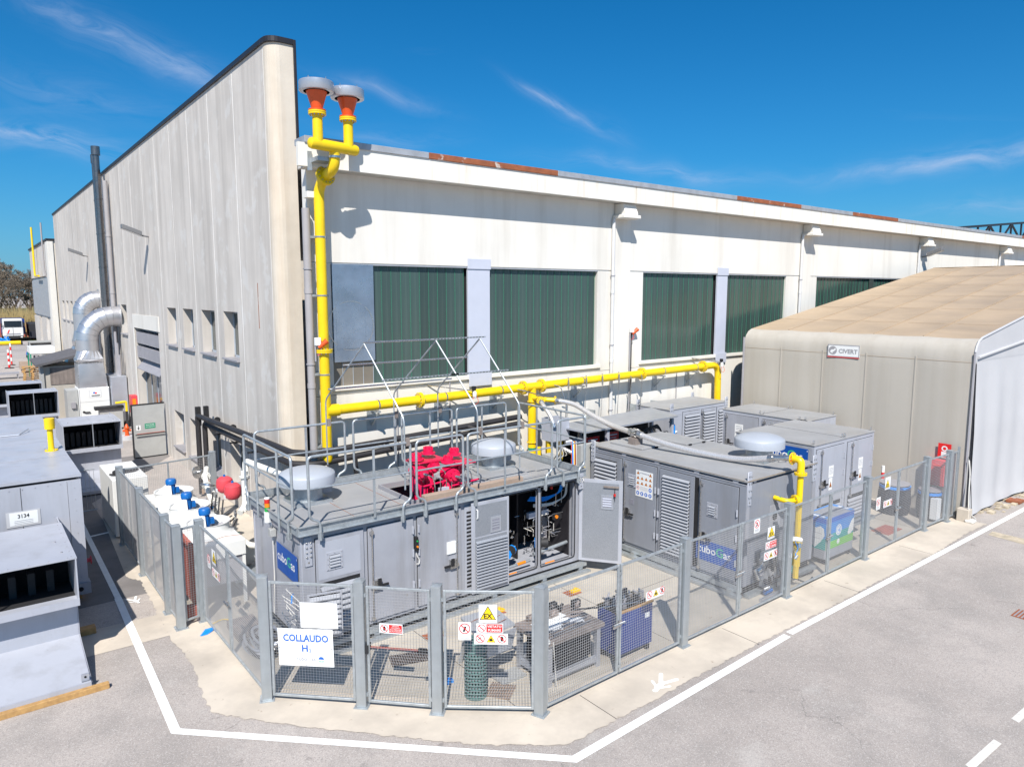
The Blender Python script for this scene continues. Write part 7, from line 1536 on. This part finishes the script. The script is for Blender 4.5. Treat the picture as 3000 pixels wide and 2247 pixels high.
def hood(name, x0, x1, yf, label, s=1., ramp=True, depth=3.1, zo=0.):
    """air intake hood: sloping foot, upright panel, wide dark opening under a flat top"""
    t = thing(name, (x1, yf, 0), label, 'air hood', 'grey sheet metal air hoods')
    yv = yf+1.50*s; zt = 2.06*s+zo; zb = 1.22*s+zo
    q = B('box_grey_light')
    if ramp: q.hexa([(x0, yf, .10), (x1, yf, .10), (x1, yv+.3, .10), (x0, yv+.3, .10), (x0, yf, .14), (x1, yf, .14), (x1, yv, .46*s), (x0, yv, .46*s)]); q.box(x0, x1, yf-.01, yf+.03, .06, .17)
    q.build('foot_panel', t)
    q = B('box_grey_light'); q.box(x0, x1, yv, yf+depth+1.3, .46*s if ramp else .2, zb); q.build('upright_panel', t)
    q = B('box_grey_light'); q.box(x0-.0, x1+.04, yv-.30, yf+depth+.7, zt, zt+.03); q.box(x1+.005, x1+.03, yv-.30, yf+depth+1.3, zb, zt); q.box(x0-.03, x0-.001, yv-.30, yf+depth+1.3, zb, zt); q.box(x0, x1+.03, yv-.33, yv-.001, zb-.05, zb+.03); q.box(x0, x1+.03, yv-.34, yv-.30, zb-.06, zb+.07); q.build('hood_top', t)
    q = B('perforated'); q.box((x0+x1)/2-.015, (x0+x1)/2+.015, yv-.30, yv-.26, zb, zt); q.build('divider', t)
    q = B('dark_gap'); q.box(x0, x1, yv+1.0, yv+1.03, zb, zt); q.box(x0, x1, yv, yv+1.0, zb+.001, zb+.004); q.use('baffle_dark')
    for k in range(9): xx = x0+.1+(x1-x0-.2)*k/9; q.box(xx, xx+.12, yv+.55, yv+.8, zb+.02, zt-.40)
    q.build('inner_baffles', t)
    q = B('sill_metal')
    for (a, c) in ((x1-.16, yv+.15), (x1-.2, yv+.9), (x0+.2, yv+.3)): q.cyl((a, c, zt+.03), (a, c, zt+.05), .018, n=8)
    n = 7
    for k in range(n): q.cyl((x0+.15+(x1-x0-.3)*k/(n-1), yv-.001, zb-.18), (x0+.15+(x1-x0-.3)*k/(n-1), yv-.008, zb-.18), .010, n=6)
    for k in range(10): q.cyl((x1-.04, yv-.2+k*.33, zt+.03), (x1-.04, yv-.2+k*.33, zt+.038), .009, n=6); q.cyl((x0+.1+(x1-x0-.2)*k/9, yv-.25, zt+.03), (x0+.1+(x1-x0-.2)*k/9, yv-.25, zt+.038), .009, n=6)
    q.build('fasteners', t, kind='stuff')
    q = B('box_grey'); q.box((x0+x1)/2-.004, (x0+x1)/2+.004, yv-.28, yf+depth+.65, zt+.03, zt+.034); q.build('roof_seam', t); return t
h1 = hood('air_hood', -1.6, 1.36, 13.95, 'nearest grey air hood with sloping foot at the lower left edge')
q = B('box_grey'); q.prism([Vector((1.362, 13.95, .10)), Vector((1.362, 15.5, .10)), Vector((1.362, 18.2, .10)), Vector((1.362, 18.2, 1.2)), Vector((1.362, 15.45, 1.2)), Vector((1.362, 15.45, .46))], (.02, 0, 0)); q.build('side_cheek', h1)
q = B('cap_metal'); q.box(1.22, 1.34, 14.02, 14.06, .17, .30); q.use('dark_gap'); q.cyl((1.28, 14.01, .25), (1.28, 14.022, .25), .02, n=8); q.build('eye_plate', h1)
t = B('timber'); t.box(-3, 1.62, 13.83, 13.94, .0, .10); tag(t.build('timber_beam', bev=.005), 'long timber beam under the front edge of the nearest grey air hood', 'beam')
t = B('timber'); t.box(1.45, 1.75, 16.35, 16.55, .0, .14); tag(t.build('timber_block', bev=.005), 'short timber block in the shade beside the nearest grey air hood', 'block')
hood('air_hood', 2.62, 4.42, 28.0, 'grey air hood directly behind the white chiller box', 1.12, True, 2.6)
hood('air_hood', 1.45, 3.25, 36.3, 'second grey air hood beyond the yellow vent pipe', 1.25, False, 2.2, .02)
hood('air_hood', -.6, 3.05, 41.6, 'farthest grey air hood at the left edge before the pallets', 1.2, False, 2.2, .0)
t = thing('wire_barrier', (2.5, 25.8, 0), 'low wire barrier fence between the grey container and the chiller', 'fence')
q = B('galv'); q.tube([(2.02, 25.7, 1.45), (3.05, 25.7, 1.45)], .018, 6); q.tube([(2.02, 25.7, .85), (3.05, 25.7, .85)], .010, 6); q.tube([(2.02, 25.7, .12), (3.05, 25.7, .12)], .02, 6); q.build('rail', t)
for k in range(9): x = 2.05+k*.12; B('galv').cyl((x, 25.7, .12), (x, 25.7, 1.45), .006, n=5).build('bar', t)
# ------------------------------------------------------------------ air handling units with ducts
def ahu(name, x0, x1, y0, y1, zt, xw, zc, label, dlabel, rad=.53, xm=5.2, zA=3.45, zB=3.62, zC=4.05, Rb=1.2):
    t = thing(name, ((x0+x1)/2, y0, 0), label, 'air handler', 'white air handling units by the side wall')
    q = B('white_metal'); q.box(x0, x1, y0, y1, .25, zt); q.build('casing', t, bev=.02)
    f = Fr((x0, y0-.001, 0), (1, 0, 0), (0, -1, 0)); w = x1-x0
    q = B('sill_metal'); q.fbox(f, 0.02, w-.02, zt-.72, zt-.71, 0, .004); q.fbox(f, 0.02, .04, .3, zt-.05, 0, .004); q.fbox(f, w-.04, w-.02, .3, zt-.05, 0, .004); q.use('dark_gap'); q.fbox(f, .12, .22, zt-1.25, zt-1.18, 0, .05); q.fbox(f, .2, .45, zt-1.28, zt-1.22, .03, .06); q.fbox(f, w-.08, w, zt-1.1, zt-1.0, 0, .04); q.build('front_door', t)
    q = B('cap_metal'); q.fbox(f, w*.34, w*.72, zt-.50, zt-.14, 0, .004); q.use('sign_white'); q.fbox(f, w*.35, w*.71, zt-.49, zt-.15, .004, .006); q.use('logo_blue'); q.rect(f, w*.46, w*.52, zt-.30, zt-.22, .008); q.use('sign_red'); q.rect(f, w*.52, w*.58, zt-.32, zt-.24, .008); q.use('sign_black'); q.rect(f, w*.40, w*.68, zt-.42, zt-.38, .008); q.rect(f, w*.42, w*.66, zt-.45, zt-.435, .008); q.build('maker_plate', t)
    q = B('panel_grey2'); q.box(x0-.5, x0-.02, y0+.2, y1, .3, zt-.1); q.build('side_module', t); q = B('sill_metal'); q.fbox(Fr((x0-.45, y0+.19, 0), (1, 0, 0), (0, -1, 0)), .1, .3, zt-1.0, zt-.7, 0, .1); q.build('switch', t)
    d = thing('steel_duct', ((x0+x1)/2, y0, zt), dlabel, 'duct', 'shiny steel ducts entering the side wall')
    ym = (y0+y1)/2
    # folded transition: box -> narrower box -> square to round
    def frustum(a, z0, bq, z1):
        c = [(a[0], a[2], z0), (a[1], a[2], z0), (a[1], a[3], z0), (a[0], a[3], z0), (bq[0], bq[2], z1), (bq[1], bq[2], z1), (bq[1], bq[3], z1), (bq[0], bq[3], z1)]
        q = B('duct_steel')
        for i, j in ((0, 1), (1, 2), (2, 3), (3, 0)):
            p = [Vector(c[i]), Vector(c[j]), Vector(c[j+4]), Vector(c[i+4])]; m = sum(p, Vector((0, 0, 0)))/4; nn = (p[1]-p[0]).cross(p[3]-p[0]).normalized(); q.add(p+[m+nn*.07], [(0, 1, 4), (1, 2, 4), (2, 3, 4), (3, 0, 4)], False)
        q.use('steel')
        for i in range(4): q.cyl(c[i], c[i+4], .014, n=5); q.cyl(c[i], c[(i+1) % 4], .018, n=5); q.cyl(c[i+4], c[(i+1) % 4+4], .018, n=5)
        return q.build('duct_section', d)
    a0 = (x0+.05, x1-.05, y0+.1, y1-.1); a1 = (xm-.62, xm+.62, ym-.62, ym+.62); a1 = (xm-.58, xm+.58, ym-.58, ym+.58)
    frustum(a0, zt+.002, a1, zA-.03); frustum(a1, zA+.02, (xm-.6, xm+.6, ym-.6, ym+.6), zB)
    q = B('duct_steel'); n = 24; k0 = len(q.v); zs = zB+.01
    sq = [(xm+.6*max(-1, min(1, 1.42*cos(2*pi*i/n))), ym+.6*max(-1, min(1, 1.42*sin(2*pi*i/n))), zs) for i in range(n)]; rd = [(xm+rad*cos(2*pi*i/n), ym+rad*sin(2*pi*i/n), zC) for i in range(n)]
    q.add(sq+rd, [(i, (i+1) % n, n+(i+1) % n, n+i) for i in range(n)], False); q.build('duct_section', d)
    # segmented elbow, each gore a part
    zb_ = zc-Rb-.05; cs = [(xm, ym, zC)]
    for k in range(7):
        a = k*(pi/2)/6; cs.append((xm+Rb-Rb*cos(a), ym, zb_+.05+Rb*sin(a)))
    cs.append((xw, ym, zc))
    pr = None; R_list = []
    for k in range(len(cs)):
        dd_ = (Vector(cs[min(k+1, len(cs)-1)])-Vector(cs[max(k-1, 0)])).normalized(); bv = dd_.cross(Vector((0, 1, 0))).normalized(); R_list.append([Vector(cs[k])+(Vector((0, 1, 0))*cos(2*pi*i/28)+bv*sin(2*pi*i/28))*rad for i in range(28)])
    for k in range(len(cs)-1):
        q = B('duct_steel'); q.add(R_list[k]+R_list[k+1], [(i, (i+1) % 28, 28+(i+1) % 28, 28+i) for i in range(28)], True); q.use('steel'); q.tube(R_list[k+1]+[R_list[k+1][0]], .012, 4, caps=False); q.build('duct_elbow', d)
    q = B('duct_steel'); q.cyl((xw-.02, ym, zc), (xw+.01, ym, zc), rad+.09, n=28); q.build('wall_collar', d); return t
ahu('air_handling_unit', 4.55, 5.95, 42.2, 43.7, 2.15, 6.78, 5.8, 'nearer white air handling unit with a small maker plate on its door', 'nearer shiny steel duct bending from the air handler into the side wall')
ahu('air_handling_unit', 4.35, 5.9, 49.0, 50.5, 2.1, 6.78, 6.65, 'farther white air handling unit partly hidden by the nearer one', 'farther shiny steel duct bending into the side wall behind the flues', .53, 5.9, 3.9, 4.2, 4.8, .84)
t = B('cap_metal'); t.box(6.0, 6.75, 41.9, 43.9, .3, 2.7); t = tag(t.build('foil_housing', bev=.02), 'silver sheet housing between the air handler and the wall', 'housing')
t = thing('gas_riser', (6.4, 40.5, 0), 'small yellow gas pipe with black legs beside the silver housing', 'pipe'); q = B('yellow'); q.tube([(6.0, 41.0, 1.42), (6.5, 41.0, 1.45), (6.5, 41.0, .95)], .06, 8, .08); q.build('pipe', t); q = B('rubber'); q.box(5.1, 6.4, 41.1, 41.6, 1.1, 1.25); q.box(6.45, 6.55, 41.0, 41.1, .1, .95); q.use('panel_grey2'); q.box(5.3, 6.35, 41.2, 41.7, .1, 1.1); q.build('cabinet', t)
t = thing('flue_stack', (6.45, 44.6, 0), 'pair of tall dark steel flues rising above the side wall', 'flue')
for k, (y, r_, zt) in enumerate(((44.4, .16, 14.3), (45.3, .10, 14.0))):
    q = B('flue_steel'); q.cyl((6.4, y, .3), (6.4, y, zt), r_, n=20)
    for z in (3, 4.8, 6.6, 8.4, 10.2, 12): q.cyl((6.4, y, z), (6.4, y, z+.06), r_+.02, n=20)
    q.cyl((6.4, y, zt), (6.4, y, zt+.45), r_*1.35, n=20); q.build('flue', t)
q = B('rust_flashing'); q.use('pvc_grey'); q.cyl((6.62, 43.6, .3), (6.62, 43.6, 12.9), .12, n=12)
for z in (4, 7, 10): q.cyl((6.62, 43.6, z), (6.62, 43.6, z+.1), .14, n=12)
q.build('downpipe', t)
for k in range(3): B('sill_metal').cyl((6.5, 42.9-.4*k, .2), (6.5, 42.9-.4*k, 5.0-.6*k), .07, n=10).build('small_pipe', t)
t = thing('fire_hydrant', (6.2, 39.6, 0), 'orange red fire hydrant on a round pale plinth by the wall', 'hydrant')
q = B('orange'); q.lathe((6.0, 38.2, .14), [(.12, 0), (.12, .04), (.09, .06), (.09, .36), (.13, .38), (.13, .42), (.09, .45), (.06, .56), (.02, .61)], 18); q.cyl((5.82, 38.2, .42), (6.18, 38.2, .42), .055, n=12); q.build('body', t); q = B('tent_end'); q.cyl((6.0, 38.2, 0), (6.0, 38.2, .18), .42, n=24); q.build('plinth', t)
t = thing('hose_reel_box', (6.7, 36, 0), 'pink-red hose cabinet on the wall left of the open door leaf', 'cabinet'); q = B('vessel_red'); q.box(6.52, 6.79, 39.6, 40.2, 1.0, 1.9); q.build('body', t); q = B('lamp_amber'); q.box(6.56, 6.72, 39.59, 39.60, 1.15, 1.75); q.build('window', t)
